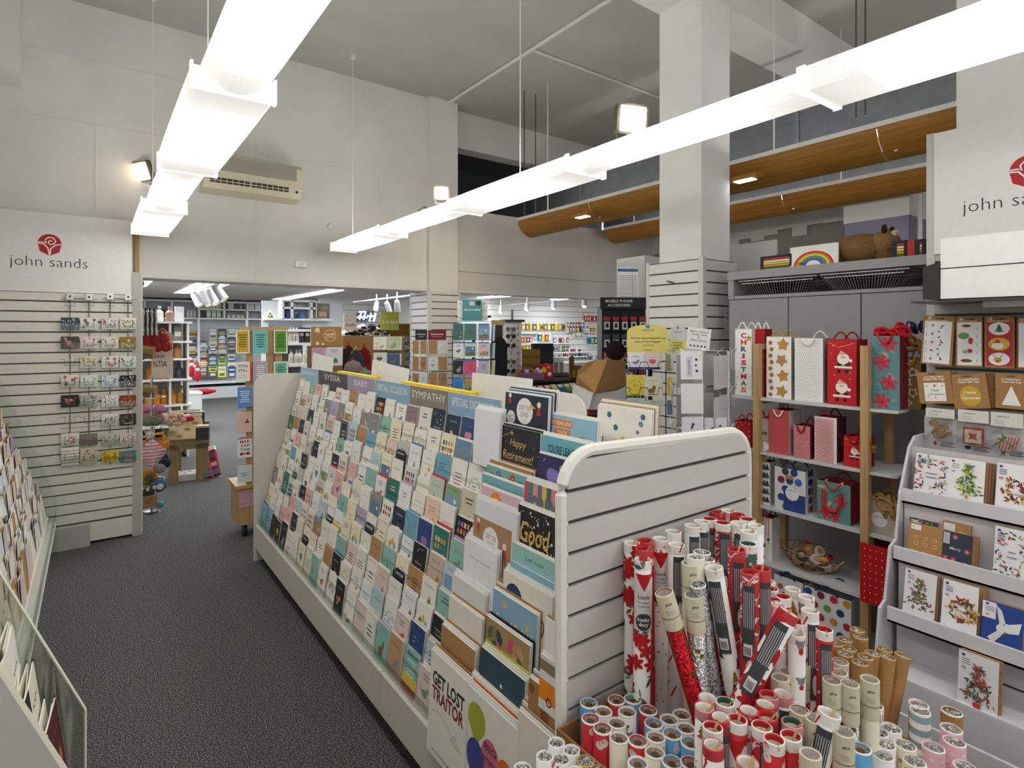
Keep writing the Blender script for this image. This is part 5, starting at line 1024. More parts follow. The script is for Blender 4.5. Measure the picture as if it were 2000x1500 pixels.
# ------------------------------------------------------------------ white cardboard charity card stand
t = tag(empty('card_display_stand', (0, 0, 0)), 'white cardboard stand with sloping tiers of boxed festive cards at the right edge', 'display stand')
T = [(2.72, 1.00, .955), (2.62, .785, .94), (2.52, .575, .925)]      # lip x, lip top z, left end y
Wc = 'dedde2:paper'
side_ = [(2.97, 1.20), (2.86, 1.20), (2.80, 1.16), (2.70, .98), (2.66, .80), (2.60, .78), (2.55, .58), (2.50, .56), (2.46, .34), (2.42, .30), (2.42, 0), (2.97, 0)]
M().prism(side_, .945, .955, 'cfced4:paper', 'y').build('side_panel', t)
M().box((2.96, -1.2, 0), (2.97, .945, 1.28), 'd4d2d4:paper').build('back_panel', t)
lg = []
def lgfn(u, v, h): return (2.959 - h, .945 - u, v)
for i, (c, k_) in enumerate((('c9302c', 'x'), ('2f3a4a', 'd'), ('8a2a4a', 'r'), ('6a6a6a', 'o'), ('2f4a6a', 'b'), ('2f4a6a', 'c'))):
    u = .04 + i * .115; v = 1.165
    lg += {'x': [star(u, v, .012, c, 4, .4)], 'd': [disc(u, v, .012, c, 10, .008)], 'r': [ring(u, v + .004, .008, .003, c, 10), line([(u - .007, v - .014), (u + .004, v)], .003, c), line([(u + .007, v - .014), (u - .004, v)], .003, c)], 'o': [ring(u, v, .014, .004, c, 14)], 'b': [star(u, v, .012, c, 3, .5)], 'c': [disc(u, v, .01, c)]}[k_]
    lg += [rect(u + .02, v + .006 - .008 * j, .05 - .01 * (j % 2), .003, '55565a') for j in range(3)]
M().prnt(lg, lgfn).build('charity_logos', t)['kind'] = 'stuff'
for i, (x, z, y) in enumerate(T):
    M().box((x - .012, -1.2, z - .058), (x, y, z), Wc).box((x - .012, -1.2, z - .058), (x + .16, y, z - .05), Wc).build('tier_lip', t)
    M().box((x + .10, -1.2, z - .23), (x + .11, y, z + .16), 'd0ced2:paper').build('tier_back', t)
M().box((2.45, -1.2, 0), (2.46, .925, .34), 'd4d3d8:paper').build('lower_front', t)
M().box((2.45, -1.2, .34), (2.64, .925, .35), Wc).build('lower_shelf', t); M().box((2.60, -1.2, .35), (2.61, .925, .54), 'c9c8cc:paper').box((2.595, .45, .40), (2.6, .66, .404), '2f2f31').build('tier_back', t)
M().box((2.30, -.9, 0), (2.312, .875, .30), 'dcdbde:paper').build('floor_front_panel', t)
def boxcard(px0, px1, py0, py1, X, base, fn, label, n=3, tilt=.22):
    A, B = pt(px0, (py0 + py1) / 2, X=X), pt(px1, (py0 + py1) / 2, X=X); b_ = pt(px0, py1, X=X); a_ = pt(px0, py0, X=X)
    w_, h_ = A.y - B.y, (a_.z - b_.z)
    o = sheet('boxed_card', w_, h_, .012, base, fn(w_, h_), (X, (A.y + B.y) / 2, b_.z), FACE_L, tilt, edge='a87f5c:kraft')
    for q in range(1, n): M().box((-w_ / 2 + .003 * q, .0125 + .013 * (q - 1), .001 * q), (w_ / 2 + .006 * q, .024 + .013 * (q - 1), h_), 'b08a66:kraft').build('box_behind', o)
    tag(o, label, 'card box', 'boxed festive cards on the white stand'); return o
mk = lambda w, h, c='2f4a7a': [disc(-w * .38, h * .93, w * .05, c, 8, h * .025)] + [rect(-w * .42, h * (.86 - .04 * i), w * .22, h * .012, c) for i in range(3)] + [text('10', -w * .36, h * .70, 'b8303a', h=h * .05, bold=.03)]
def xtree(w, h, cols, x=0, y0=.12, hh=.75, n=110, seed=2, bw=.36):
    q = random.Random(seed); P = []
    for i in range(n):
        f = q.random(); ww = bw * w * (1 - f) ** .8; P.append(leaf(x + q.uniform(-ww, ww), h * (y0 + .08 + hh * f * .9), w * .15, q.uniform(0, 6.3), q.choice(cols)))
    return P + [star(x, h * (y0 + hh + .03), w * .05, 'd9b23c')]
def wreathp(w, h, cols, seed=1, n=60):
    q = random.Random(seed); P = []
    for i in range(n):
        t_ = q.uniform(0, 6.28); r_ = w * q.uniform(.22, .38); P.append(leaf(w * .06 + r_ * math.cos(t_), h * .46 + r_ * math.sin(t_), w * q.uniform(.12, .22), q.uniform(0, 6.28), q.choice(cols)))
    return P
WR = ['c9a04a', '8a6a3a', '2f3a3a', 'b8403a', 'e0c070', '6a4a2c', 'a8303a']; FO = ['c9303a', '2f6a5a', '7aa05a', '3a3a3c', 'd9786a', '5a8a7a', 'b8b0a8']
def floral(w, h, seed=3):
    q = random.Random(seed); P = []
    for i in range(75):
        t_ = q.uniform(0, 6.28); r_ = q.uniform(.26, .48); x, y = w * r_ * math.cos(t_) * 1.0, h * (.5 + r_ * math.sin(t_)); P.append(leaf(max(-w * .45, min(w * .38, x)), max(h * .04, min(h * .9, y)), w * .15, q.uniform(0, 6.3), q.choice(FO)) if i % 4 else disc(max(-w * .44, min(w * .44, x)), max(h * .05, min(h * .94, y)), w * .025, q.choice(FO), 7))
    return P + rnd_lines(q, 0, h * .55, w * .34, 2, h * .09, '8a8a90', h * .02)
boxcard(1783, 1850, 884, 965, 2.735, 'eceaee', lambda w, h: floral(w, h, 3) + mk(w, h), 'white boxed card with a ring of folk flowers, leftmost on the top tier')
boxcard(1848, 1920, 893, 978, 2.735, 'f0eff2', lambda w, h: mk(w, h, '4a5a4a') + xtree(w, h, ['2f6a3a', '4a8a3a', 'c9c43c', '5a7a8a', 'e8d86a'], .06 * w) + [rect(w * .04, h * .12, w * .05, h * .08, 'c99a4a'), wave(-w * .2, h * .07, w * .5, h * .01, 4, h * .008, '9a9a9c')], 'white boxed card with a bright green fir tree, on the top tier', 4)
boxcard(1942, 2012, 903, 1000, 2.735, 'f0eff2', lambda w, h: wreathp(w, h, WR, 1) + mk(w, h) + [text('Christmas', w * .1, h * .42, 'b8604a', w=w * .4, shear=.2)], 'white boxed card with a gold wreath, rightmost on the top tier')
boxcard(1776, 1830, 1010, 1040, 2.70, '3a4a52', lambda w, h: [rect(-w * .45, h * .1, w * .35, h * .8, 'e0dfe4')] + floral(w, h, 8), 'dark floral boxed card peeking over the gingerbread card on the middle tier', 1, .1)
boxcard(1840, 1896, 1016, 1046, 2.70, 'a8865a', lambda w, h: [rect(-w * .45, h * .1, w * .4, h * .8, 'e0dfe4'), leaf(0, h * .3, w * .3, .3, '4a6a4a'), leaf(w * .05, h * .5, w * .3, -.2, 'd9b23c')], 'kraft boxed card peeking behind the dark floral card on the middle tier', 1, .1)
boxcard(1771, 1838, 1020, 1086, 2.635, 'b08455', lambda w, h: [rect(-w * .44, h * .82, w * .3, h * .15, 'f0efe8'), disc(-w * .38, h * .9, w * .03, 'e8c93c', 8)] + sum([[ring(w * (-.26 + .27 * i), h * .62, w * .055, w * .012, 'e6d2a8', 12), ring(w * (-.26 + .27 * i), h * .45, w * .07, w * .012, 'e6d2a8', 12)] for i in range(3)], []) + [text('Merry Christmas', 0, h * .2, 'ecd28a', w=w * .84, shear=.2, bold=.02)], 'kraft boxed card with gingerbread outlines reading Merry Christmas')
boxcard(1838, 1896, 1036, 1099, 2.635, '33404f', lambda w, h: sum([[star(w * x, h * y, w * .14, 'c0506a', 12, .5), disc(w * x, h * y, w * .04, 'e8a03c', 8)] for x, y in ((-.08, .86), (.34, .5), (-.1, .18), (.3, .12), (-.38, .2))], []) + [rect(-w * .48, h * .62, w * .22, h * .34, 'b9bcc4'), text('Merry', -w * .05, h * .5, 'e8dca8', w=w * .4, shear=.2)], 'dark boxed card with pink and orange blossoms reading Merry')
boxcard(1938, 2010, 1028, 1130, 2.635, 'eceaee', lambda w, h: floral(w, h, 5) + mk(w, h), 'white boxed folk-flower card at the right edge of the middle tier')
boxcard(1762, 1824, 1110, 1196, 2.53, 'e9e8ee', lambda w, h: mk(w, h, '3a3a3c') + xtree(w, h, ['4a6a4a', 'b8403a', '6a8a5a', '7a3a3a', '5a7a5a'], 0, .1, .68, 90, 5, .42), 'white boxed card with a tree of red berries, leftmost on the lower tier', 2)
boxcard(1836, 1906, 1132, 1226, 2.53, 'f0eff2', lambda w, h: wreathp(w, h, WR, 4, 80) + mk(w, h) + [text('merry', w * .06, h * .56, 'b8908a', w=w * .26, shear=.2), text('christmas', w * .1, h * .46, 'b8604a', w=w * .42, shear=.2)], 'white boxed card with a gold and red wreath reading christmas, on the lower tier', 4)
boxcard(1914, 1996, 1172, 1256, 2.53, '2f4a94', lambda w, h: [rect(-w * .5, h * .62, w * .34, h * .36, 'eceaee')] + [poly([(0, h * .5), (w * .1, h * .58), (w * .46, h * .7), (w * .4, h * .45), (w * .15, h * .4)], 'ecebe8'), poly([(-w * .05, h * .5), (-w * .1, h * .7), (-w * .16, h * .95), (-w * .02, h * .85), (w * .08, h * .6)], 'e4e3e2'), disc(0, h * .46, w * .14, 'ecebe8', 12, h * .1), disc(w * .12, h * .56, w * .06, 'ecebe8'), poly([(-w * .08, h * .42), (-w * .34, h * .2), (-w * .2, h * .1), (w * .02, h * .34)], 'dededc'), leaf(w * .05, h * .42, w * .14, -1, '4a6a3a')] + mk(w, h) + dotsf(w * .8, h * .5, 30, ['5a74b4'], .004, .009, 8), 'blue boxed card with a white dove, rightmost on the lower tier')
boxcard(1869, 1948, 1270, 1374, 2.46, 'eae9ec', lambda w, h: mk(w, h, '3a4a6a') + xtree(w, h, ['4a6a5a', 'b8403a', '8aa08a', '5a7a6a', 'c95a4a', '3a4a44'], 0, .12, .66, 120, 9, .44) + [poly([(-w * .09, h * .06), (w * .09, h * .06), (w * .1, h * .16), (-w * .1, h * .16)], 'c9404a')], 'white boxed card with a decorated tree in a red pot, alone on the lowest shelf', 2, .12)
# ------------------------------------------------------------------ wooden shelf unit
UX0, UX1, UY0, UY1 = 2.90, 3.18, 1.03, 1.845
SH = [1.294, 1.003, .716, .415, .13]
t = tag(empty('shelf_unit', (0, 0, 0)), 'light timber ladder-frame shelf unit with pale grey shelves of festive bags', 'shelf')
WD2 = 'b8986a:wood'
for y in (1.165, 1.70):
    M().box((UX0 - .02, y - .025, 0), (UX0 + .015, y + .01, 1.585), WD2).build('post', t)
    M().box((UX1 - .03, y - .025, 0), (UX1 + .005, y + .01, 1.585), WD2).build('post', t)
    M().box((UX0 + .015, y - .022, 1.555), (UX1 - .03, y + .007, 1.584), WD2).build('top_rail', t)
    for z in SH: M().box((UX0 - .015, y - .02, z - .035), (UX1, y + .005, z - .014), WD2).build('cross_rail', t)
for z in SH:
    M().prism([(UX0 - .005, UY0 + .02), (UX0 + .01, UY0), (UX1, UY0), (UX1, UY1), (UX0 - .005, UY1)], z - .013, z, 'c6c9ca:paint', 'z').build('shelf_board', t)
def rope(parent, p0, p1, drop, c, r=.004, up=False):
    pts = []
    for i in range(9):
        f = i / 8; pts.append((p0[0] + (p1[0] - p0[0]) * f, p0[1] - .006, p0[2] + (drop if up else -drop) * math.sin(math.pi * f)))
    M().tube(pts, r, c + ':cloth', 5).build('handle', parent)
def bag(px0, px1, py0, py1, X, base, fn, side, label, depth=.10, hc='c9303a', up=False, sidefn=None, inner='a01f28', handle=True):
    A, B = pt(px0, py1, X=X), pt(px1, py1, X=X); a_, b_ = pt((px0 + px1) / 2, py0, X=X), pt((px0 + px1) / 2, py1, X=X)
    w, h = A.y - B.y, a_.z - b_.z
    zs = [s for s in SH if abs(s - b_.z) < .05]
    zb = zs[0] + .001 if zs else b_.z
    m = M(); T = .0025
    m.box((-w / 2, 0, 0), (w / 2, T, h), base).box((-w / 2, depth - T, 0), (w / 2, depth, h), base).box((-w / 2, T, 0), (w / 2, depth - T, T), base)
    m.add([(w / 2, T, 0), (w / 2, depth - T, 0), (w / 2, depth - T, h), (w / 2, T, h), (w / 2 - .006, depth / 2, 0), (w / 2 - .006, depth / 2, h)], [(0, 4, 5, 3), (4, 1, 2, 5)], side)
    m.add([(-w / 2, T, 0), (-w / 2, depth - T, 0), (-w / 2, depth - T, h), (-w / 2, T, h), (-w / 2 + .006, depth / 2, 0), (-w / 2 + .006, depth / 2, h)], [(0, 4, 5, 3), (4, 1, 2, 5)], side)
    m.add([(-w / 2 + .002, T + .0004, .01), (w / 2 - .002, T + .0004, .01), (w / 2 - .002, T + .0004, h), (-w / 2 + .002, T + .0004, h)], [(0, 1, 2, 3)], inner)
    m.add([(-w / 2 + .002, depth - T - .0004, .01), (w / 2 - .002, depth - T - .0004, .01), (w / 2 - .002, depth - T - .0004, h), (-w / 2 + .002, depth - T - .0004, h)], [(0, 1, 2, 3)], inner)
    if fn: m.prnt(fn(w, h), FN)
    if sidefn: m.prnt(sidefn(depth, h), lambda u, v, q: (w / 2 + q - .004, depth / 2 + u, v))
    o = m.build('gift_bag', None, (X, (A.y + B.y) / 2, zb), (0, 0, FACE_L)); tag(o, label, 'gift bag', 'gift bags on the timber shelves')
    if handle:
        rope(o, (-w * .25, -.002, h), (w * .25, -.002, h), .035, hc, up=up); rope(o, (-w * .25, depth, h), (w * .25, depth, h), .035, hc, up=True)
    return o
def santa(x, y, s): return [rect(x - s * .4, y - s * .32, s * .8, s * .1, 'f2f0ee'), rect(x - s * .28, y - s * .22, s * .56, s * .13, '3a2a26'), rect(x - s * .08, y - s * .21, s * .16, s * .11, 'd9b23c'), disc(x, y + s * .15, s * .28, 'f2f0ee', 14), disc(x, y + s * .22, s * .13, 'dcb49a', 10, s * .06), poly([(x - s * .24, y + s * .3), (x + s * .2, y + s * .34), (x - s * .1, y + s * .55)], 'e8b0a8'), disc(x + s * .34, y + s * .06, s * .08, 'f2f0ee'), disc(x - s * .2, y - s * .46, s * .09, '26201f'), disc(x + s * .16, y - s * .46, s * .09, '26201f')]
def poin(x, y, r, c='c4304a', sd=1):
    q = random.Random(sd); return [leaf(x, y, r, a + q.random() * .4, c, .42) for a in [i * 1.05 for i in range(6)]] + [disc(x, y, r * .14, '8a2a3a', 7)]
def poinbg(w, h, s=1, base2='4f8a8c', n=26):
    q = random.Random(s); P = []
    for i in range(n): P.append(leaf(q.uniform(-.42, .3) * w, q.uniform(.04, .9) * h, w * .3, q.uniform(0, 6), q.choice([base2, 'c9b98a', '3f6f70', '7aa098'])))
    return P
def poinfn(n): return lambda w, h: poinbg(w, h) + sum([poin(w * (.12 if i % 2 else -.12), h * (.1 + .8 * i / (n - 1)), w * .36, 'c8354c', i) for i in range(n)], [])
def starfn(w, h):
    q = random.Random(4); P = []
    for i in range(4): P += [star(w * (.18 if i % 2 else .12), h * (.12 + .25 * i), w * .33, 'f0eeea', 5, .6, .5 * i), star(w * (.18 if i % 2 else .12), h * (.12 + .25 * i), w * .27, 'b88a4c', 5, .6, .5 * i)]
    for i in range(9): P.append(star(-w * .33 + w * .05 * (i % 2), h * (.06 + .105 * i), w * .15, 'f0eeea', 5, .6, i)); P.append(star(-w * .33 + w * .05 * (i % 2), h * (.06 + .105 * i), w * .11, 'a07038', 5, .6, i))
    return P
def vtext(w, h):
    P = []
    for i, (ch, c) in enumerate(zip('CHRISTMAS', ['c9445a', 'c9303a', '3f6a5c', 'b8384a', 'c9303a', '4a7a5a', 'c23048', '5a7a5c', 'd2763c'])):
        P.append(text(ch, w * .02, h * (.90 - .102 * i), c, w=w * (.34 if ch != 'I' else .14), h=h * .078, bold=.05, rot=-.0))
    return P + dotsf(w, h, 9, ['c9903c', '3f5a6a', 'a8a8a0'], .02, .04, 8) + [star(w * .34, h * .86, w * .22, 'b8963c')]
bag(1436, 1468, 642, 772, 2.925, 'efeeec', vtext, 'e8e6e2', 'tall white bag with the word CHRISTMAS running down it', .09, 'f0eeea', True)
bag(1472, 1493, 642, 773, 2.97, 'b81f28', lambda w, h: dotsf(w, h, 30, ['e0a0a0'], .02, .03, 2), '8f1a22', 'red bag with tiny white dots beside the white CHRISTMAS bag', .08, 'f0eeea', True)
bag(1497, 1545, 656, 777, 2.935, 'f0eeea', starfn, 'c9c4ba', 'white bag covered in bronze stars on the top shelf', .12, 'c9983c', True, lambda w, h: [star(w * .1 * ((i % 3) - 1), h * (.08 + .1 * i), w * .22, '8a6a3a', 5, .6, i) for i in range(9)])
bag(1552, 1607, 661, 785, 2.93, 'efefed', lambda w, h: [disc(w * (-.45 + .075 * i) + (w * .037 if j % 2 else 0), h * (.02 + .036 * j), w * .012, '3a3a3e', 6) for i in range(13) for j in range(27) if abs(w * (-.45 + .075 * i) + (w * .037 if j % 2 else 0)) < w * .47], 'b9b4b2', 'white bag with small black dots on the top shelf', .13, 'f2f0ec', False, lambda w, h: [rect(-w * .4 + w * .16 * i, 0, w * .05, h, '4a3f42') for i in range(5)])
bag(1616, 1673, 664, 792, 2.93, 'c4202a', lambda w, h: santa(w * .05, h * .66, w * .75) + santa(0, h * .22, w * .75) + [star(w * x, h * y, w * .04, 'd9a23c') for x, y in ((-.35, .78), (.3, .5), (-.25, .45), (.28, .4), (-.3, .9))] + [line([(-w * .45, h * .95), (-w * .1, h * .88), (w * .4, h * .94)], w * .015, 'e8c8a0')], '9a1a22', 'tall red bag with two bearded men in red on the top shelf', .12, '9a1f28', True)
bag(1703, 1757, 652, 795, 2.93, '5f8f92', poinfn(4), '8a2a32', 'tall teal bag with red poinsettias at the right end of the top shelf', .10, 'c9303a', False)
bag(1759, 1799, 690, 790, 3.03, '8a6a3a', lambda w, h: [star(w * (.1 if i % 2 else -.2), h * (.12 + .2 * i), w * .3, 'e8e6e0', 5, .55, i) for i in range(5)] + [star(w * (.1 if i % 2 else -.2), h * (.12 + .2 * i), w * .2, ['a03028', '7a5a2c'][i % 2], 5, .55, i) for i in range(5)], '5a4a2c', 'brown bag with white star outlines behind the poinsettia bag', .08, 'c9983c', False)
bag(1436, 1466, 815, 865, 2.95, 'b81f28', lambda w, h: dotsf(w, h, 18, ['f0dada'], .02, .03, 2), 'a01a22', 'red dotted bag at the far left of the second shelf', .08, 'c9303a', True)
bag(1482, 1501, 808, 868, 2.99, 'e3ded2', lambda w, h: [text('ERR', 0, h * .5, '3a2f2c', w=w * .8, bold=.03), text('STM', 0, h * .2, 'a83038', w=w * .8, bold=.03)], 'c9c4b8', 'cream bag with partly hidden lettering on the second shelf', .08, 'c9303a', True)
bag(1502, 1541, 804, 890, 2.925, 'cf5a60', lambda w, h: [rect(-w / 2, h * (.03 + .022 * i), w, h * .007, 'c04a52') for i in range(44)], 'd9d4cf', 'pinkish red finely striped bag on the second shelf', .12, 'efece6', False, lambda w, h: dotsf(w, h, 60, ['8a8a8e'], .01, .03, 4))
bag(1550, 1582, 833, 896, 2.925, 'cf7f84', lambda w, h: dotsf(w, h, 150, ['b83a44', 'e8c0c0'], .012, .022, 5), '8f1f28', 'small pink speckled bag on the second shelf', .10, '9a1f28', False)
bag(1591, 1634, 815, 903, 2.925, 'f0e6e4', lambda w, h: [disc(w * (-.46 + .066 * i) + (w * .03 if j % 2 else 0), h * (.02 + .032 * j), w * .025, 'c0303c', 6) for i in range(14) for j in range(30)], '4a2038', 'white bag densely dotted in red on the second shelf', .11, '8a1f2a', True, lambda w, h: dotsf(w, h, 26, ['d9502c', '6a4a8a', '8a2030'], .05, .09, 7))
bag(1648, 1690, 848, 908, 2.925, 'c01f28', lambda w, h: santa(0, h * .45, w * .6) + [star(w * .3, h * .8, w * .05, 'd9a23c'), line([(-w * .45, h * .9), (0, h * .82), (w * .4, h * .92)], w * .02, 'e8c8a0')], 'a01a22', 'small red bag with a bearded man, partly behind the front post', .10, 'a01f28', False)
o = M().prism([(x, z) for x, z in [(.028 * (1 if i % 2 == 0 else .5) * math.cos(math.pi / 2 + math.pi * i / 5), .028 * (1 if i % 2 == 0 else .5) * math.sin(math.pi / 2 + math.pi * i / 5)) for i in range(10)]], 0, .003, 'a8873c:foil', 'y')
p = pt(1701, 874, X=2.90); tag(o.build('star_tag', None, p, (0, 0, FACE_L)), 'gold star tag hanging in front of the second shelf', 'tag')
p = pt(1493, 878, X=2.93); tag(M().lathe([(0, 0), (.026, 0), (.026, .002), (0, .002)], 'dfe1e3', 20, Matrix.Rotation(math.pi / 2, 4, 'X')).build('round_tag', None, (p.x, p.y, SH[1] + .028), (0, 0, FACE_L)), 'round white tag leaning on the second shelf', 'tag')
treefn = lambda w, h: sum([tree2(w * (-.28 + .28 * (i % 3)), h * (.04 + .19 * (i // 3)), h * .16, ['2f3a3c', '4a5a5c'][i % 2], .9) for i in range(15)], [])
bag(1484, 1503, 905, 988, 2.93, 'eceae6', treefn, 'c9c9c6', 'narrow white bag with dark fir trees on the third shelf', .08, 'b8862c', True)
def bigdots(w, h, cols, r=.12, n=4, m=5):
    P = []
    for j in range(m):
        for i in range(n): P.append(disc(w * (-.42 + .28 * i + (.14 if j % 2 else 0)), h * (.08 + .21 * j), w * r, cols[(i * 3 + j * 2) % len(cols)], 14))
    return [p for p in P if max(abs(v[0]) for v in p[0]) < w * .52]
DC = ['2f4a94', 'c9503c', '2c4a7a', '6aa03c', '4a3a5a', '3f6fc0', '8a3040']
o = bag(1513, 1573, 926, 1008, 2.925, 'dedee0', lambda w, h: bigdots(w, h, DC) + [rect(-w * .2, 0, w * .7, h * .42, '2f4484'), disc(w * .08, h * .42, w * .22, 'e9e9ea', 20), text('candle & co', w * .08, h * .5, '2f3032', w=w * .3)], 'd4d4d8', 'white bag with large coloured dots and a round tag on the third shelf', .12, '26345a', True, lambda w, h: bigdots(w, h, DC, .16, 3, 5), inner='dedee0')
M().box((-.02, -.006, .165), (.02, -.003, .185), 'a87f50:kraft').build('hang_tag', o)
o = bag(1596, 1661, 953, 1030, 2.925, '5f8f8c', lambda w, h: poinbg(w, h, 5, n=18) + poin(-w * .25, h * .2, w * .24, sd=2) + poin(w * .22, h * .55, w * .22, sd=4) + poin(w * .05, h * .15, w * .2, sd=5), '9a2a34', 'teal poinsettia bag with a red ribbon handle on the third shelf', .12, 'c92f34', False, lambda w, h: poin(0, h * .6, w * .3) + poin(0, h * .2, w * .25))
M().tube([(-.045, -.004, .15), (-.04, -.012, .08), (-.015, -.014, .055), (.02, -.014, .06), (.035, -.012, .1), (.04, -.004, .15)], .009, 'cf3036:cloth', 6).build('ribbon', o)
def ribbons(px, py, X, s, n, c, label, seed=1, flat=.0):
    p = pt(px, py, X=X); q = random.Random(seed); m = M()
    for i in range(n):
        cx, cy, cz = q.uniform(-.3, .3) * s, q.uniform(-.5, .5) * s, q.uniform(-.25, .25) * s; r_ = s * q.uniform(.18, .34); a = q.uniform(0, 3.1); tl = q.uniform(-.9, .9)
        pts = [(cx + r_ * math.cos(k) * math.cos(a) * .7, cy + r_ * math.cos(k) * math.sin(a) + .3 * r_ * math.sin(k), cz + r_ * math.sin(k) * math.cos(tl)) for k in [j * math.pi / 5 for j in range(10)]]
        m.tube(pts, s * .07, c + ':cloth', 6, True)
    return tag(m.build('ribbon_tangle', None, p, None), label, 'ribbon')
ribbons(1742, 655, 2.99, .11, 13, 'c52a30', 'tangle of wide red ribbon handles over the poinsettia bag', 3)
ribbons(1786, 672, 3.05, .085, 9, 'a8854c', 'tangle of tan ribbon handles right of the red ribbons', 5)
ribbons(1795, 642, 3.1, .07, 7, '2a3450', 'tangle of navy ribbon handles at the top right of the shelf unit', 6)
ribbons(1722, 985, 2.95, .12, 16, 'a8834a', 'large tangle of tan ribbon on the third shelf', 9)
o = bag(1690, 1752, 985, 1050, 2.93, 'b5ae9a', lambda w, h: [disc(-w * .05, h * .42, w * .26, 'e9e9ea', 20), text('candle & co', -w * .05, h * .5, '2f3032', w=w * .34)], 'b9b4a8', 'olive bag with a round white tag under the tan ribbons on the third shelf', .1, 'a8834a', True, inner='8a8370')
bag(1484, 1508, 1008, 1092, 2.93, 'e6e4e0', lambda w, h: [line([(-w * .2 + w * .2 * i, h), (-w * .2 + w * .2 * i, h * (.7 - .15 * i))], w * .05, 'a01f28') for i in range(3)] + [disc(-w * .15, h * .35, w * .15, '8a6a2c'), disc(w * .2, h * .5, w * .12, '2f4a6a')], 'd0cecb', 'white bag with hanging ornaments beside the wire bowl on the fourth shelf', .08, '8a1f28', True)
# wire bowl of ribbon rolls
p = pt(1585, 1100, X=3.02); BZ = SH[3] + .003; bc = Vector((3.02, p.y, BZ))
t = tag(empty('wire_bowl', bc), 'copper geometric wire bowl of ribbon reels on the fourth shelf', 'bowl')
m = M(); ringz = ((.07, .004), (.105, .05), (.125, .095)); n = 8
P3 = [[(r_ * math.cos(2 * math.pi * (i + .5 * (j % 2)) / n) * .9, r_ * math.sin(2 * math.pi * (i + .5 * (j % 2)) / n) * 1.35, z) for i in range(n)] for j, (r_, z) in enumerate(ringz)]
for j, rg in enumerate(P3): m.tube(rg, .0026, 'a87a5c:metal', 5, True)
for j in range(2):
    for i in range(n):
        m.tube([P3[j][i], P3[j + 1][i]], .0022, 'a87a5c:metal', 5).tube([P3[j][i], P3[j + 1][(i - 1 + (j % 2) * 2) % n]], .0022, 'a87a5c:metal', 5)
m.build('wire_frame', t)
q = random.Random(12); RC = ['a8343c', 'b9986a', 'c9c9c8', 'c9303a', '8a6a4a', 'd9d0c0', '9a2a34', 'b08a5c', 'd08a90', '2f4a50']
for i in range(18):
    lay = i // 7; a = i * 2.4; rr = .06 if lay < 2 else .03; rad = .026
    pos = bc + Vector((rr * math.cos(a) * .8, rr * math.sin(a) * 1.35, .035 + .033 * lay))
    c = RC[i % len(RC)]; th = .018 + .006 * (i % 3)
    mm = M().lathe([(rad * .55, -th / 2), (rad, -th / 2), (rad, th / 2), (rad * .55, th / 2), (rad * .55, -th / 2)], c + ':cloth', 16).lathe([(rad * .5, -th / 2 - .002), (rad * .56, -th / 2 - .002), (rad * .56, th / 2 + .002), (rad * .5, th / 2 + .002)], 'b8946a:kraft', 12)
    o = mm.build('ribbon_reel', None, pos, (q.uniform(-1, 1), q.uniform(-.9, .9), q.uniform(0, 3)))
    tag(o, f"{ {'a8343c': 'dark red', 'b9986a': 'tan', 'c9c9c8': 'silver', 'c9303a': 'red', '8a6a4a': 'brown', 'd9d0c0': 'cream', '9a2a34': 'crimson', 'b08a5c': 'kraft', 'd08a90': 'pink', '2f4a50': 'dark teal'}[c]} ribbon reel in the wire bowl, {['bottom', 'middle', 'top'][lay]} of the heap", 'ribbon reel', 'ribbon reels in the copper wire bowl')
# big dotted bags under the lowest shelf, red bag at the right
o = bag(1572, 1662, 1142, 1245, 2.86, 'd9dade', lambda w, h: bigdots(w, h, ['c9303a', '2f4a94', '6aa03c', 'c98a2c', '8a2a34', '2f3f6a', 'b02a3a'], .085, 5, 5), 'b9bcc4', 'large white bag with big red, blue, green dots under the lowest shelf', .14, '26345a', True, inner='c9cacc'); 
o2 = bag(1512, 1568, 1130, 1200, 2.90, 'd4d5da', lambda w, h: bigdots(w, h, ['c98a2c', 'c9503c', '2f6a3a', '2f3f6a', '8a2a34'], .1, 4, 4), 'b9bcc4', 'dotted white bag lying left of the large dotted bag under the lowest shelf', .10, '26345a', True, inner='c9cacc')
bag(1680, 1744, 1075, 1192, 2.84, 'b8141e', lambda w, h: [disc(w * (-.36 + .18 * i), h * (.07 + .12 * j), w * .018, 'f2e6e6', 8) for i in range(5) for j in range(8)], 'd9d4d2', 'open red bag with small white dots at the right side of the shelves', .15, 'b8141e', handle=False, inner='8a0e16')
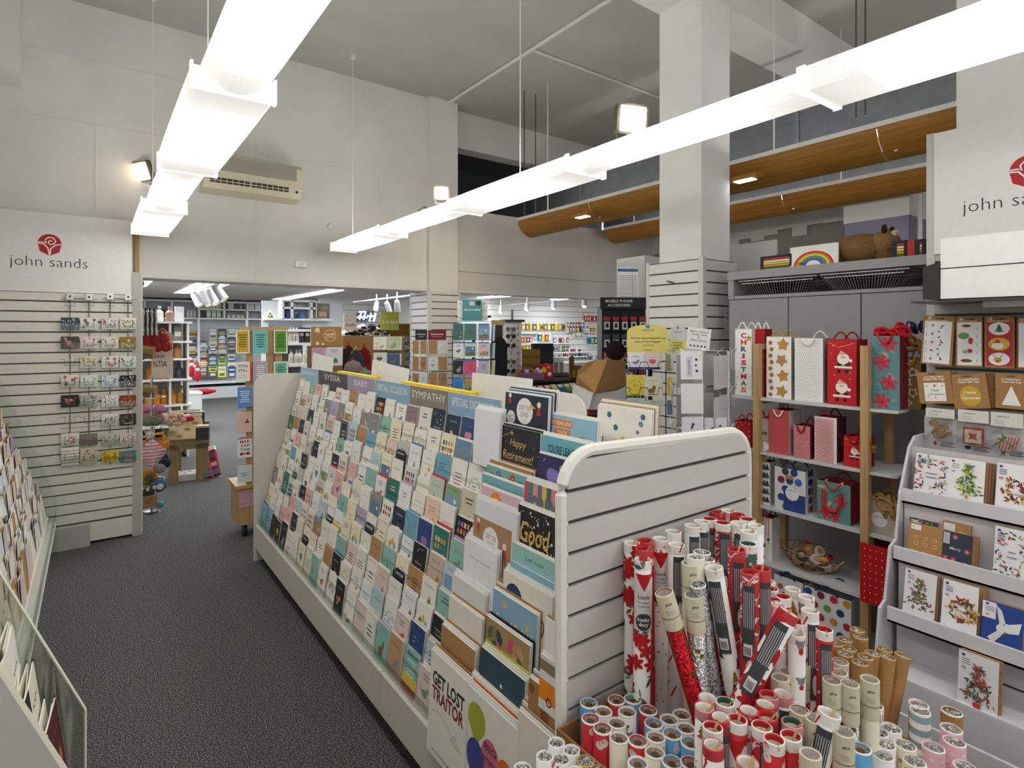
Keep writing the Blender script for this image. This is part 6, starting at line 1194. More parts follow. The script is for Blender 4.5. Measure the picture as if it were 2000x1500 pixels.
# ------------------------------------------------------------------ wrapping rolls
RN = random.Random(41)
def cyl(r): return lambda u, v, h: ((r + h) * math.cos(u / r), (r + h) * math.sin(u / r), v)
def pat(kind, r, L, q, Lv):
    C = math.pi * r * .62; P = []
    def sc(n, f, top=-.012):
        for _ in range(n): P.extend(f(q.uniform(-C, C), top - q.uniform(0, Lv)))
    k = int(Lv / .45 * 30) + 4
    if kind == 'poinsettia': base = 'ecebe8'; sc(k // 2, lambda x, y: [leaf(x, y, .028, q.uniform(0, 6), '2f6a5a', .4), leaf(x + .006, y, .024, q.uniform(0, 6), '5aa08a', .2), leaf(x, y, .024, q.uniform(0, 6), '8a6a3a', .35)]); sc(k // 2, lambda x, y: [leaf(x, y, .022, a * 1.05 + x * 90, 'c41f2a', .5) for a in range(6)])
    elif kind == 'reindeer': base = 'b51a22'; sc(k, lambda x, y: [leaf(x, y, .020, q.choice([.3, 2.8, 1.2]), 'eee6e2', .35), line([(x, y), (x + .010, y + .013), (x + .017, y + .014)], .0024, 'eee6e2'), line([(x, y), (x - .005, y - .012)], .0016, 'eee6e2')])
    elif kind == 'trees': base = 'ecebe8'; [P.extend(tree2(q.uniform(-C * .8, C * .8), -.03 - i * .028 - .02, .032, q.choice(['2f6a5a', '3a4444', '2f6a5a', 'a8833a']), .6)) for i in range(int(Lv / .028))]
    elif kind == 'dots': base = 'c01f28'; sc(k * 2, lambda x, y: [disc(x, y, .0025, 'f0e8e6', 7)])
    elif kind == 'golddots': base = 'eae8e4'; sc(k * 2, lambda x, y: [disc(x, y, .002, '2f3032', 6)]); P.extend(tree2(0, -.06, .04, 'a8833a', .8))
    elif kind == 'santa': base = 'c01f28'; sc(k // 3, lambda x, y: [disc(x, y, .010, 'ebe6e2', 10), disc(x, y + .003, .004, 'd9a890', 8), poly([(x - .008, y + .006), (x + .008, y + .006), (x, y + .016)], 'e0485a')])
    elif kind == 'snow': base = '5aa0cc'; sc(k, lambda x, y: [disc(x, y, .0013, 'f2f2f2', 6)]); sc(k // 4, lambda x, y: [disc(x, y, .009, 'f2f2f2', 10), disc(x, y + .012, .006, 'f2f2f2', 10), disc(x, y, .0014, 'b8303a', 6), poly([(x, y + .012), (x + .007, y + .011), (x, y + .010)], 'e8862c')])
    elif kind == 'candy': base = 'eceae8'; sc(k // 2, lambda x, y: [line([(x, y), (x + .010, y + .022)], .004, 'c9303a')])
    elif kind == 'koala': base = 'e6e4e2'; sc(k // 3, lambda x, y: [disc(x, y, .009, '8e9094', 10), disc(x - .009, y + .006, .004, '8e9094', 8), disc(x + .009, y + .006, .004, '8e9094', 8), disc(x, y - .001, .002, '26282a', 6), disc(x, y - .014, .006, 'c9303a', 8)])
    elif kind == 'party': base = 'ecebee'; sc(k, lambda x, y: [q.choice([star, star])(x, y, .006, q.choice(['2f3a6a', 'c98a3c', '8a2a3a', '5a6a9a', 'd9506a']), 5)])
    elif kind == 'stripes': base = 'eceae6'; P.extend([rect(-C, -.02 - i * .032, 2 * C, .016, '9cc4c9') for i in range(int(Lv / .032))])
    elif kind == 'pinkdots': base = 'd9a8b4'; [P.append(disc(-C + .02 * a + (.01 if b % 2 else 0), -.018 - b * .02, .005, 'eee6e6', 10)) for a in range(5) for b in range(int(Lv / .02))]
    elif kind == 'pinkstripe': base = 'ead8d6'; P.extend([rect(-C + i * .009, -Lv, .004, Lv - .01, 'd99aa4') for i in range(int(2 * C / .009))])
    elif kind == 'giraffe': base = 'e2d4b8'; sc(k, lambda x, y: [disc(x, y, .005, 'c9883c', 6)])
    elif kind == 'kraft': base = '9a7448:kraft'; sc(k // 3, lambda x, y: [disc(x, y, .0012, 'd9cdb8', 6)])
    elif kind == 'kraftspot': base = '9a7448:kraft'; sc(k // 4, lambda x, y: [disc(x, y, .008, q.choice(['c9b82c', '2f8a7a', 'c9502c']), 9)])
    elif kind == 'redfoil': base = 'c0252e:foil'; sc(k // 2, lambda x, y: [disc(x, y, .008, '7a7a3a:foil', 8), disc(x + .006, y + .005, .005, 'a8963c:foil', 8)])
    elif kind == 'whitefoil': base = 'c9c9cc:foil'; sc(k // 2, lambda x, y: [disc(x, y, .006, 'a8983c:foil', 8), disc(x, y, .002, 'b03040', 6)])
    elif kind == 'silver': base = '9c9ca0:foil'
    elif kind == 'darkfloral': base = '2a2c2e'; sc(k, lambda x, y: [star(x, y, .006, q.choice(['e8c8c0', 'c9303a', 'd9d4cc']), 5)])
    elif kind == 'greenfloral': base = '2f5a4a'; sc(k, lambda x, y: [star(x, y, .006, q.choice(['c9305a', 'd9d4cc', 'b8303a']), 6)])
    elif kind == 'cream': base = 'ddd8c2'
    return base, P
PN = {'poinsettia': 'white wrapping roll with red poinsettias', 'reindeer': 'red wrapping roll with white leaping deer', 'trees': 'white wrapping roll with fir trees', 'dots': 'red wrapping roll with white dots', 'golddots': 'white wrapping roll with a gold tree', 'santa': 'red wrapping roll with bearded faces', 'snow': 'blue wrapping roll with snowmen', 'candy': 'white wrapping roll with candy stripes', 'koala': 'white wrapping roll with grey koalas', 'party': 'white wrapping roll with coloured stars', 'stripes': 'white wrapping roll with aqua bands', 'pinkdots': 'pink wrapping roll with white spots', 'pinkstripe': 'pale pink striped wrapping roll', 'giraffe': 'cream wrapping roll with tan spots', 'kraft': 'brown kraft wrapping roll', 'kraftspot': 'kraft wrapping roll with bright spots', 'redfoil': 'cream-capped red foil roll', 'whitefoil': 'cream-capped pale foil roll', 'silver': 'silver film roll', 'darkfloral': 'black floral wrapping roll', 'greenfloral': 'green floral wrapping roll', 'cream': 'cream-labelled wrapping roll'}
def roll(px, py, zt, kind, end, where, r=.0195, lean=(0, 0), lab=None, vis=.45, L=None, rim='f0eeea', grp='wrapping rolls in the bins'):
    d = (H - zt) * F_PX / (py - HOR); p = pt(px, py, d=d)
    L = L or (zt - .06 - .2 * (lean != (0, 0)) * .3)
    q = random.Random(int(px * 7 + py)); base, P = pat(kind, r, L, q, vis)
    up = Vector((lean[0], lean[1], 1)).normalized(); spin = math.atan2(-p.y, -p.x)
    R3 = Vector((0, 0, 1)).rotation_difference(up).to_matrix().to_4x4() @ Matrix.Rotation(spin + q.uniform(-.15, .15), 4, 'Z')
    m = M(); n = 20
    m.lathe([(r * .98, -L), (r, -L + .002), (r, 0), (r * .86, .0), (r * .84, -.006), (r * .84, -.012)], base, n, caps=False)
    if P: m.prnt(P, cyl(r), .0003, .000008, maxu=.005)
    o = m.build('wrapping_roll'); o.matrix_world = Matrix.Translation(p) @ R3
    for pl in o.data.polygons: pl.use_smooth = len(pl.vertices) == 4 and abs(pl.normal.z) < .3
    lb = f'{PN[kind]}, {where}'
    if lb in LABELS: lb = lb + [' (behind)', ' (front)', ' (side)'][min(LABELS[lb + '#'] if lb + '#' in LABELS else 0, 2)]; LABELS[f'{PN[kind]}, {where}#'] = LABELS.get(f'{PN[kind]}, {where}#', 0) + 1
    tag(o, lb, 'wrapping paper', grp)
    e = M()
    if end == 'core':
        e.lathe([(r * .99, -.004), (r * 1.015, 0), (r * .9, .002), (r * .86, -.002)], rim, n, caps=False); e.build('rim', o)
        e = M().lathe([(r * .88, -.003), (r * .6, -.006), (r * .42, -.005), (r * .36, -.014), (0, -.018)], '84786e:plastic', n, caps=False)
        for i in range(6): a = q.uniform(0, 6.3); e.tube([(r * .82 * math.cos(a), r * .82 * math.sin(a), -.003), (r * .4 * math.cos(a + .3), r * .4 * math.sin(a + .3), -.004)], .0006, 'cfcac4', 4)
        e.build('film_end', o); M().lathe([(0, -.0046), (r * .36, -.0046)], '5c4326', 12, caps=False).build('core', o)
    elif end == 'hollow':
        e.lathe([(r * 1.01, -.02), (r * 1.015, 0), (r * .9, .0012), (r * .88, -.002)], rim, n, caps=False); e.build('rim', o)
        M().lathe([(r * .89, 0), (r * .86, -.02), (0, -.0215)], 'e9e4d4', n, caps=False).build('inner_tube', o)
        a = q.uniform(0, 3); dx, dy = math.cos(a) * r, math.sin(a) * r
        M().tube([(dx, dy, -.008), (dx * .9, dy * .9, .003), (dx * .2, dy * .2, -.012)], .0028, 'c0a070:kraft', 4).build('tape_tab', o)
    elif end == 'foil':
        e.lathe([(r * .97, -.004), (r * 1.015, 0), (r * .9, .002), (r * .86, -.002)], rim, n, caps=False); e.build('rim', o)
        e = M(); vs = []; fs = []; k = 10
        for j, rr in enumerate((.9, .6, .32, .08)):
            for i in range(k): vs.append((r * rr * math.cos(6.283 * i / k), r * rr * math.sin(6.283 * i / k), -.003 + q.uniform(-.004, .004)))
        for j in range(3):
            for i in range(k): fs.append((j * k + i, j * k + (i + 1) % k, (j + 1) * k + (i + 1) % k, (j + 1) * k + i))
        fs.append(tuple(range(3 * k, 4 * k))); e.add(vs, fs, 'b9b8b4:foil'); e.build('film_end', o)
    if lab == 'glick' or end == 'cap':
        e = M().lathe([(r * 1.03, -.085), (r * 1.05, -.084), (r * 1.05, -.0545), (r * 1.03, -.0542), (r * 1.03, -.0528), (r * 1.05, -.0525), (r * 1.05, 0), (r * .9, .001), (r * .88, -.003)], 'd8d3b8', n, caps=False)
        f2 = cyl(r * 1.05); e.prnt([text('glick', r * .2, -.02, '3a3a34', w=r * .8, shear=.2)] + [rect(-r * .4 + r * .1 * i, -.036 - .004 * i, r * .9, .0011, 'b0aa90') for i in range(3)] if int(px) % 3 else [rect(-r * .3 + i * .0016, -.034, .0008, .02, '3a3a34') for i in range(8)], f2, .0004, .0001, .005)
        e.prnt([rect(-C_, -.0545, 2 * C_, .0012, '4a4536') for C_ in (math.pi * r * .6,)], f2, .0006, 0, .005)
        e.build('paper_sleeve', o)
        M().lathe([(r * .9, -.001), (r * .5, -.004), (r * .15, -.002), (0, -.006)], '8f8784:plastic', n, caps=False).build('film_end', o)
    if lab in ('dark', 'look', 'darkbar'):
        f2 = cyl(r + .0024); e = M(); o0 = {'dark': r * .35, 'darkbar': -r * .2, 'look': 0}[lab]
        if lab == 'look':
            e.prnt([rect(-r * 1.3, -.17, r * 2.6, .13, 'dddcda'), poly([(-r * 1.1, -.03), (r * 1.1, -.03), (0, -.072)], 'c01f28'), disc(0, -.148, r * 1.0, '3f4347', 16), text('Look', 0, -.086, '2f3032', w=r * 1.4), text("I'm wrapped", 0, -.100, '2f3032', w=r * 1.3), text('on both sides', 0, -.109, '2f3032', w=r * 1.3), text('hunky', 0, -.143, 'f2f0ee', w=r * 1.4, bold=.02), text('dory', 0, -.155, 'f2f0ee', w=r * 1.1, bold=.02)], f2, 0, .00015, .005)
        else:
            e.prnt([rect(o0 - r * .7, -.20, r * 1.4, .175, '44484c')] + [rect(o0 - r * .5 + r * .2 * i, -.125, r * .08, .085, 'b9bcc0') for i in range(6)] + ([rect(o0 - r * .45, -.19, r * .9, .028, 'eceaea')] + [rect(o0 - r * .35 + r * .1 * i, -.187, r * .05, .018, '2a2a2a') for i in range(7)] if lab == 'darkbar' else [disc(o0 + r * .1, -.165, r * .3, 'd9d9d9', 12, .024)]), f2, 0, .00015, .005)
        e.build('paper_label', o)
    return o
tall = [(1234, 1060, 'poinsettia', 'hollow', None), (1261, 1056, 'santa', 'hollow', None), (1257, 1071, 'dots', 'hollow', None), (1256, 1092, 'poinsettia', 'hollow', 'look'), (1290, 1052, 'golddots', 'hollow', 'look'), (1315, 1038, 'koala', 'hollow', None), (1321, 1063, 'candy', 'hollow', 'dark'), (1352, 1026, 'koala', 'hollow', 'dark'), (1370, 1018, 'trees', 'hollow', 'dark'), (1386, 1013, 'dots', 'hollow', 'dark'), (1403, 1000, 'santa', 'hollow', None), (1422, 997, 'candy', 'hollow', None), (1412, 1021, 'reindeer', 'hollow', 'dark'), (1441, 1005, 'dots', 'hollow', None), (1442, 1021, 'golddots', 'hollow', 'dark'), (1460, 1014, 'reindeer', 'hollow', None), (1476, 1026, 'party', 'hollow', None), (1462, 1038, 'trees', 'hollow', 'dark'), (1371, 1079, 'silver', 'foil', None), (1359, 1088, 'cream', 'foil', None), (1349, 1100, 'cream', 'cap', None), (1379, 1092, 'candy', 'hollow', 'dark'), (1439, 1073, 'reindeer', 'hollow', 'dark'), (1461, 1062, 'greenfloral', 'hollow', None), (1394, 1108, 'trees', 'hollow', 'darkbar'), (1465, 1117, 'reindeer', 'hollow', 'darkbar'), (1487, 1110, 'dots', 'hollow', 'dark')]
def band(x, a, names):
    return names[min(len(names) - 1, int((x - a[0]) / (a[1] - a[0]) * len(names)))]
HP = ['leftmost in the tall bin', 'left part of the tall bin', 'left of centre in the tall bin', 'centre of the tall bin', 'right of centre in the tall bin', 'right end of the tall bin']
for i, (px, py, k_, e_, l_) in enumerate(tall):
    z_ = 1.10 if py < 1045 else (1.09 if py < 1090 else 1.075)
    roll(px, py, z_, k_, e_, band(px, (1230, 1492), HP) + (', back' if py < 1030 else ', front' if py > 1080 else ', middle'), .0215, (-.13, .10) if px == 1394 else (RN.uniform(-.02, .02), .0), l_, .5, rim='c9414a' if k_ in ('dots', 'santa', 'reindeer', 'poinsettia') and i % 3 else 'f0eeea')
roll(1297, 1157, 1.03, 'redfoil', 'cap', 'leaning left out of the tall bin', .0215, (-.24, .17), 'glick', .5)
roll(1355, 1162, 1.02, 'whitefoil', 'cap', 'centre front of the tall bin', .0215, (-.07, .04), 'glick', .5)
roll(1363, 1142, 1.04, 'silver', 'foil', 'behind the pale foil roll', .019, (-.2, .02), None, .4)
roll(1541, 1196, 1.02, 'poinsettia', 'hollow', 'tilted far to the right above the front bin', .0225, (.44, -.31), 'darkbar', .6, L=.72, rim='c9414a')
roll(1582, 1192, .98, 'candy', 'hollow', 'right of the tilted poinsettia roll', .0195, (.03, .02), 'dark', .5)
roll(1610, 1229, .95, 'dots', 'hollow', 'between the tall bin and the kraft rolls', .0185, (0, 0), 'dark', .5)
for px, py, k_ in ((1556, 1237, 'koala'), (1520, 1180, 'party'), (1505, 1150, 'dots'), (1512, 1172, 'santa'), (1548, 1150, 'golddots'), (1500, 1135, 'candy'), (1530, 1165, 'reindeer'), (1562, 1215, 'santa'), (1575, 1165, 'koala')):
    roll(px, py, .95 if py > 1190 else .98, k_, 'hollow', 'behind the tilted roll, ' + band(px, (1500, 1580), ['left', 'centre', 'right']), .0185, (0, 0), None, .35)
mid = [(1382, 1362, 'trees', None), (1376, 1381, 'golddots', None), (1416, 1371, 'greenfloral', None), (1462, 1387, 'party', None), (1408, 1400, 'poinsettia', 'dark'), (1392, 1420, 'reindeer', 'dark'), (1440, 1405, 'dots', 'look'), (1495, 1375, 'trees', 'dark'), (1498, 1398, 'santa', None), (1502, 1357, 'santa', None), (1529, 1354, 'candy', 'dark'), (1488, 1418, 'reindeer', 'dark'), (1393, 1454, 'candy', None), (1460, 1488, 'golddots', None), (1512, 1444, 'santa', None), (1545, 1437, 'dots', None), (1547, 1411, 'greenfloral', None)]
MP = ['left side of the middle bin', 'left centre of the middle bin', 'right centre of the middle bin', 'right side of the middle bin']
for px, py, k_, l_ in mid:
    roll(px, py, .86, k_, 'hollow', band(px, (1376, 1548), MP) + (', back' if py < 1385 else ', front' if py > 1430 else ', middle'), .0195, (RN.uniform(-.03, .03), 0), l_, .3, rim=['f0eeea', 'c9414a', 'd9909a'][int(px) % 3])
cre = [(1567, 1294, 'redfoil'), (1562, 1387, 'redfoil'), (1524, 1323, 'cream'), (1538, 1311, 'cream'), (1592, 1403, 'whitefoil'), (1648, 1429, 'whitefoil'), (1640, 1292, 'redfoil'), (1638, 1313, 'whitefoil'), (1625, 1329, 'redfoil'), (1660, 1335, 'whitefoil'), (1699, 1326, 'cream'), (1583, 1472, 'cream')]
for i, (px, py, k_) in enumerate(cre):
    roll(px, py, .86, k_, 'cap', ['standing tallest in the middle', 'behind the red dotted rolls', 'half hidden at the back', 'next to the tilted roll', 'front centre', 'front, beside the blue snowman roll', 'farthest right cluster', 'second in the right cluster', 'third in the right cluster, at its left', 'nearest in the right cluster', 'with a barcode, beside the kraft rolls', 'at the bottom edge of the view'][i], .0185, (0, 0), 'glick', .35)
roll(1620, 1392, .88, 'candy', 'hollow', 'with long grey label, right of the middle bin', .0215, (.18, -.13), 'darkbar', .4)
roll(1680, 1461, .78, 'snow', 'core', 'right of the cream-sleeved rolls', .021, (0, 0), None, .3)
kr = [(1674, 1230), (1681, 1244), (1650, 1249), (1632, 1257), (1658, 1267), (1651, 1277), (1704, 1276), (1690, 1283), (1680, 1294), (1728, 1268), (1734, 1283), (1763, 1280)]
for i, (px, py) in enumerate(kr):
    roll(px, py, .80, 'kraft', 'foil', ['back of the kraft bundle', 'back, second of the kraft bundle', 'back left of the kraft bundle', 'far left of the kraft bundle', 'left middle of the kraft bundle', 'left front of the kraft bundle', 'centre of the kraft bundle', 'centre front of the kraft bundle', 'front of the kraft bundle', 'right back of the kraft bundle', 'right middle of the kraft bundle', 'far right of the kraft bundle, leaning out'][i], .0185, (.03 + .0022 * max(0, px - 1690), -.0016 * max(0, px - 1690)), None, .45, rim='c9a878')
cor = [(1150, 1373, 'snow'), (1154, 1404, 'santa'), (1178, 1389, 'candy'), (1204, 1367, 'santa'), (1236, 1365, 'snow'), (1177, 1423, 'santa'), (1225, 1390, 'koala'), (1205, 1412, 'cream'), (1266, 1387, 'santa'), (1209, 1441, 'cream'), (1246, 1447, 'santa'), (1277, 1413, 'snow'), (1307, 1405, 'koala'), (1332, 1395, 'candy'), (1281, 1439, 'pinkstripe'), (1313, 1433, 'snow'), (1279, 1469, 'cream'), (1340, 1422, 'candy'), (1349, 1451, 'snow'), (1246, 1490, 'party'), (1313, 1488, 'snow'), (1349, 1490, 'santa')]
for px, py, k_ in cor:
    roll(px, py, .735, k_, 'core', band(px, (1148, 1352), ['far left of the cardboard box', 'left half of the cardboard box', 'right half of the cardboard box', 'right side of the cardboard box']) + (', back row' if py < 1392 else ', front rows' if py > 1436 else ', middle rows'), .0217, (0, 0), None, .22)
for px, py, k_ in ((1087, 1450, 'party'), (1116, 1465, 'party'), (1064, 1477, 'party'), (1096, 1483, 'candy'), (1144, 1486, 'kraft'), (1020, 1500, 'party'), (1126, 1508, 'party'), (1170, 1506, 'kraft')):
    roll(px, py, .70, k_, 'foil', band(px, (1018, 1175), ['leftmost at the bottom edge', 'bottom edge beside the gondola corner', 'bottom edge against the cardboard box wall']), .0195, (0, 0), None, .2, rim='c9a878' if k_ == 'kraft' else 'f2f2f0')
pas = [(1794, 1375, 'pinkstripe'), (1797, 1388, 'stripes'), (1859, 1390, 'kraftspot'), (1858, 1423, 'pinkdots'), (1864, 1448, 'pinkdots'), (1823, 1459, 'pinkdots'), (1886, 1498, 'pinkdots'), (1706, 1377, 'pinkstripe'), (1696, 1391, 'kraftspot'), (1715, 1429, 'party'), (1740, 1422, 'party'), (1728, 1453, 'party'), (1768, 1455, 'giraffe'), (1724, 1475, 'party'), (1786, 1487, 'giraffe')]
for i, (px, py, k_) in enumerate(pas):
    roll(px, py, .71, k_, 'foil', ['behind the aqua-banded roll', 'standing alone left of the pink ones', 'behind the pink spotted rolls at right', 'back one of the three at right', 'right one of the three', 'left one of the three', 'at the bottom right edge', 'beside the cream barcode roll', 'in front of the barcode roll', 'back left of the bottom right cluster', 'back right of the bottom right cluster', 'centre of the bottom right cluster', 'right side of the bottom right cluster', 'front left of the bottom right cluster', 'front of the bottom right cluster'][i], .0222, (0, 0), None, .35)
# boxes and bins that hold the rolls
KB = '8f6f45:kraft'
def bin_(x0, x1, y0, y1, h, c, label, T=.006, name='cardboard_box'):
    t = tag(empty(name, ((x0 + x1) / 2, (y0 + y1) / 2, 0)), label, 'box'); a, b = (x1 - x0) / 2, (y1 - y0) / 2
    M().box((-a, -b, 0), (-a + T, b, h), c).build('side_wall', t); M().box((a - T, -b, 0), (a, b, h), c).build('side_wall', t)
    M().box((-a + T, -b, 0), (a - T, -b + T, h), c).build('end_wall', t); M().box((-a + T, b - T, 0), (a - T, b, h), c).build('end_wall', t)
    M().box((-a + T, -b + T, 0), (a - T, b - T, T), c).build('base', t); return t
A, B = pt(1092, 1425, d=1.30), pt(1240, 1500, d=1.185)
bin_(.895, 1.13, .58, 1.035, .70, KB, 'open brown cardboard box of short wrapping rolls at the gondola corner')
bin_(.60, .888, .58, .98, .60, KB, 'smaller cardboard box of silver-ended rolls at the bottom edge')
bin_(1.135, 1.78, .86, 1.035, .45, 'd8d6d0:plastic', 'white bin behind holding the tall wrapping rolls', name='storage_bin')
bin_(.97, 1.42, .40, .855, .45, 'd8d6d0:plastic', 'white bin in the middle holding the red and white rolls', name='storage_bin')
bin_(1.44, 2.02, .42, .80, .40, KB, 'low cardboard box holding kraft and pastel rolls')
# ------------------------------------------------------------------ card spinners between gondola and counter
def spin_card(px0, px1, py0, py1, d, base, fn, label, group, a=None, tilt=.06, cat='greeting card', back=2, edge='f1eee6', name='greeting_card'):
    A = pt((px0 + px1) / 2, py1, d=d); w = (px1 - px0) * d / F_PX * 1.0; h = (py1 - py0) * d / F_PX
    a = -TH if a is None else a
    o = sheet(name, w, h, .003, base, fn(w, h) if fn else (), A, a, tilt, edge=edge)
    if back:
        m = M()
        for q in range(back): m.box((-w / 2 + .004 * (q + 1), .004 + .006 * q, 0), (w / 2 + .005 * (q + 1), .006 + .006 * q, h + .002 * q), ['f4f1e8', 'dfe4ea', 'e8dcc4'][q % 3])
        m.build('card_behind', o)
    tag(o, label, cat, group); return o
def pocket(parent, px0, px1, py, d, c, r=.0022):
    """wire pocket front in the spinner frame"""
    p0, p1 = pt(px0, py, d=d), pt(px1, py, d=d); u = (p1 - p0); z = Vector((0, 0, 1))
    h = u.length * .35
    M().tube([p0 + z * h * .7, p0 + u * .18 + z * h * .7, p0 + u * .25 - z * .0, p0 + u * .25 - z * h * .35, p0 + u * .75 - z * h * .35, p0 + u * .75, p0 + u * .82 + z * h * .7, p1 + z * h * .7], r, c, 4).build('wire_pocket', parent)
def spinner(px, d, ztop, c, label, r=.19, arms=4, zb=.35):
    p = pt(px, 700, d=d); t = tag(empty('card_spinner', (p.x, p.y, 0)), label, 'card spinner')
    M().tube([(0, 0, .02), (0, 0, ztop)], .014, c, 8).build('pole', t)
    M().lathe([(0, .0), (.24, 0), (.23, .025), (.02, .04), (0, .04)], c, 20).build('base', t)
    for i in range(arms):
        a = 2 * math.pi * i / arms + .6; x, y = r * math.cos(a), r * math.sin(a)
        M().tube([(0, 0, ztop - .02), (x, y, ztop - .02), (x, y, zb), (0, 0, zb)], .0035, c, 5).build('side_wire', t)
    return t
# yellow-headed spinner
B1 = Matrix
ys_ = spinner(1270, 3.75, 1.60, '2a2b2d:metal', 'black wire card spinner with pale yellow bird-quote header boards', .10)
def header(px0, px1, py0, py1, d, base, fn, label, a=None, dome=True, parent=None, name='header_board'):
    A, B = pt(px0, py1, d=d), pt(px1, py1, d=d); w = (px1 - px0) * d / F_PX; h = (py1 - py0) * d / F_PX; a = -TH if a is None else a
    r = h * .22; pts = [(-w / 2, 0), (w / 2, 0), (w / 2, h * .72)] + ([(w / 2 * math.cos(k), h * .72 + h * .28 * math.sin(k) ** .8) for k in [math.pi * i / 12 for i in range(1, 12)]] if dome else [(w / 2, h), (-w / 2, h)]) + [(-w / 2, h * .72)]
    n = len(pts); m = M().add([(x, 0, z) for x, z in pts] + [(x, .004, z) for x, z in pts], [tuple(range(n)), tuple(reversed(range(n, 2 * n)))] + [(i, n + i, n + (i + 1) % n, (i + 1) % n) for i in range(n)], base)
    m.prnt(fn(w, h), FN)
    C = (A + B) / 2
    if parent: C = C - parent.location
    o = m.build(name, parent, C, (-.03, 0, a)); o['label'] = label; return o
header(1225, 1306, 634, 690, 3.62, 'e3d67c', lambda w, h: [disc(0, h * .93, w * .05, '5f7fa5'), text('twigseeds', 0, h * .80, '8a7a3a', w=w * .3, shear=.2), text('"With the relief of having birds that', 0, h * .52, '4a3f22', w=w * .86, bold=.015), text('speak my kind of language."', 0, h * .40, '4a3f22', w=w * .64, bold=.015), rect(-w * .14, h * .27, w * .28, h * .02, '8a7a3a'), rect(-w * .1, h * .1, w * .2, h * .02, '8a7a3a')], 'pale yellow domed header board with a bird quote', parent=ys_)
header(1304, 1342, 636, 688, 3.68, 'c9c9c9', lambda w, h: [rect(-w / 2, 0, w, h * .45, 'd9d06a'), disc(0, h * .92, w * .07, '5f7fa5'), text('twigseeds', 0, h * .76, '7a7a7a', w=w * .5, shear=.2)] + rnd_lines(RN, 0, h * .34, w * .7, 3, h * .1, '6a6a3a', h * .03), 'grey and yellow side header board', a=-TH - .9, parent=ys_)
GY = 'cards on the yellow-headed spinner'
for (a_, b_, c_, d_, base, kd, nm) in ((1226, 1258, 688, 722, 'e8e9ea', 'bird', 'white card with a bird, top left'), (1259, 1290, 690, 722, 'e9d6d2', 'heart', 'pale pink card with a red motif, top right'), (1224, 1258, 733, 772, 'e3cf4a', 'wreath', 'yellow card with white ovals, middle left'), (1259, 1293, 736, 774, 'ece6cf', 'animal', 'cream card with a little motif, middle right'), (1224, 1258, 778, 794, 'b8d4d4', 'lines', 'pale aqua card, bottom left'), (1260, 1296, 782, 794, 'c9d6c4', 'leaves', 'green leafy card, bottom right'), (1301, 1312, 692, 725, '8f9a74', 'lines', 'green card, top of the side face'), (1303, 1312, 736, 772, 'e3c93c', 'lines', 'yellow card, middle of the side face'), (1303, 1313, 782, 810, '5f7fa5', 'flowers', 'blue card, bottom of the side face')):
    _, P, _d = design(R, (b_ - a_) * 3.55 / F_PX, (d_ - c_) * 3.55 / F_PX, base, kd)
    spin_card(a_, b_, c_, d_, 3.55, base, lambda w, h: P + ([rect(-w / 2, 0, w, h * .16, '3f5f94')] if c_ < 700 and a_ < 1290 else []), nm + ' on the yellow-headed spinner', GY)
for yy in (716, 766): 
    pocket(ys_, 1222, 1258, yy, 3.52, '232426:metal'); pocket(ys_, 1258, 1294, yy, 3.52, '232426:metal')
for o in list(ys_.children):
    if o.name.startswith('wire_pocket'): o.location = -ys_.location
# white wire spinner
ws = spinner(1372, 3.18, 1.565, 'dcdcda:metal', 'white wire card spinner, mostly empty, beside the timber shelves', .155, 6)
zr = [1.56, 1.36, 1.16, .96]
for z in zr:
    for i in range(6):
        a = i * math.pi / 3 + .3; x, y = .165 * math.cos(a), .165 * math.sin(a); tx, ty = -math.sin(a), math.cos(a)
        M().tube([(x - tx * .07, y - ty * .07, z), (x - tx * .03, y - ty * .03, z - .03), (x - tx * .03, y - ty * .03, z - .12), (x + tx * .03, y + ty * .03, z - .12), (x + tx * .03, y + ty * .03, z - .03), (x + tx * .07, y + ty * .07, z)], .0022, 'e4e4e2:metal', 5).build('wire_pocket', ws)
for i in range(6):
    a = i * math.pi / 3 + .3; x, y = .12 * math.cos(a), .12 * math.sin(a)
    for z in (1.42, 1.2, 1.0): M().box((x - .04, y - .003, z - .08), (x + .04, y, z + .10), 'c9cacd').build('backing_card', ws)
GWs = 'cards on the white wire spinner'
spin_card(1330, 1369, 686, 741, 3.0, 'e6e6ea', lambda w, h: [rect(-w * .22, h * .1, w * .3, h * .7, 'c9ccd8'), disc(w * .28, h * .7, w * .07, '3a3a44'), disc(w * .26, h * .5, w * .06, '3a3a44'), disc(w * .3, h * .3, w * .07, '3a3a44'), text('IN A ROW', -w * .08, h * .45, '5a5f70', w=h * .5, rot=math.pi / 2)], 'white card with grey lettering and birds, top of the white spinner', GWs)
spin_card(1331, 1372, 750, 808, 3.0, 'e4e4e2', None, 'blank white card, middle of the white spinner', GWs)
spin_card(1332, 1372, 815, 850, 3.0, 'dcdde8', lambda w, h: [leaf(-w * .05, h * .3, w * .3, 1.2, '2f3036'), disc(w * .05, h * .6, w * .07, '2f3036')], 'lilac-white card with a black bird, low on the white spinner', GWs)
spin_card(1376, 1418, 817, 850, 3.05, 'dcdde8', lambda w, h: [disc(-w * .1, h * .3, w * .14, '7a6a55'), disc(w * .24, h * .55, w * .06, '5a4a3a')], 'lilac-white card with brown animals, low right of the white spinner', GWs)
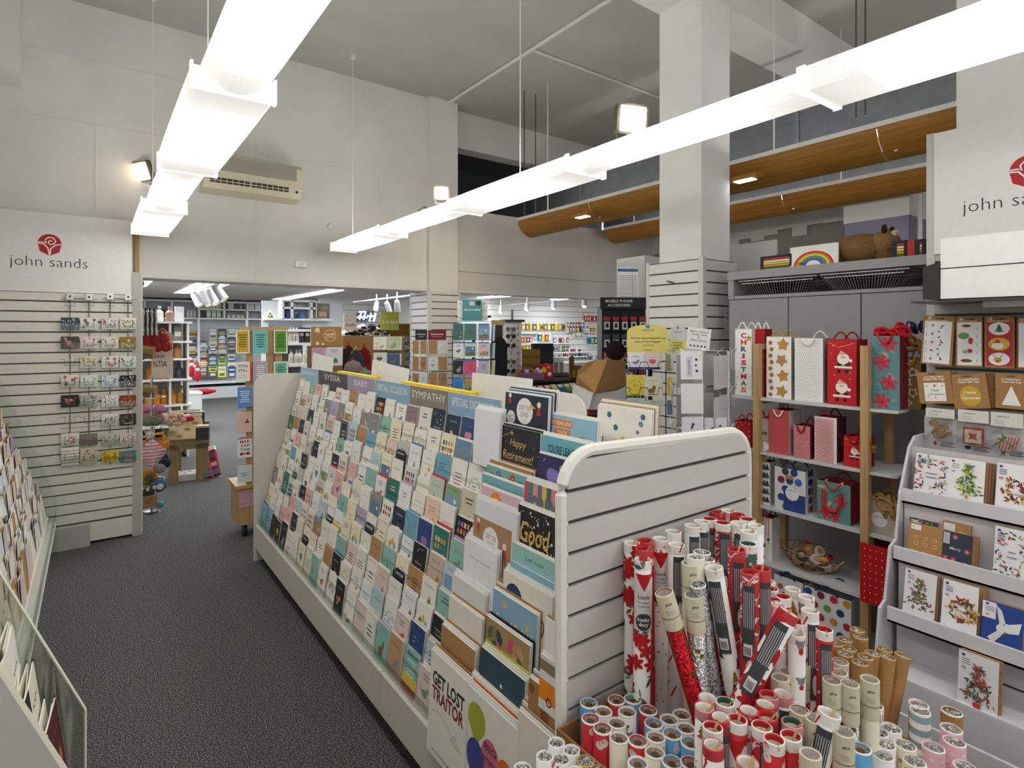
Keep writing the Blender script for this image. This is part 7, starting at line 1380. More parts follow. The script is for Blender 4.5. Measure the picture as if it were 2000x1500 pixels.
q = pt(1362, 683, d=3.15); tag(sheet('leaning_sign', .13, .12, .003, 'e6e8e4', [text('Made in Tasmania', 0, .10, '3a3f48', w=.10), text('Quality Cards', 0, .083, '3a3f48', w=.085), text('by', 0, .068, '3a3f48', w=.015), text('Grant Lennox', 0, .052, '3a3f48', w=.09)] + [disc(-.04 + .02 * i, .02, .006, ['8a3a4a', '2f4a7a'][i % 2], 8) for i in range(5)], q, -TH, .0, roll=.12), 'small tilted white sign with handwriting above the white wire spinner', 'sign')
# teal spinner
ts = spinner(925, 4.9, 1.68, '2c3238:metal', 'dark card spinner with a teal header block reading raise your spirits', .2)
dT = 4.7
header(903, 941, 585, 627, dT, '4f8d90', lambda w, h: [rect(-w * .14, h * .72, w * .26, h * .2, 'c9b8cc'), disc(w * .32, h * .83, w * .13, '26343a', 14), text('raise your spirits!', 0, h * .52, 'eef4f4', w=w * .86, bold=.03)], 'teal header board reading raise your spirits', dome=False, parent=ts)
for s_, (a_, b_) in ((-1, (893, 903)), (1, (941, 952))): header(a_, b_, 587, 627, dT + .03, 'e2e2dc', lambda w, h: dotsf(w, h, 16, ['2f4a6a', 'c9a03c', '3a6a5a', '7a8aa0'], .06, .12, 7), 'patterned side board of the header block', dome=False, parent=ts)
for i, z in enumerate((1.45, 1.24, 1.03)):
    p = ts.location
    M().box((-.15, -.02, z + .32 if i == 0 else z + .17), (.15, .02, (z + .34) if i == 0 else z + .18), '3a4046:plastic').build('tier_bar', ts).rotation_euler = (0, 0, -TH)
GT = 'cards on the teal-headed spinner'
cols = [(885, 905), (907, 930), (934, 955)]
spec = [[('3f6f6a', 'flowers', 'dark green picture card'), ('4f7a6c', 'lines', 'green card with white lettering'), ('7a94b0', 'photo', 'blue beach picture card')], [('e2e2e0', 'bird', 'white card with a red figure'), ('c9d8d0', 'photo', 'green and orange landscape card'), ('d9bcc0', 'leaves', 'pink shell card')], [('2f3234', 'animal', 'black card with a figure'), ('d9508a', 'heart', 'bright pink card'), ('b9b4cc', 'lines', 'lilac lettered card')], [('3f86cc', 'lines', 'plain blue card'), ('d9842c', 'photo', 'orange picture card'), ('b9c4d0', 'lines', 'pale card')]]
for r_, (y0, y1) in enumerate(((632, 664), (668, 698), (703, 731), (737, 768))):
    for c, (x0, x1) in enumerate(cols):
        base, kd, nm = spec[r_][c]; w, h = (x1 - x0) * dT / F_PX, (y1 - y0) * dT / F_PX; _, P, _d = design(R, w, h, base, kd)
        spin_card(x0, x1, y0, y1, dT, base, lambda w, h: P + [rect(-w / 2, h * .92, w, h * .08, '2f6fa5')], f'{nm}, {ORD[r_ + 1]} row of the teal-headed spinner', GT)
for r_, (y0, y1) in enumerate(((634, 666), (670, 700), (704, 734))):
    spin_card(957, 964, y0, y1, dT + .06, ['4f86a8', '6f9ab8', 'd9c93c'][r_], None, f"{['blue', 'pale blue', 'yellow'][r_]} card seen edge-on, {ORD[r_ + 1]} row, right side of the teal-headed spinner", GT, a=-TH - 1.0)
# air-freshener racks by the pilaster
fr = tag(empty('hanging_rack', (0, 0, 0)), 'white wire rack of small kraft packs under black and maroon headers', 'rack')
dF = 5.15
for (a_, b_, base, nm) in ((811, 834, '2b2c30', 'black header card'), (836, 871, '7e2228', 'maroon header card')):
    header(a_, b_, 645, 664, dF, base, lambda w, h: [text('Deliciousness' if base != '2b2c30' else 'Delicious', 0, h * .6, 'e9dede', w=w * .7, bold=.02), rect(-w * .25, h * .3, w * .5, h * .05, 'c98a8a')], nm, dome=False, parent=fr)
for x_ in (808, 835, 872):
    a_, b_ = pt(x_, 666, d=dF + .02), pt(x_, 760, d=dF + .02); M().tube([a_, b_, (b_.x, b_.y, .02)], .004, 'd0d0ce:metal', 5).build('upright_wire', fr)
fc = [(806, 818), (821, 833), (837, 854), (856, 873)]
for r_, (y0, y1) in enumerate(((665, 691), (697, 723), (729, 753))):
    for c, (x0, x1) in enumerate(fc):
        base = 'dfe0e2' if (r_, c) in ((0, 3), (1, 2), (2, 1)) else 'b0885a'
        _, P, _d = design(R, .06, .11, base, ['bird', 'animal', 'lines', 'wreath', 'frame'][(r_ * 3 + c) % 5])
        P = [([(u * (x1 - x0) * dF / F_PX / .06, v) for u, v in p[0]], p[1], p[2]) for p in P]
        spin_card(x0, x1, y0, y1, dF, base, lambda w, h: P, f"{'white' if base == 'dfe0e2' else 'kraft'} hanging pack, {ORD[r_ + 1]} row, {ORD[c + 1]} from left, near the slatted pilaster", 'packs on the wire rack by the pilaster', cat='hanging pack', name='hanging_pack', back=1)
        pq = pt((x0 + x1) / 2, y1, d=dF - .02); M().tube([pq + Vector((-.03, 0, .04)), pq + Vector((-.03, 0, 0)), pq + Vector((.03, 0, 0)), pq + Vector((.03, 0, .04))], .002, 'd8d8d6:metal', 4).build('wire_pocket', fr)
# ------------------------------------------------------------------ counter zone
cn = tag(empty('service_counter', (0, 0, 0)), 'dark slatted service counter with sloping magazine shelves, right of the pilaster', 'counter')
c0 = pt(1015, 700, d=5.9); c1 = pt(1135, 740, d=4.5)
M().box((3.35, 4.55, 0), (4.7, 4.95, .92), '55544f:paint').build('body', cn); M().box((3.30, 4.56, 1.13), (4.75, 5.0, 1.16), '6e6f6c:paint').build('worktop', cn)
M().box((3.35, 4.75, .92), (4.7, 4.95, 1.13), '5f5e5a:paint').build('back_panel', cn)
for i, (y, z) in enumerate(((4.30, .80), (4.38, .92), (4.46, 1.03))):
    M().box((3.30, y - .14, z), (4.5, y + .02, z + .012), '6a6964:paint').build('shelf', cn)
    for j in range(13):
        x = 3.36 + j * .088
        o = M().box((-.038, 0, 0), (.038, .006, .11), ['e0602c', 'd9d04a', 'e9e6e0', 'b8303a', '3f6fa5', 'c9c4b4', '6a4a3a', '8fae5a'][(j * 3 + i) % 8]).box((-.03, -.001, .06), (.03, 0, .1), 'f2f0ea').build('magazine', None, (x, y - .09, z + .013), (-.9, 0, 0))
        tag(o, f"{['orange', 'yellow', 'white', 'red', 'blue', 'beige', 'brown', 'green'][(j * 3 + i) % 8]} magazine, {['lowest', 'middle', 'top'][i]} counter shelf, {ORD[j + 1]} from the left", 'magazine', 'magazines on the counter shelves')
def onc(px, d=5.9): p = pt(px, 700, d=d); return Vector((p.x, p.y, 1.16))
def put(o, px, Y, a=-TH, z=1.162): 
    p = pt(px, 700, Y=Y); o.location = (p.x, p.y, z); o.rotation_euler = (0, 0, a); return o
o = put(M().box((-.10, 0, 0), (.10, .03, .30), '8f6b40:kraft').build('slatted_wood_sign'), 1037, 4.85); [M().box((-.095, -.002, .02 + i * .045), (.095, 0, .05 + i * .045), ['7a5a34', '94703f'][i % 2] + ':kraft').build('slat', o) for i in range(6)]; tag(o, 'brown slatted wooden board standing on the counter', 'board')
o = put(M().box((-.12, 0, .14), (.12, .05, .36), '26282a:plastic').box((-.03, .01, 0), (.03, .05, .14), '1f2022:plastic').box((-.08, -.04, 0), (.08, .09, .012), '1f2022:plastic').build('monitor'), 1060, 4.8, -TH + .2); M().box((-.11, -.002, .15), (.11, 0, .27), '303336:plastic').build('rear_panel', o); tag(o, 'back of a black monitor on the counter', 'monitor')
o = put(M().box((-.07, 0, 0), (.07, .07, .15), 'c0202a').build('confectionery_box'), 1066, 4.56, -TH - .2, 1.162); M().prnt([disc(-.02, .09, .03, 'e8b82c', 10), star(.04, .05, .03, 'f0eeea', 6), star(.03, .12, .02, 'e8b82c', 5)], FN).build('print', o); tag(o, 'red printed carton of sweets at the counter front', 'carton')
o = put(M().box((-.13, -.05, 0), (.13, .06, .07), '7a5a78:plastic').build('tray'), 1038, 4.58); [M().box((-.11 + .045 * i, -.03, .07), (-.075 + .045 * i, .03, .10), ['8a3050', 'c9c4cc', '6a3a5a', 'd9508a', 'c9c4cc'][i]).build('sweet_packet', o) for i in range(5)]; tag(o, 'low purple tray of sweets on the counter', 'tray')
o = put(M().prism([(-.02, 0), (.14, 0), (.10, .20), (.08, .20)], -.09, .09, 'd9d6ce').build('picture_stand'), 1086, 4.8); [M().box((-.08 + .06 * i, .0, .04), (-.04 + .06 * i, .012, .15), '8a8884').build('card_slot', o) for i in range(3)]; tag(o, 'white leaning display frame beside the monitor', 'frame')
o = put(M().prism([(0, 0), (.02, 0), (.16, .02), (.16, .04), (.02, .015)], -.12, .12, '2a2c30:plastic').build('keyboard'), 1100, 4.6, -TH + .3); tag(o, 'black keyboard-like till pad on the counter', 'till')
o = put(blob(M(), (0, 0, .06), (.045, .045, .05), 'e4e2de:cloth', 12, 8, .05).add([(-.02, -.047, .07), (-.005, -.05, .07), (-.012, -.05, .085)], [(0, 1, 2)], '26262a').build('soft_toy', smooth=False), 1050, 4.62); [blob(M(), (s * .03, 0, .11), (.014, .01, .014), '26262a:cloth', 8, 5, .02).build('ear', o) for s in (-1, 1)]; tag(o, 'small black and white soft toy on the counter', 'soft toy')
o = put(M().box((-.10, 0, 0), (.10, .15, .06), 'a98356:kraft').build('small_carton'), 1025, 4.7); M().box((-.10, -.002, .06), (.10, .0, .10), 'b08a5c:kraft').build('flap', o); tag(o, 'low open kraft carton on the counter at the left', 'carton')
o = put(M().box((-.005, 0, 0), (.005, .16, .22), 'a07a4c:kraft').box((.0, 0, 0), (.13, .16, .012), 'a07a4c:kraft').box((0, .15, 0), (.13, .16, .12), '94703f:kraft').build('open_carton'), 1112, 4.55, -TH - .4); tag(o, 'open kraft carton with a raised flap on the counter', 'carton')
for i, px in enumerate((1122, 1132, 1140)): tag(put(M().lathe([(0, 0), (.022, 0), (.024, .05), (.016, .07), (.018, .08), (0, .08)], ['8a6a3a', 'c9c4b0', '5f8f94'][i] + ':plastic', 10).build('trinket'), px, 4.5 + .05 * i), f"{['brown', 'cream', 'teal'][i]} trinket beside the open carton on the counter", 'trinket')
# folded cardboard display hood
o = tag(empty('cardboard_hood', (0, 0, 0)), 'large brown and white cardboard display with a curved hood above the gondola ridge', 'cardboard display')
P_ = lambda x, y, d: pt(x, y, d=d)
dA, dB, dC_ = 2.9, 2.7, 3.25
hood = [P_(1126, 751, dA), P_(1128, 735, dA), P_(1135, 720, dA), P_(1148, 708, dA), P_(1165, 703, dA), P_(1186, 702, dA + .02), P_(1162, 767, dB)]
M().add(hood + [v + Vector((0, .006, 0)) for v in hood], [tuple(range(7)), tuple(range(13, 6, -1))] + [(i, 7 + i, 7 + (i + 1) % 7, (i + 1) % 7) for i in range(7)], '8f6b42:kraft').build('hood_side', o)
h2 = [P_(1186, 702, dA + .02), P_(1222, 705, dC_), P_(1222, 752, dC_), P_(1205, 763, dC_ - .15), P_(1162, 768, dB)]
M().add(h2 + [v + Vector((.0, .006, 0)) for v in h2], [(0, 4, 3, 2, 1), (5, 6, 7, 8, 9)] + [(i, (i + 1) % 5, 5 + (i + 1) % 5, 5 + i) for i in range(5)], '80603a:kraft').build('hood_front', o)
def slab(pts, c, nm, par): 
    k = len(pts); M().add(pts + [v + Vector((.0, .006, 0)) for v in pts], [tuple(range(k)), tuple(reversed(range(k, 2 * k)))] + [(i, k + i, k + (i + 1) % k, (i + 1) % k) for i in range(k)], c).build(nm, par)
slab([P_(1121, 750, dA), P_(1160, 768, dB), P_(1152, 800, dB), P_(1116, 795, dA)] , 'c9c8c6', 'front_panel', o)
slab([P_(1160, 768, dB), P_(1164, 775, dB + .02), P_(1157, 800, dB + .02), P_(1152, 800, dB)], '9f9e9c', 'side_fold', o)
slab([P_(1164, 770, dB + .05), P_(1206, 763, dC_ - .15), P_(1222, 756, dC_), P_(1222, 800, dC_), P_(1158, 800, dB + .05)], 'b4b4b6', 'side_panel', o)
# standing black arched panel and pegboard tower
p = pt(974, 730, d=5.6)
pr = [(-.085, 0), (.085, 0)] + [(.085 * math.cos(k), 1.50 + .10 * math.sin(k)) for k in [math.pi * i / 12 for i in range(13)]]
tag(M().prism(pr, 0, .02, '26272a:cloth', 'y').build('arched_panel', None, (p.x, p.y, 0), (0, 0, -TH)), 'tall black arch-topped panel right of the teal-headed spinner', 'panel')
o = tag(M().prism([(-.05, -.05), (.05, -.05), (.05, .05), (-.05, .05)], 1.2, 1.76, '2b2622:paint', 'z').build('earring_frame', None, (pt(972, 650, d=6).x, pt(972, 650, d=6).y, 0), (0, 0, -TH)), 'dark framed board behind the black arched panel', 'board'); M().box((-.065, -.055, 1.72), (.065, .05, 1.77), 'a98a5c:wood').build('rail', o); M().box((.05, -.055, .0), (.06, -.045, 1.75), 'a98a5c:wood').build('side_rail', o)
p = pt(1000, 700, d=6.4); t = tag(empty('sunglasses_tower', (p.x, p.y, 0), (0, 0, -TH + .35)), 'white revolving sunglasses tower behind the black arched panel', 'stand')
M().box((-.08, -.08, .1), (.08, .08, 1.76), 'd6d8d8:plastic').build('body', t); M().box((-.11, -.11, 1.76), (.11, .11, 1.785), '3a3c3e:plastic').build('top_cap', t); M().box((-.012, -.012, 1.785), (.012, .012, 1.9), '8a8c8e:metal').build('spindle', t); M().lathe([(0, 0), (.2, 0), (.19, .03), (0, .1)], '3a3c3e:plastic', 16).build('base', t)
for i in range(9):
    for s in (-1, 1): M().box((s * .04 - .006, -.084, 1.12 + .07 * i), (s * .04 + .006, -.08, 1.14 + .07 * i), '5a5c60').build('slot', t)
for i, (z, c) in enumerate(((1.68, '5f6468'), (1.60, '26282a'), (1.50, '2a2a2c'), (1.32, '7a5a48'), (1.22, '1f2022'))):
    tag(M().lathe([(0, 0), (.024, 0), (.024, .006), (0, .008)], c + ':plastic', 10, Matrix.Translation((-.035, 0, 0)) @ Matrix.Rotation(math.pi / 2, 4, 'X')).lathe([(0, 0), (.024, 0), (.024, .006), (0, .008)], c + ':plastic', 10, Matrix.Translation((.035, 0, 0)) @ Matrix.Rotation(math.pi / 2, 4, 'X')).box((-.015, -.006, .004), (.015, -.002, .009), c).build('sunglasses', None, (p.x - .09 + .0, p.y - .10, z), (0, 0, -TH + .35)), f'{ORD[i + 1]} pair of sunglasses from the top of the white tower', 'sunglasses', 'sunglasses on the white tower')
# person behind the counter, seen from behind: dark hair, patterned top
p = pt(1201, 700, d=5.25)
t = tag(empty('person', (p.x, p.y, 0), (0, 0, -TH)), 'person with short dark hair in a patterned top seen from behind at the counter', 'person')
vs = [(0, 0, .86), (0, 0, 1.02), (0, 0, 1.18), (0, .0, 1.28), (0, -.01, 1.34), (0, -.02, 1.42), (0, -.02, 1.50), (.16, 0, 1.24), (.20, .02, 1.02), (.16, .18, .95), (-.16, 0, 1.24), (-.20, .02, 1.02), (-.16, .18, .95), (.09, 0, .80), (.10, 0, .42), (.10, 0, .05), (-.09, 0, .80), (-.10, 0, .42), (-.10, 0, .05), (.10, .08, .02), (-.10, .08, .02), (.13, .25, .95), (-.13, .25, .95)]
ed = [(0, 1), (1, 2), (2, 3), (3, 4), (4, 5), (5, 6), (3, 7), (7, 8), (8, 9), (3, 10), (10, 11), (11, 12), (0, 13), (13, 14), (14, 15), (0, 16), (16, 17), (17, 18), (15, 19), (18, 20), (9, 21), (12, 22)]
rd = [.13, .12, .13, .09, .045, .075, .07, .05, .04, .032, .05, .04, .032, .085, .06, .045, .085, .06, .045, .035, .035, .025, .025]
me = bpy.data.meshes.new('body'); me.from_pydata(vs, ed, []); me.materials.append(mt('b07a5c:paint')); bo = bpy.data.objects.new('body', me); COL.objects.link(bo); bo.parent = t
sk = bo.modifiers.new('skin', 'SKIN'); bo.modifiers.new('sub', 'SUBSURF').levels = 2; bo.modifiers['sub'].render_levels = 2
for i, v in enumerate(me.skin_vertices[0].data): v.radius = (rd[i], rd[i] * .8); v.use_root = i == 0
blob(M(), (0, -.02, 1.475), (.087, .10, .095), '2c2220:cloth', 18, 12, .03, 5).build('hair', t, smooth=True)
for s in (-1, 1): blob(M(), (s * .084, -.005, 1.43), (.012, .02, .028), 'b07a5c:paint', 10, 6, .01).build('ear', t, smooth=True)
m = M().lathe([(.055, 1.335), (.12, 1.30), (.19, 1.25), (.19, 1.12), (.16, .95), (.17, .80), (.15, .80)], '8a94a0:cloth', 20)
m.v = [(x, y * .62, z) for x, y, z in m.v]; o = m.build('patterned_top', t, smooth=True)
M().prnt(sum([flower(random.Random(i).uniform(-.14, .14), random.Random(i + 50).uniform(.9, 1.28), .015, ['e6e2dc', '4a3a44'][i % 2]) for i in range(22)], []), lambda u, v, h: (u, -.62 * math.sqrt(max(.19 ** 2 - u * u, 0)) - .004 - h, v)).build('pattern', o)
# ------------------------------------------------------------------ accessory wall goods (beyond the right opening)
WY = 11.93
acc = [(627, 645, 1020, 1105, 12, ['c9a03c', '8a6a4a', 'd9b24a', '5a5c60', 'e3c93c'], 'tape pack'), (630, 650, 1106, 1150, 7, ['c9ccd4', '6a7a94', 'b0b4bc'], 'pen pack'), (655, 668, 1018, 1040, 4, ['c9303a', 'd9602c', '3a3a5a'], 'red packet'), (648, 666, 1052, 1078, 4, ['2f6fb0', 'd9c42c', 'b8303a', 'c9c9c9'], 'hanging bottle pack'), (655, 670, 1082, 1112, 6, ['7a86a0', 'd4d6da', 'b0303a'], 'glue pack'), (672, 684, 1016, 1040, 4, ['d9b82c', 'c9a02c'], 'yellow pack'), (673, 686, 1080, 1112, 7, ['5f6f94', 'c9ccd4'], 'marker pack'), (676, 696, 1100, 1135, 7, ['3a3f54', 'b8303a', 'd9d9dc'], 'cotton reel pack'), (690, 702, 1080, 1100, 4, ['4a5a8a', 'd4d4da'], 'small box'), (612, 628, 1142, 1168, 6, ['c0202a', 'c92a34'], 'red hanging pack'), (637, 648, 1146, 1176, 4, ['a8b82c', 'c92a34'], 'red and green tub'), (652, 672, 1148, 1174, 4, ['2f7ab0', '4a9a8a', '2f5f94'], 'blue and green bottle'), (618, 632, 1170, 1184, 3, ['b8303a', '6a6c74'], 'small hardware pack'), (640, 658, 1120, 1140, 4, ['c9c9cc', '9a9aa0'], 'clear hook pack'), (700, 712, 1016, 1030, 2, ['c92a34'], 'red packet'), (625, 640, 1108, 1142, 6, ['c9a89a', 'b8303a', 'e0e0e0'], 'sticker pack'), (688, 700, 1118, 1150, 5, ['5a5f6a', '2f4f94'], 'blue packet'), (690, 704, 1150, 1180, 4, ['8a8c90', 'a8b4c0'], 'spare part pack')]
for ri, (y0, y1, x0, x1, n, cs, nm) in enumerate(acc):
    for j in range(n):
        a_ = x0 + (x1 - x0) * j / n; b_ = x0 + (x1 - x0) * (j + .82) / n
        A, B = pt(a_, y0, Y=WY), pt(b_, y1, Y=WY); w, h = B.x - A.x, A.z - B.z; c = cs[j % len(cs)]
        o = M().box((-w / 2, 0, 0), (w / 2, .03, h * .7), c + ':plastic').box((-w / 2, .0, h * .7), (w / 2, .01, h), 'e6e4e0').box((-w * .25, -.006, h * .15), (w * .25, 0, h * .5), R.choice(['f0eeea', '2f3036', 'd9c42c', 'c9ccd0'])).tube([(0, .03, h * .9), (0, -.05, h * .9)], .006, 'b0b0b0:metal', 4).build('hanging_pack', None, ((A.x + B.x) / 2, WY, B.z))
        tag(o, f"{nm}, {ORD[j + 1]} of a row {['high', 'mid-height', 'low'][0 if y0 < 645 else 1 if y0 < 675 else 2]} on the accessory wall, {'left' if x0 < 1050 else 'centre' if x0 < 1120 else 'right'} part", 'hanging pack', f'{nm}s on the accessory wall')
t = tag(empty('wall_shelves', (0, 0, 0)), 'thin white shelves on the accessory wall beyond the right opening', 'shelf')
for (x0, x1, y) in ((1017, 1050, 650), (1017, 1112, 671), (1080, 1142, 697), (1080, 1150, 688), (1146, 1182, 648), (1146, 1182, 673), (1017, 1060, 686)):
    A, B = pt(x0, y, Y=WY), pt(x1, y, Y=WY); M().box((A.x, WY - .1, A.z - .03), (B.x, WY + .05, A.z), 'dcdcda:paint').build('shelf_board', t)
t = tag(empty('shop_cabinet', (0, 0, 0)), 'long low cabinet under the accessory wall', 'cabinet'); M().box((7.0, 11.4, 0), (12.5, 11.97, .8), '8a8a88:paint').build('carcass', t); M().box((6.98, 11.38, .8), (12.52, 11.97, .84), 'c9c9c6:paint').build('worktop', t)
# ------------------------------------------------------------------ room beyond the left opening
t = tag(empty('wall_cubbies', (0, 0, 0)), 'white open cubby shelves high on the far back wall', 'shelf')
FY = 16.65; xs = [pt(x, 600, Y=FY).x for x in (262, 282, 335, 388, 437, 482, 515)]; zt, zm, zb = 2.43, 2.23, 1.99
for x in xs: M().box((x - .02, FY - .1, zb), (x + .02, 16.98, zt), 'e9e9e7:paint').build('divider', t)
for z in (zt, zb): M().box((xs[0], FY - .1, z - .02), (xs[-1], 16.98, z + .02), 'e9e9e7:paint').build('shelf_board', t)
for a_, b_ in ((3, 4), (4, 5), (5, 6)): M().box((xs[a_], FY - .1, zm - .015), (xs[b_], 16.98, zm + .015), 'e9e9e7:paint').build('shelf_board', t)
k = 0
for (x0, x1, z, n, c, nm) in ((300, 315, 1, 3, 'a85a5a', 'red-brown gift box'), (316, 332, 1, 3, '4a3a48', 'dark gift box'), (338, 355, 1, 3, 'b9b4a8', 'grey ornament'), (365, 385, 1, 3, 'c9c9c9', 'pale carton'), (392, 402, 1, 2, '5a5f5a', 'dark bottle'), (404, 434, 1, 3, 'b4bda4', 'sage gift box'), (392, 434, 2, 7, 'd6d2b8', 'cream carton'), (440, 446, 2, 1, '4a5a4a', 'dark green bottle'), (447, 458, 2, 2, 'dcd9c4', 'cream box'), (460, 466, 2, 1, '8a6a5a', 'brown bottle'), (470, 476, 2, 1, 'b0a8a4', 'grey bottle'), (444, 480, 1, 4, 'b9b4a0', 'low beige box'), (486, 512, 2, 2, 'dcdcda', 'white box')):
    for j in range(n):
        A, B = pt(x0 + (x1 - x0) * j / n, 610, Y=FY), pt(x0 + (x1 - x0) * (j + .85) / n, 610, Y=FY); zz = zb + .02 if z == 1 else zm + .015; hh = .17 if z == 2 else .2
        if 'low' in nm: hh = .1
        w_ = B.x - A.x
        o = (M().lathe([(0, 0), (w_ / 2, 0), (w_ / 2, hh * .6), (w_ * .18, hh * .8), (w_ * .18, hh), (0, hh)], c + ':plastic', 10) if 'bottle' in nm or 'ornament' in nm else M().box((-w_ / 2, -.05, 0), (w_ / 2, .08, hh), c).box((-w_ * .3, -.054, hh * .3), (w_ * .3, -.05, hh * .6), 'e9e6dc')).build('product', None, ((A.x + B.x) / 2, FY + .1, zz))
        o.name = 'gift_box' if 'box' in nm or 'carton' in nm else 'bottle'
        tag(o, f'{nm}, {ORD[j + 1]} of its kind in the white wall cubbies', o.name.split('.')[0].replace('_', ' '), f'{nm}s in the wall cubbies')
t = tag(empty('magazine_rack', (0, 0, 0)), 'grey slatted newspaper and magazine rack along the far back wall', 'rack')
for x in (388, 482): A = pt(x, 620, Y=16.4); M().box((A.x - .03, 16.38, .3), (A.x + .03, 16.44, 2.0), 'e4e6e8:paint').build('upright', t)
A, B = pt(345, 745, Y=16.0), pt(500, 745, Y=16.0)
M().box((A.x, 15.8, 0), (B.x, 16.9, .28), 'c9cccd:paint').build('base_box', t); M().box((A.x, 15.75, .36), (B.x, 16.9, .40), 'dcdedf:paint').build('base_shelf', t)
ci = 0
for c, (x0, x1, ytop) in enumerate(((366, 386, 650), (390, 406, 668), (408, 424, 645), (426, 442, 645), (445, 461, 645))):
    nrow = int((735 - ytop) / 8)
    for r_ in range(nrow):
        y0 = ytop + r_ * 8.2; yy = 16.55 - .035 * r_; A, B = pt(x0, y0, Y=yy), pt(x1, y0 + 9.5, Y=yy); w, h = B.x - A.x, A.z - B.z
        base = R.choice(['5a5c60', '7a7c80', '9a9ca0', 'b9bcc0', '3a3c40', 'c9ccd0'] * 2 + ['8a4a3c', '5f7f9a']) if y0 < 700 else R.choice(['d9d42c', 'c9303a', '3f6f9a', 'b9c4cc', '5a5a5c', 'e0e2e4', '8fae3c'])
        o = sheet('magazine', w, h * 1.3, .01, base, [rect(-w * .42, h * 1.0, w * .8, h * .2, R.choice(['f2f2f0', '26282a', 'e8d84a'])), rect(-w * .3, h * .3, w * .6, h * .45, R.choice(['8a8c90', 'b9a88a', '4a5a6a', 'e0dcd4']))], ((A.x + B.x) / 2, yy, B.z), 0, .15)
        tag(o, f'magazine in the far back rack, {ORD[c + 1]} column from left, {ORD[r_ + 1]} row down', 'magazine', 'magazines in the far back rack')
# white end shelf unit with brush sets and bottles
sx0, sx1, sy = pt(305, 700, Y=8.6).x, pt(372, 700, Y=8.6).x, 8.6
t = tag(empty('display_shelves', (0, 0, 0)), 'white open shelf unit with slanted display shelves beyond the left opening', 'shelf')
M().box((sx0 - .25, sy + .45, .0), (sx1 - .06, sy + .48, 1.78), 'd9d8d6:paint').build('back_panel', t)
zs_ = [pt(345, y, Y=sy).z for y in (830, 790, 740, 700, 666, 628)]
for z in zs_: M().box((sx0 - .25, sy - .02, z - .025), (sx1 + .02, sy + .46, z), 'e6e5e2:paint').build('shelf_board', t)
for x in (sx0 - .25, (sx0 + sx1) / 2 - .05, sx1 - .04): M().box((x, sy, 0), (x + .025, sy + .45, zs_[-1]), 'dcd9d4:paint').build('upright', t)
it = [(1, [('c9882c', 'amber bottle')] * 3 + [('b0803c', 'tan brush')] * 2), (2, [('b0702c', 'amber jar')] * 3 + [('4a5560', 'dark bottle')]), (3, [('c9a49a', 'pink carton'), ('d9d0c8', 'cream carton'), ('c98a4a', 'copper bottle')]), (4, [('8f6a6a', 'dusty pink case'), ('7a3a44', 'maroon case'), ('8a8c80', 'grey tin')]), (5, [('3f4450', 'dark blue ornament'), ('e0ddd6', 'white ornament'), ('a07a6a', 'brown vase'), ('d9d9d9', 'white tape roll')])]
for li, L_ in it:
    for j, (c, nm) in enumerate(L_):
        x = sx0 - .12 + (sx1 - sx0 + .06) * (j + .5) / len(L_); h = .2
        m = M().lathe([(0, 0), (.045, 0), (.045, h * .6), (.018, h * .75), (.018, h), (0, h)], c + ':plastic', 12) if 'bottle' in nm or 'vase' in nm or 'ornament' in nm or 'brush' in nm or 'jar' in nm else M().box((-.05, -.04, 0), (.05, .04, h), c).box((-.035, -.044, h * .3), (.035, -.04, h * .6), 'e9e6e0')
        tag(m.build('shop_item', None, (x, sy + .12, zs_[li])), f'{nm}, {ORD[j + 1]} on the {ORD[li]} shelf up of the white display shelves', 'shop item', 'goods on the white display shelves')
# hangers, tote bag, boxes and plush near the jamb
p = pt(290, 600, Y=6.5)
for i in range(9):
    x_ = pt(271 + i * 4.3, 600, Y=6.6); tag(M().tube([(0, 0, .02), (0, 0, -.04), (.0, .06, -.10), (0, .06, -.2), (0, -.02, -.24), (0, -.06, -.2), (0, -.06, -.1), (0, 0, -.04)], .007, 'dedcd4:plastic' if i % 2 == 0 else '2a2a2c:plastic', 6).build('hanger_clip', None, (x_.x, 6.6, pt(280, 606, Y=6.6).z)), f"{'white' if i % 2 == 0 else 'black'} hanging strap, {ORD[i + 1]} from the left of the rail by the door jamb", 'strap', 'straps hanging by the door jamb')
tag(M().tube([(-.03, 6.6, pt(280, 602, Y=6.6).z), (pt(318, 600, Y=6.6).x, 6.6, pt(280, 602, Y=6.6).z)], .006, '9a9a98:metal').build('hanging_rail'), 'metal rail of straps beside the door jamb', 'rail')
A, B = pt(296, 652, Y=6.9), pt(338, 738, Y=6.9); w, h = B.x - A.x, A.z - B.z
o = sheet('tote_bag', w, h, .02, 'ddcfc0:cloth', [text('NTIA', -w * .1, h * .32, '4a403c', w=w * .62, h=h * .14), text('soie', -w * .15, h * .5, '4a403c', w=w * .5, h=h * .1, shear=.2)], ((A.x + B.x) / 2, 6.9, B.z), 0, .0, edge='ddcfc0:cloth'); tag(o, 'cream cloth tote with dark lettering hanging by the left door jamb', 'tote bag')
M().tube([(-w * .4, 0, h), (0, .0, h * 1.12), (w * .4, 0, h)], .006, 'b9843c:wood').build('hanger', o)
p = pt(298, 675, Y=6.75); o = tag(empty('knitted_scarf', (p.x, 6.75, p.z)), 'bunch of chunky red knitted fabric over the cream tote', 'knitwear')
for i in range(9): blob(M(), (-.13 + .075 * (i % 4) + .02 * (i // 4), 0, .07 - .075 * (i // 4)), (.055, .045, .06), '9a3434:cloth', 12, 8, .06, i).build('knit_fold', o, smooth=True)
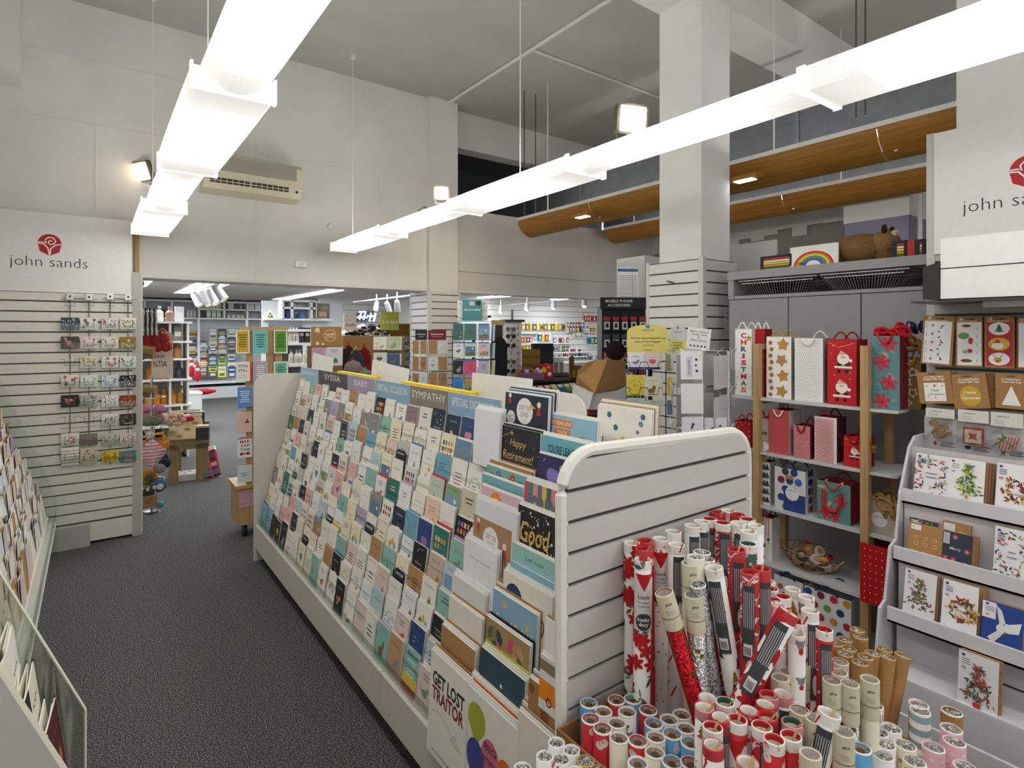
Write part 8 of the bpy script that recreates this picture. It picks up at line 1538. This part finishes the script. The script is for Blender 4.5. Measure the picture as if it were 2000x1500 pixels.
for i, (px, py) in enumerate(((288, 697), (291, 772))):
    p = pt(px, py, Y=6.2); tag(M().box((-.05, -.04, 0), (.05, .04, .09), '8a7248:kraft').box((-.045, -.044, .005), (.045, -.04, .045), '5a4f42').build('kraft_pouch', None, (p.x, 6.2, p.z), (.3, .15, -.3)), f"brown kraft box hanging by the door jamb, {['upper', 'lower'][i]} of two", 'box', 'kraft boxes by the jamb')
p = pt(300, 780, Y=6.3)
t = tag(empty('toy_spinner', (pt(296, 900, Y=6.15).x, 6.15, 0)), 'chrome wire spinner of baby toys beside the left door jamb', 'stand')
M().tube([(0, 0, 0), (0, 0, 1.25)], .012, 'b9b9b7:metal').lathe([(0, 0), (.08, 0), (.07, .02), (0, .03)], '6a6a68:metal', 16).build('pole', t)
for z in (.30, .62, .86, 1.05): M().tube([(.11 * math.cos(i * .7), .11 * math.sin(i * .7), z) for i in range(9)], .003, 'c9c9c7:metal', 5, True).build('ring_wire', t)
toys = [(284, 797, '.', 'b4788a', 'pink sunhat toy, left', .045), (311, 797, '.', 'b4788a', 'pink sunhat toy, right', .045), (283, 815, '.', 'a86a80', 'lower pink sunhat toy, left', .04), (311, 815, '.', 'a86a80', 'lower pink sunhat toy, right', .04), (288, 823, '.', '6a7560', 'sage green cap', .05), (304, 823, '.', '6a7560', 'second sage green cap', .05), (277, 852, '.', '1f1d1c', 'bee toy head, left', .045), (308, 846, '.', '1f1d1c', 'bee toy head, right', .045), (292, 850, '.', 'cfc4bc', 'white cow toy head', .045), (322, 905, '.', '26303a', 'dark penguin toy', .05), (287, 932, '.', 'a8742c', 'mustard plush toy', .085), (309, 948, '.', '4a5f7a', 'blue plush toy', .07), (312, 915, '.', '8a8684', 'grey plush toy', .05), (313, 985, '.', '5f9ab0', 'pale blue plush foot', .035)]
for px, py, _x, c, nm, r_ in toys:
    p = pt(px, py, Y=5.98 + (px % 3) * .03)
    o = blob(M(), (0, 0, 0), (r_, r_ * .8, r_ * .85), c + ':cloth', 14, 9, .03, int(px)).build('soft_toy', None, p, None, smooth=True)
    if 'bee' in nm: M().lathe([(r_ * .9, -.01), (r_ * 1.06, -.01), (r_ * 1.06, .012), (r_ * .9, .012)], 'd9a02c:cloth', 14).build('yellow_band', o); [M().tube([(s * .015, 0, r_ * .7), (s * .03, 0, r_ * 1.3)], .003, '1f1d1c:cloth', 4).build('antenna', o) for s in (-1, 1)]
    if 'hat' in nm: M().lathe([(r_ * .8, -.01), (r_ * 1.2, -.02), (r_ * 1.2, -.012)], c + ':cloth', 14).build('brim', o)
    if 'cow' in nm: [blob(M(), (s * .03, -.01, .03), (.014, .008, .02), 'b08a90:cloth', 8, 5, .02).build('ear', o) for s in (-1, 1)]; M().box((-.02, -r_ * .84, .004), (-.012, -r_ * .78, .012), '1f1d1c').box((.012, -r_ * .84, .004), (.02, -r_ * .78, .012), '1f1d1c').build('eyes', o)
    if 'mustard' in nm or 'blue plush toy' in nm: M().lathe([(0, 0), (r_ * .4, 0), (0, .004)], '5a5650:cloth' if 'must' in nm else 'c9d0d6:cloth', 12, Matrix.Translation((.01, -r_ * .82, 0)) @ Matrix.Rotation(math.pi / 2, 4, 'X')).build('belly_patch', o)
    tag(o, nm + ' on the toy spinner by the left door jamb', 'soft toy', 'plush toys on the spinner')
def cloth_kite(px, py, w, h, c1, c2, Y, label):
    p = pt(px, py, Y=Y); m = M(); n = 9
    for i in range(n):
        z0, z1 = h / 2 - h * i / n, h / 2 - h * (i + 1) / n
        wa, wb = (w / 2) * (1 - abs(2 * z0 / h)), (w / 2) * (1 - abs(2 * z1 / h))
        for a_, b_, c in ((0, .5, c1), (.5, 1, c2)):
            za, zb_ = z0 + (z1 - z0) * a_, z0 + (z1 - z0) * b_; xa_, xb_ = wa + (wb - wa) * a_, wa + (wb - wa) * b_
            m.add([(-xa_, .01 * (i % 2), za), (0, -.02, za), (xa_, .01 * (i % 2), za), (xb_, .01, zb_), (0, -.02, zb_), (-xb_, .01, zb_)], [(5, 4, 1, 0), (4, 3, 2, 1)], c + ':cloth')
    return tag(m.build('comforter_cloth', None, p), label, 'comforter')
cloth_kite(297, 885, .25, .26, 'c48a96', 'e0c8cc', 5.9, 'pink and white striped comforter cloth hanging from the cow toy')
cloth_kite(279, 880, .12, .24, 'd9923c', 'd08a34', 6.06, 'left golden comforter cloth behind the striped one'); cloth_kite(318, 868, .13, .22, 'd9923c', 'd08a34', 6.06, 'right golden comforter cloth behind the striped one')
for i in range(5):
    p = pt(279 + 5 * i, 978 - i * 2, Y=5.95); tag(M().box((-.012, -.05, 0), (.012, .05, .10), ['c9bca4', '4a4640', 'd6ccb8', '5a5650', 'cfc4ae'][i] + ':cloth').box((-.0125, -.052, .02), (.0125, -.05, .08), '3a3834').build('folded_bib', None, p, (0, .05 * i, -.3)), f"folded striped bib, {ORD[i + 1]} from the left in the lowest wire tray by the jamb", 'bib', 'folded bibs in the lowest tray')
p = pt(288, 992, Y=5.86); tag(M().box((-.07, -.01, 0), (.07, .01, .10), '94744c:kraft').prnt([ring(.01, .06, .02, .004, '3a342c', 12)], lambda u, v, h: (u, -.011 - h, v)).build('kraft_pouch', None, p, (0, 0, .1)), 'flat brown kraft pouch in front of the folded bibs', 'pouch')
# small timber display house, socks, book stacks
p0, p1 = pt(332, 940, Y=None, d=6.25), pt(405, 935, d=6.25)
t = tag(empty('timber_display_table', ((p0.x + p1.x) / 2, (p0.y + p1.y) / 2, 0), (0, 0, -.18)), 'small oak-look display table with a slotted sloping top, beyond the left opening', 'table')
W_ = (p1 - p0).length * .92; OK_ = '94805a:wood'
for s, ww in ((-1, .09), (1, .12)): M().box((s * W_ / 2 - (ww if s > 0 else 0), 0, 0), (s * W_ / 2 + (ww if s < 0 else 0), .03, .42), OK_).build('front_leg', t)
M().box((-W_ / 2, 0, .36), (W_ / 2, .03, .46), OK_).build('front_rail', t); M().box((-W_ / 2, .42, 0), (-W_ / 2 + .09, .45, .7), OK_).build('back_leg', t); M().box((W_ / 2 - .09, .42, 0), (W_ / 2, .45, .6), OK_).build('back_leg', t)
M().add([(-W_ / 2 - .01, -.02, .46), (W_ / 2 - .02, -.02, .46), (W_ / 2 - .10, .46, .72), (-W_ / 2 - .01, .46, .72), (-W_ / 2 - .01, -.02, .48), (W_ / 2 - .02, -.02, .48), (W_ / 2 - .10, .46, .74), (-W_ / 2 - .01, .46, .74)], [(3, 2, 1, 0), (4, 5, 6, 7), (0, 1, 5, 4), (1, 2, 6, 5), (2, 3, 7, 6), (3, 0, 4, 7)], '8a744c:wood').build('sloping_top', t)
for i in range(4): M().box((-W_ * .3 + .07 * i, .02 + .1 * (i % 3), .505 + .055 * (i % 3)), (-W_ * .3 + .05 + .07 * i, .035 + .1 * (i % 3), .525 + .055 * (i % 3)), 'b09a6c:wood').build('peg', t)
for i in range(6): M().add([(-.02 + .035 * i, .3 - .05 * i, .64 - .028 * i), (.0 + .035 * i, .3 - .05 * i, .64 - .028 * i), (.0 + .035 * i, .42 - .05 * i, .80 - .03 * i), (-.02 + .035 * i, .42 - .05 * i, .80 - .03 * i)], [(0, 1, 2, 3)], CLEAR).build('clear_slot', t)
o = M().box((-.12, .08, .0), (.12, .3, .07), 'd0d0ce').build('white_tray', None, t.location, (0, 0, -.18)); tag(o, 'white tray of small goods under the oak-look table', 'tray'); M().prnt(dotsf(.2, .18, 16, ['8a4a5a', '4a5a7a', 'c9b49a'], .04, .08, 3), lambda u, v, h: (u, .1 + v, .072 + h)).build('small_goods', o)
p = pt(396, 840, d=6.1); tag(M().box((-.06, -.04, 0), (.06, .05, .13), '3a3a3c').box((-.055, -.035, .13), (.055, .045, .15), 'c9b48a').build('book_stack', None, (p.x, p.y, .50), (0, 0, -.3)), 'dark box topped with cream paper on the oak-look table', 'box')
p = pt(380, 815, d=6.6); o = tag(M().box((-.10, -.02, 0), (.10, .08, .2), '26282e:plastic').build('magazine_holder', None, (p.x, p.y, .52), (0, 0, -.2)), 'black holder with white label strips behind the oak-look table', 'holder'); [M().box((-.08, -.022, .03 + .065 * i), (.08, -.02, .06 + .065 * i), 'dcdcdc').build('label_strip', o) for i in range(3)]
q = random.Random(8)
for i in range(8): 
    p = pt(322 + i * 5, 812 + (i % 3) * 8, d=6.3); tag(blob(M(), (0, 0, 0), (.035, .03, .03), ['c9b08a', 'cfb8a0', 'b8967a', 'c98a8a'][i % 4] + ':cloth', 9, 6, .15, i).build('fabric_flower', None, p), f"{['beige', 'cream', 'tan', 'pink'][i % 4]} fabric flower, {ORD[i + 1]} from left, heaped behind the oak-look table", 'fabric flower', 'fabric flowers heaped by the table')
p = pt(362, 822, d=6.5); tag(M().box((-.08, -.05, 0), (.08, .06, .03), 'a01f28:cloth').box((-.07, -.04, .03), (.07, .05, .05), 'c92a34:cloth').box((-.03, -.05, .05), (.04, .02, .07), 'c9c4c0').build('folded_cloths', None, p), 'folded red cloths on the slope behind the oak-look table', 'cloth')
for i, (px, py) in enumerate(((414, 895), (430, 890))):
    p = pt(px, 920 - i * 8, Y=None, d=6.35 + i * .12); o = tag(M().box((-.035, -.03, 0), (.035, .03, .34), '96303c:cloth').build('novelty_sock_pack', None, (p.x - .03, p.y, .03), (-.5, -.35, -.4)), f"{['left', 'right'][i]} of two red patterned sock packs leaning on the carpet", 'sock pack', 'sock packs on the carpet')
    M().box((-.038, -.034, 0), (.038, -.03, .07), '5a6478').box((-.03, -.036, .1), (.03, -.03, .15), 'b9a4ac').box((-.03, -.036, .2), (.02, -.03, .25), '3f4a6a').box((-.038, -.034, .30), (.038, .034, .35), 'dcd9d6:cloth').build('print', o)
p = pt(388, 780, Y=11.5); t = tag(M().box((-.25, -.2, 0), (.12, .2, .62), 'd0d0ce:paint').build('plinth', None, (pt(375, 800, Y=10.8).x, 10.8, 0)), 'pale plinth behind the white display shelves', 'plinth'); M().box((-.26, -.21, .62), (.13, .21, .65), 'dcdcda:paint').build('top_board', t)
for nm, px, py, d, c in (('red elf doll seated above the plinth', 374, 725, 9.6, 'a82028'), ('second red elf doll beside the first', 386, 735, 9.8, 'b02a34')):
    p = pt(px, py, d=d); o = blob(M(), (0, 0, 0), (.05, .04, .09), c + ':cloth', 12, 8, .05, 3).build('elf_doll', None, p); blob(M(), (0, -.01, .12), (.035, .035, .035), 'e0d0c4:cloth', 10, 7, .02).build('head', o); M().lathe([(.038, .14), (.008, .25), (0, .25)], c + ':cloth', 10).build('pointed_hat', o); tag(o, nm, 'doll')
p = pt(395, 765, d=9.8); tag(blob(M(), (0, 0, 0), (.22, .1, .05), 'a02a30:cloth', 14, 8, .12, 4).build('draped_scarf', None, p), 'red scarf draped over the pale plinth', 'scarf')
# signs and goods between the stand and the pilaster
def board(px0, px1, py0, py1, Y, base, fn, label, name='sign_board', cat='sign', roll=0, t=.01, edge=None):
    A, B = pt(px0, py0, Y=Y), pt(px1, py1, Y=Y); w, h = B.x - A.x, A.z - B.z
    o = sheet(name, w, h, t, base, fn(w, h) if fn else (), ((A.x + B.x) / 2, Y, B.z), 0, 0, edge=edge or base, roll=roll); return tag(o, label, cat)
board(608, 667, 638, 676, 5.3, 'a9814f:kraft', lambda w, h: [ring(w * .12, h * .55, w * .2, w * .015, 'f0ead8', 20), text('earth', w * .12, h * .62, 'f0ead8', w=w * .28), text('greetings', w * .12, h * .47, 'f0ead8', w=w * .26)] + [leaf(-w * .3, h * .98, w * .2, -1.2 - .4 * i, 'e8dcc0') for i in range(3)] + flower(-w * .3, h * .15, w * .07, 'f0ead8') + flower(-w * .12, h * .12, w * .05, 'f0ead8'), 'kraft sign reading earth greetings in a circle')
GE = 'square cards under the kraft and cardboard stands'
for (a_, b_, c_, d_, base, kd, nm) in ((608, 636, 679, 708, 'c9a0b4', 'flowers', 'pink protea card left under the earth greetings sign'), (638, 666, 678, 714, 'd6d4d8', 'leaves', 'white feather-patterned card right under the earth greetings sign'), (729, 753, 658, 683, 'ece8d8', 'flowers', 'white card with a yellow blossom on the tall card rack'), (756, 782, 658, 684, 'b9c9a0', 'animal', 'green koala card on the tall card rack'), (729, 753, 689, 713, 'e0dcc9', 'heart', 'cream heart-shaped wreath card on the tall card rack'), (756, 781, 691, 713, '3f6288', 'animal', 'blue seal card on the tall card rack')):
    w, h = (b_ - a_) * 5.2 / F_PX, (d_ - c_) * 5.2 / F_PX; _, P, _d = design(R, w, h, base, kd); spin_card(a_, b_, c_, d_, 5.0, base, lambda w, h: P, nm, GE)
t = tag(empty('card_rack', (0, 0, 0)), 'dark rack of kraft-backed cards behind the gondola ridge', 'rack')
A, B = pt(606, 676, Y=5.33), pt(668, 745, Y=5.33); M().box((A.x, 5.33, 0), (B.x, 5.43, A.z), '8a6f4c:kraft').build('body', t)
A, B = pt(725, 657, d=5.1), pt(790, 745, d=5.1); t = tag(empty('card_rack', (A.x, A.y, 0), (0, 0, -TH)), 'tall kraft and grey card rack with four picture cards facing', 'rack'); ww = 65 * 5.1 / F_PX
M().box((0, .0, 0), (ww, .25, A.z), '8a7658:kraft').build('body', t)
for i in range(7): M().box((ww, .02, A.z - .05 - i * .07), (ww + .012, .22, A.z - .01 - i * .07), ['8a8488', '9a8f98', '7a7478'][i % 3]).build('card_edge', t)
board(762, 807, 632, 706, 6.6, '85602f:kraft', None, 'plain brown cardboard panel left of the slatted pilaster', 'plain_board', 'board')
board(670, 729, 656, 690, 6.2, '9c7850:kraft', None, 'wide kraft carton front behind the backpacks', 'cardboard_carton', 'carton', t=.2)
board(672, 696, 613, 645, 6.9, 'e6d6d0', lambda w, h: [text('toshi', 0, h * .34, '6a4a44', w=w * .8), star(-w * .1, h * .65, w * .05, '8a5a54', 5), star(w * .15, h * .85, w * .05, '8a5a54', 5)], 'small pale pink sign reading toshi')
board(743, 779, 609, 645, 6.3, 'a9b04c', lambda w, h: [text('la la land', 0, h * .47, 'f2f2e4', w=w * .84, shear=.2)], 'square olive green sign reading la la land')
q = random.Random(31)
for i in range(14):
    px, py = 676 + i * 6.3, 652 - (i % 3) * 6; p = pt(px, py, Y=7.0)
    tag(blob(M(), (0, 0, 0), (.06, .05, .045), ['e0dcd8', '2a2a2c', 'b9b4b0', '3a3c44', 'd9c8c4'][i % 5] + ':cloth', 9, 6, .18, i).box((-.03, -.055, -.015), (.03, -.045, .015), '26282a' if i % 5 != 1 else 'e6e6e6').build('rolled_tea_towel', None, p), f"{['white', 'black', 'grey', 'navy', 'pink'][i % 5]} rolled fabric item, {ORD[i + 1]} from left, heaped behind the kraft carton", 'rolled fabric', 'rolled fabric heaped behind the carton')
for i in range(9):
    px = 696 + i * 4; p = pt(px, 628 - (i % 2) * 3, Y=8.5); tag(M().box((-.02, -.03, 0), (.02, .03, .14), ['2f3a5a', 'c9ccd0', '3a3c44', 'e4e4e4', '2a3f7a'][i % 5] + ':cloth').box((-.021, -.032, .05), (.021, -.03, .08), 'b9bcc0').build('folded_sock', None, p, (0, .25, 0)), f"{['navy', 'pale', 'charcoal', 'white', 'blue'][i % 5]} folded textile, {ORD[i + 1]} from left, above the rolled fabric", 'textile', 'folded textiles on the back shelf')
def pack_(px, py0, py1, w, c, c2, Y, label):
    A, B = pt(px, py0, Y=Y), pt(px, py1, Y=Y); h = A.z - B.z
    o = blob(M(), (0, 0, h * .45), (w / 2, w * .3, h * .5), c + ':cloth', 14, 10, .03, int(px)).build('backpack', None, (A.x, Y, B.z), None, smooth=True)
    blob(M(), (0, -w * .26, h * .25), (w * .36, w * .12, h * .2), c2 + ':cloth', 12, 8, .03).build('front_pocket', o, smooth=True)
    M().tube([(-w * .1, 0, h * .9), (0, 0, h * 1.08), (w * .1, 0, h * .9)], .008, c2 + ':cloth', 6).build('top_handle', o); M().tube([(-w * .45, 0, .05), (-w * .4, -.01, h * .6), (-w * .2, -.01, h * .9)], .01, 'd9682c:cloth', 6).build('trim', o); return tag(o, label, 'backpack', 'backpacks behind the gondola')
pack_(680, 672, 730, .16, '2c2a2c', 'b82a30', 6.0, 'black backpack with orange trim behind the gondola ridge'); pack_(695, 680, 738, .2, '3a3f44', 'c9b82c', 5.95, 'dark backpack with a yellow strap beside the black one'); pack_(711, 676, 740, .2, '7a1c24', '8a2028', 6.05, 'deep red backpack right of the dark one'); pack_(690, 702, 742, .2, '8a8480', '9a4a48', 5.5, 'small grey and pink patterned backpack in front'); pack_(713, 720, 745, .16, '6a9a94', '7aa89c', 5.45, 'small mint patterned bag in front')
# shelves seen over the stand
t = tag(empty('wall_cubbies', (0, 0, 0)), 'white framed shelf unit with blue bottles, centre of the left opening', 'shelf')
Y_ = 11.0; xs = [pt(x, 600, Y=Y_).x for x in (553, 571, 609, 620)]; za, zb, zc_ = pt(600, 588, Y=Y_).z, pt(600, 602, Y=Y_).z, pt(600, 624, Y=Y_).z
for x in xs: M().box((x - .02, Y_, zc_), (x + .02, Y_ + .3, za), 'e9e9e7:paint').build('divider', t)
for z in (za, zb, zc_): M().box((xs[0] - (.3 if z == zc_ else 0), Y_, z - .02), (xs[-1] + (.3 if z == zc_ else 0), Y_ + .3, z + .015), 'e9e9e7:paint').build('shelf_board', t)
M().box((xs[0] - .3, Y_ + .3, .2), (xs[-1] + .6, Y_ + .34, za), 'd3d7da:paint').build('back_panel', t)
for i, (px, c, nm) in enumerate(((561, '2f4a7a', 'tall blue bottle'), (573, '2f6a9a', 'short blue bottle'), (584, '4a5a6a', 'grey-blue bottle'), (590, '3f7ac0', 'bright blue bottle'), (614, '8a7a6a', 'brown pot'))):
    p = pt(px, 622, Y=Y_ + .1); h = .13 if i else .2; tag(M().lathe([(0, 0), (.045, 0), (.045, h * .65), (.02, h * .8), (.02, h), (0, h)], c + ':plastic', 12).build('bottle', None, (p.x, Y_ + .1, zc_ + .015)), f'{nm} on the white framed shelf unit', 'bottle', 'bottles on the framed shelves')
board(619, 644, 592, 622, 9.0, '3f342e', lambda w, h: [rect(-w * .35, h * .1, w * .6, h * .35, '7a5a44'), rect(-w * .2, h * .55, w * .5, h * .25, '54443a')], 'dark framed print beside the slatted wall', 'framed_print', 'picture')
p = pt(528, 622, Y=8.0); o = M().prism([(-.06, 0), (.06, 0), (0, .11)], 0, .02, 'e9e9e4', 'y').build('triangular_sign', None, p); M().prism([(-.04, .012), (.04, .012), (0, .09)], -.003, 0, '3a4a20', 'y').prnt([leaf(-.02, .02, .05, .8, 'c9d82c', .4)], lambda u, v, h: (u, -.0035 - h, v)).build('emblem', o); tag(o, 'small white triangular sign with a green and yellow emblem', 'sign')
t = tag(empty('bottle_shelves', (0, 0, 0)), 'white shelves of cream pump bottles behind the wooden card stand', 'shelf'); Y_ = 7.4
for y in (643, 670, 713, 741):
    A, B = pt(540, y, Y=Y_), pt(607, y, Y=Y_); M().box((A.x, Y_, A.z - .03), (B.x, Y_ + .35, A.z), 'dcdcd9:paint').build('shelf_board', t)
A, B = pt(540, 630, Y=Y_), pt(607, 745, Y=Y_); M().box((A.x, Y_ + .35, 0), (B.x, Y_ + .38, A.z), '55565a:paint').build('back_panel', t)
for i, (px, y) in enumerate(((567, 670), (573, 670), (579, 670), (579, 713), (585, 713), (598, 713), (604, 713), (568, 713))):
    p = pt(px, y, Y=Y_ + .05); tag(M().lathe([(0, 0), (.03, 0), (.03, .13), (.01, .15), (.01, .17), (0, .17)], 'd6d4c6:plastic', 12).box((-.022, -.031, .03), (.022, -.029, .09), 'b9b8aa').tube([(0, 0, .17), (0, 0, .19), (0, -.035, .19)], .004, 'c9c8ba:plastic', 5).build('pump_bottle', None, p), f"cream pump bottle on the {'upper' if y == 670 else 'lower'} shelf, {ORD[(i % 3 if i < 3 else i - 3) + 1]} of its row, behind the wooden stand", 'bottle', 'cream pump bottles')
for i, px in enumerate((589, 600)): p = pt(px, 670, Y=Y_ + .05); tag(M().box((-.04, 0, 0), (.04, .06, .20), '33373c').box((-.025, -.003, .09), (.025, 0, .13), 'd0d0cc').build('gift_box', None, p), f"{['left', 'right'][i]} of two charcoal cartons beside the pump bottles", 'carton', 'charcoal cartons')
p = pt(283, 556, Y=None, d=5.9); tag(blob(M(), (0, 0, 0), (.045, .045, .055), '26282a:plastic', 14, 10, 0).lathe([(.02, .045), (.02, .08 + .0)], '26282a:plastic', 10).build('security_camera', None, pt(274, 553, d=7.1)), 'black dome camera under the back room ceiling at the jamb', 'camera')
tag(M().lathe([(0, 0), (.10, 0), (.08, .04), (0, .05)], 'dedbd6:plastic', 20).build('smoke_alarm', None, (2.0, 12.5, 2.45)), 'round white ceiling fitting above the four spotlights', 'fitting')
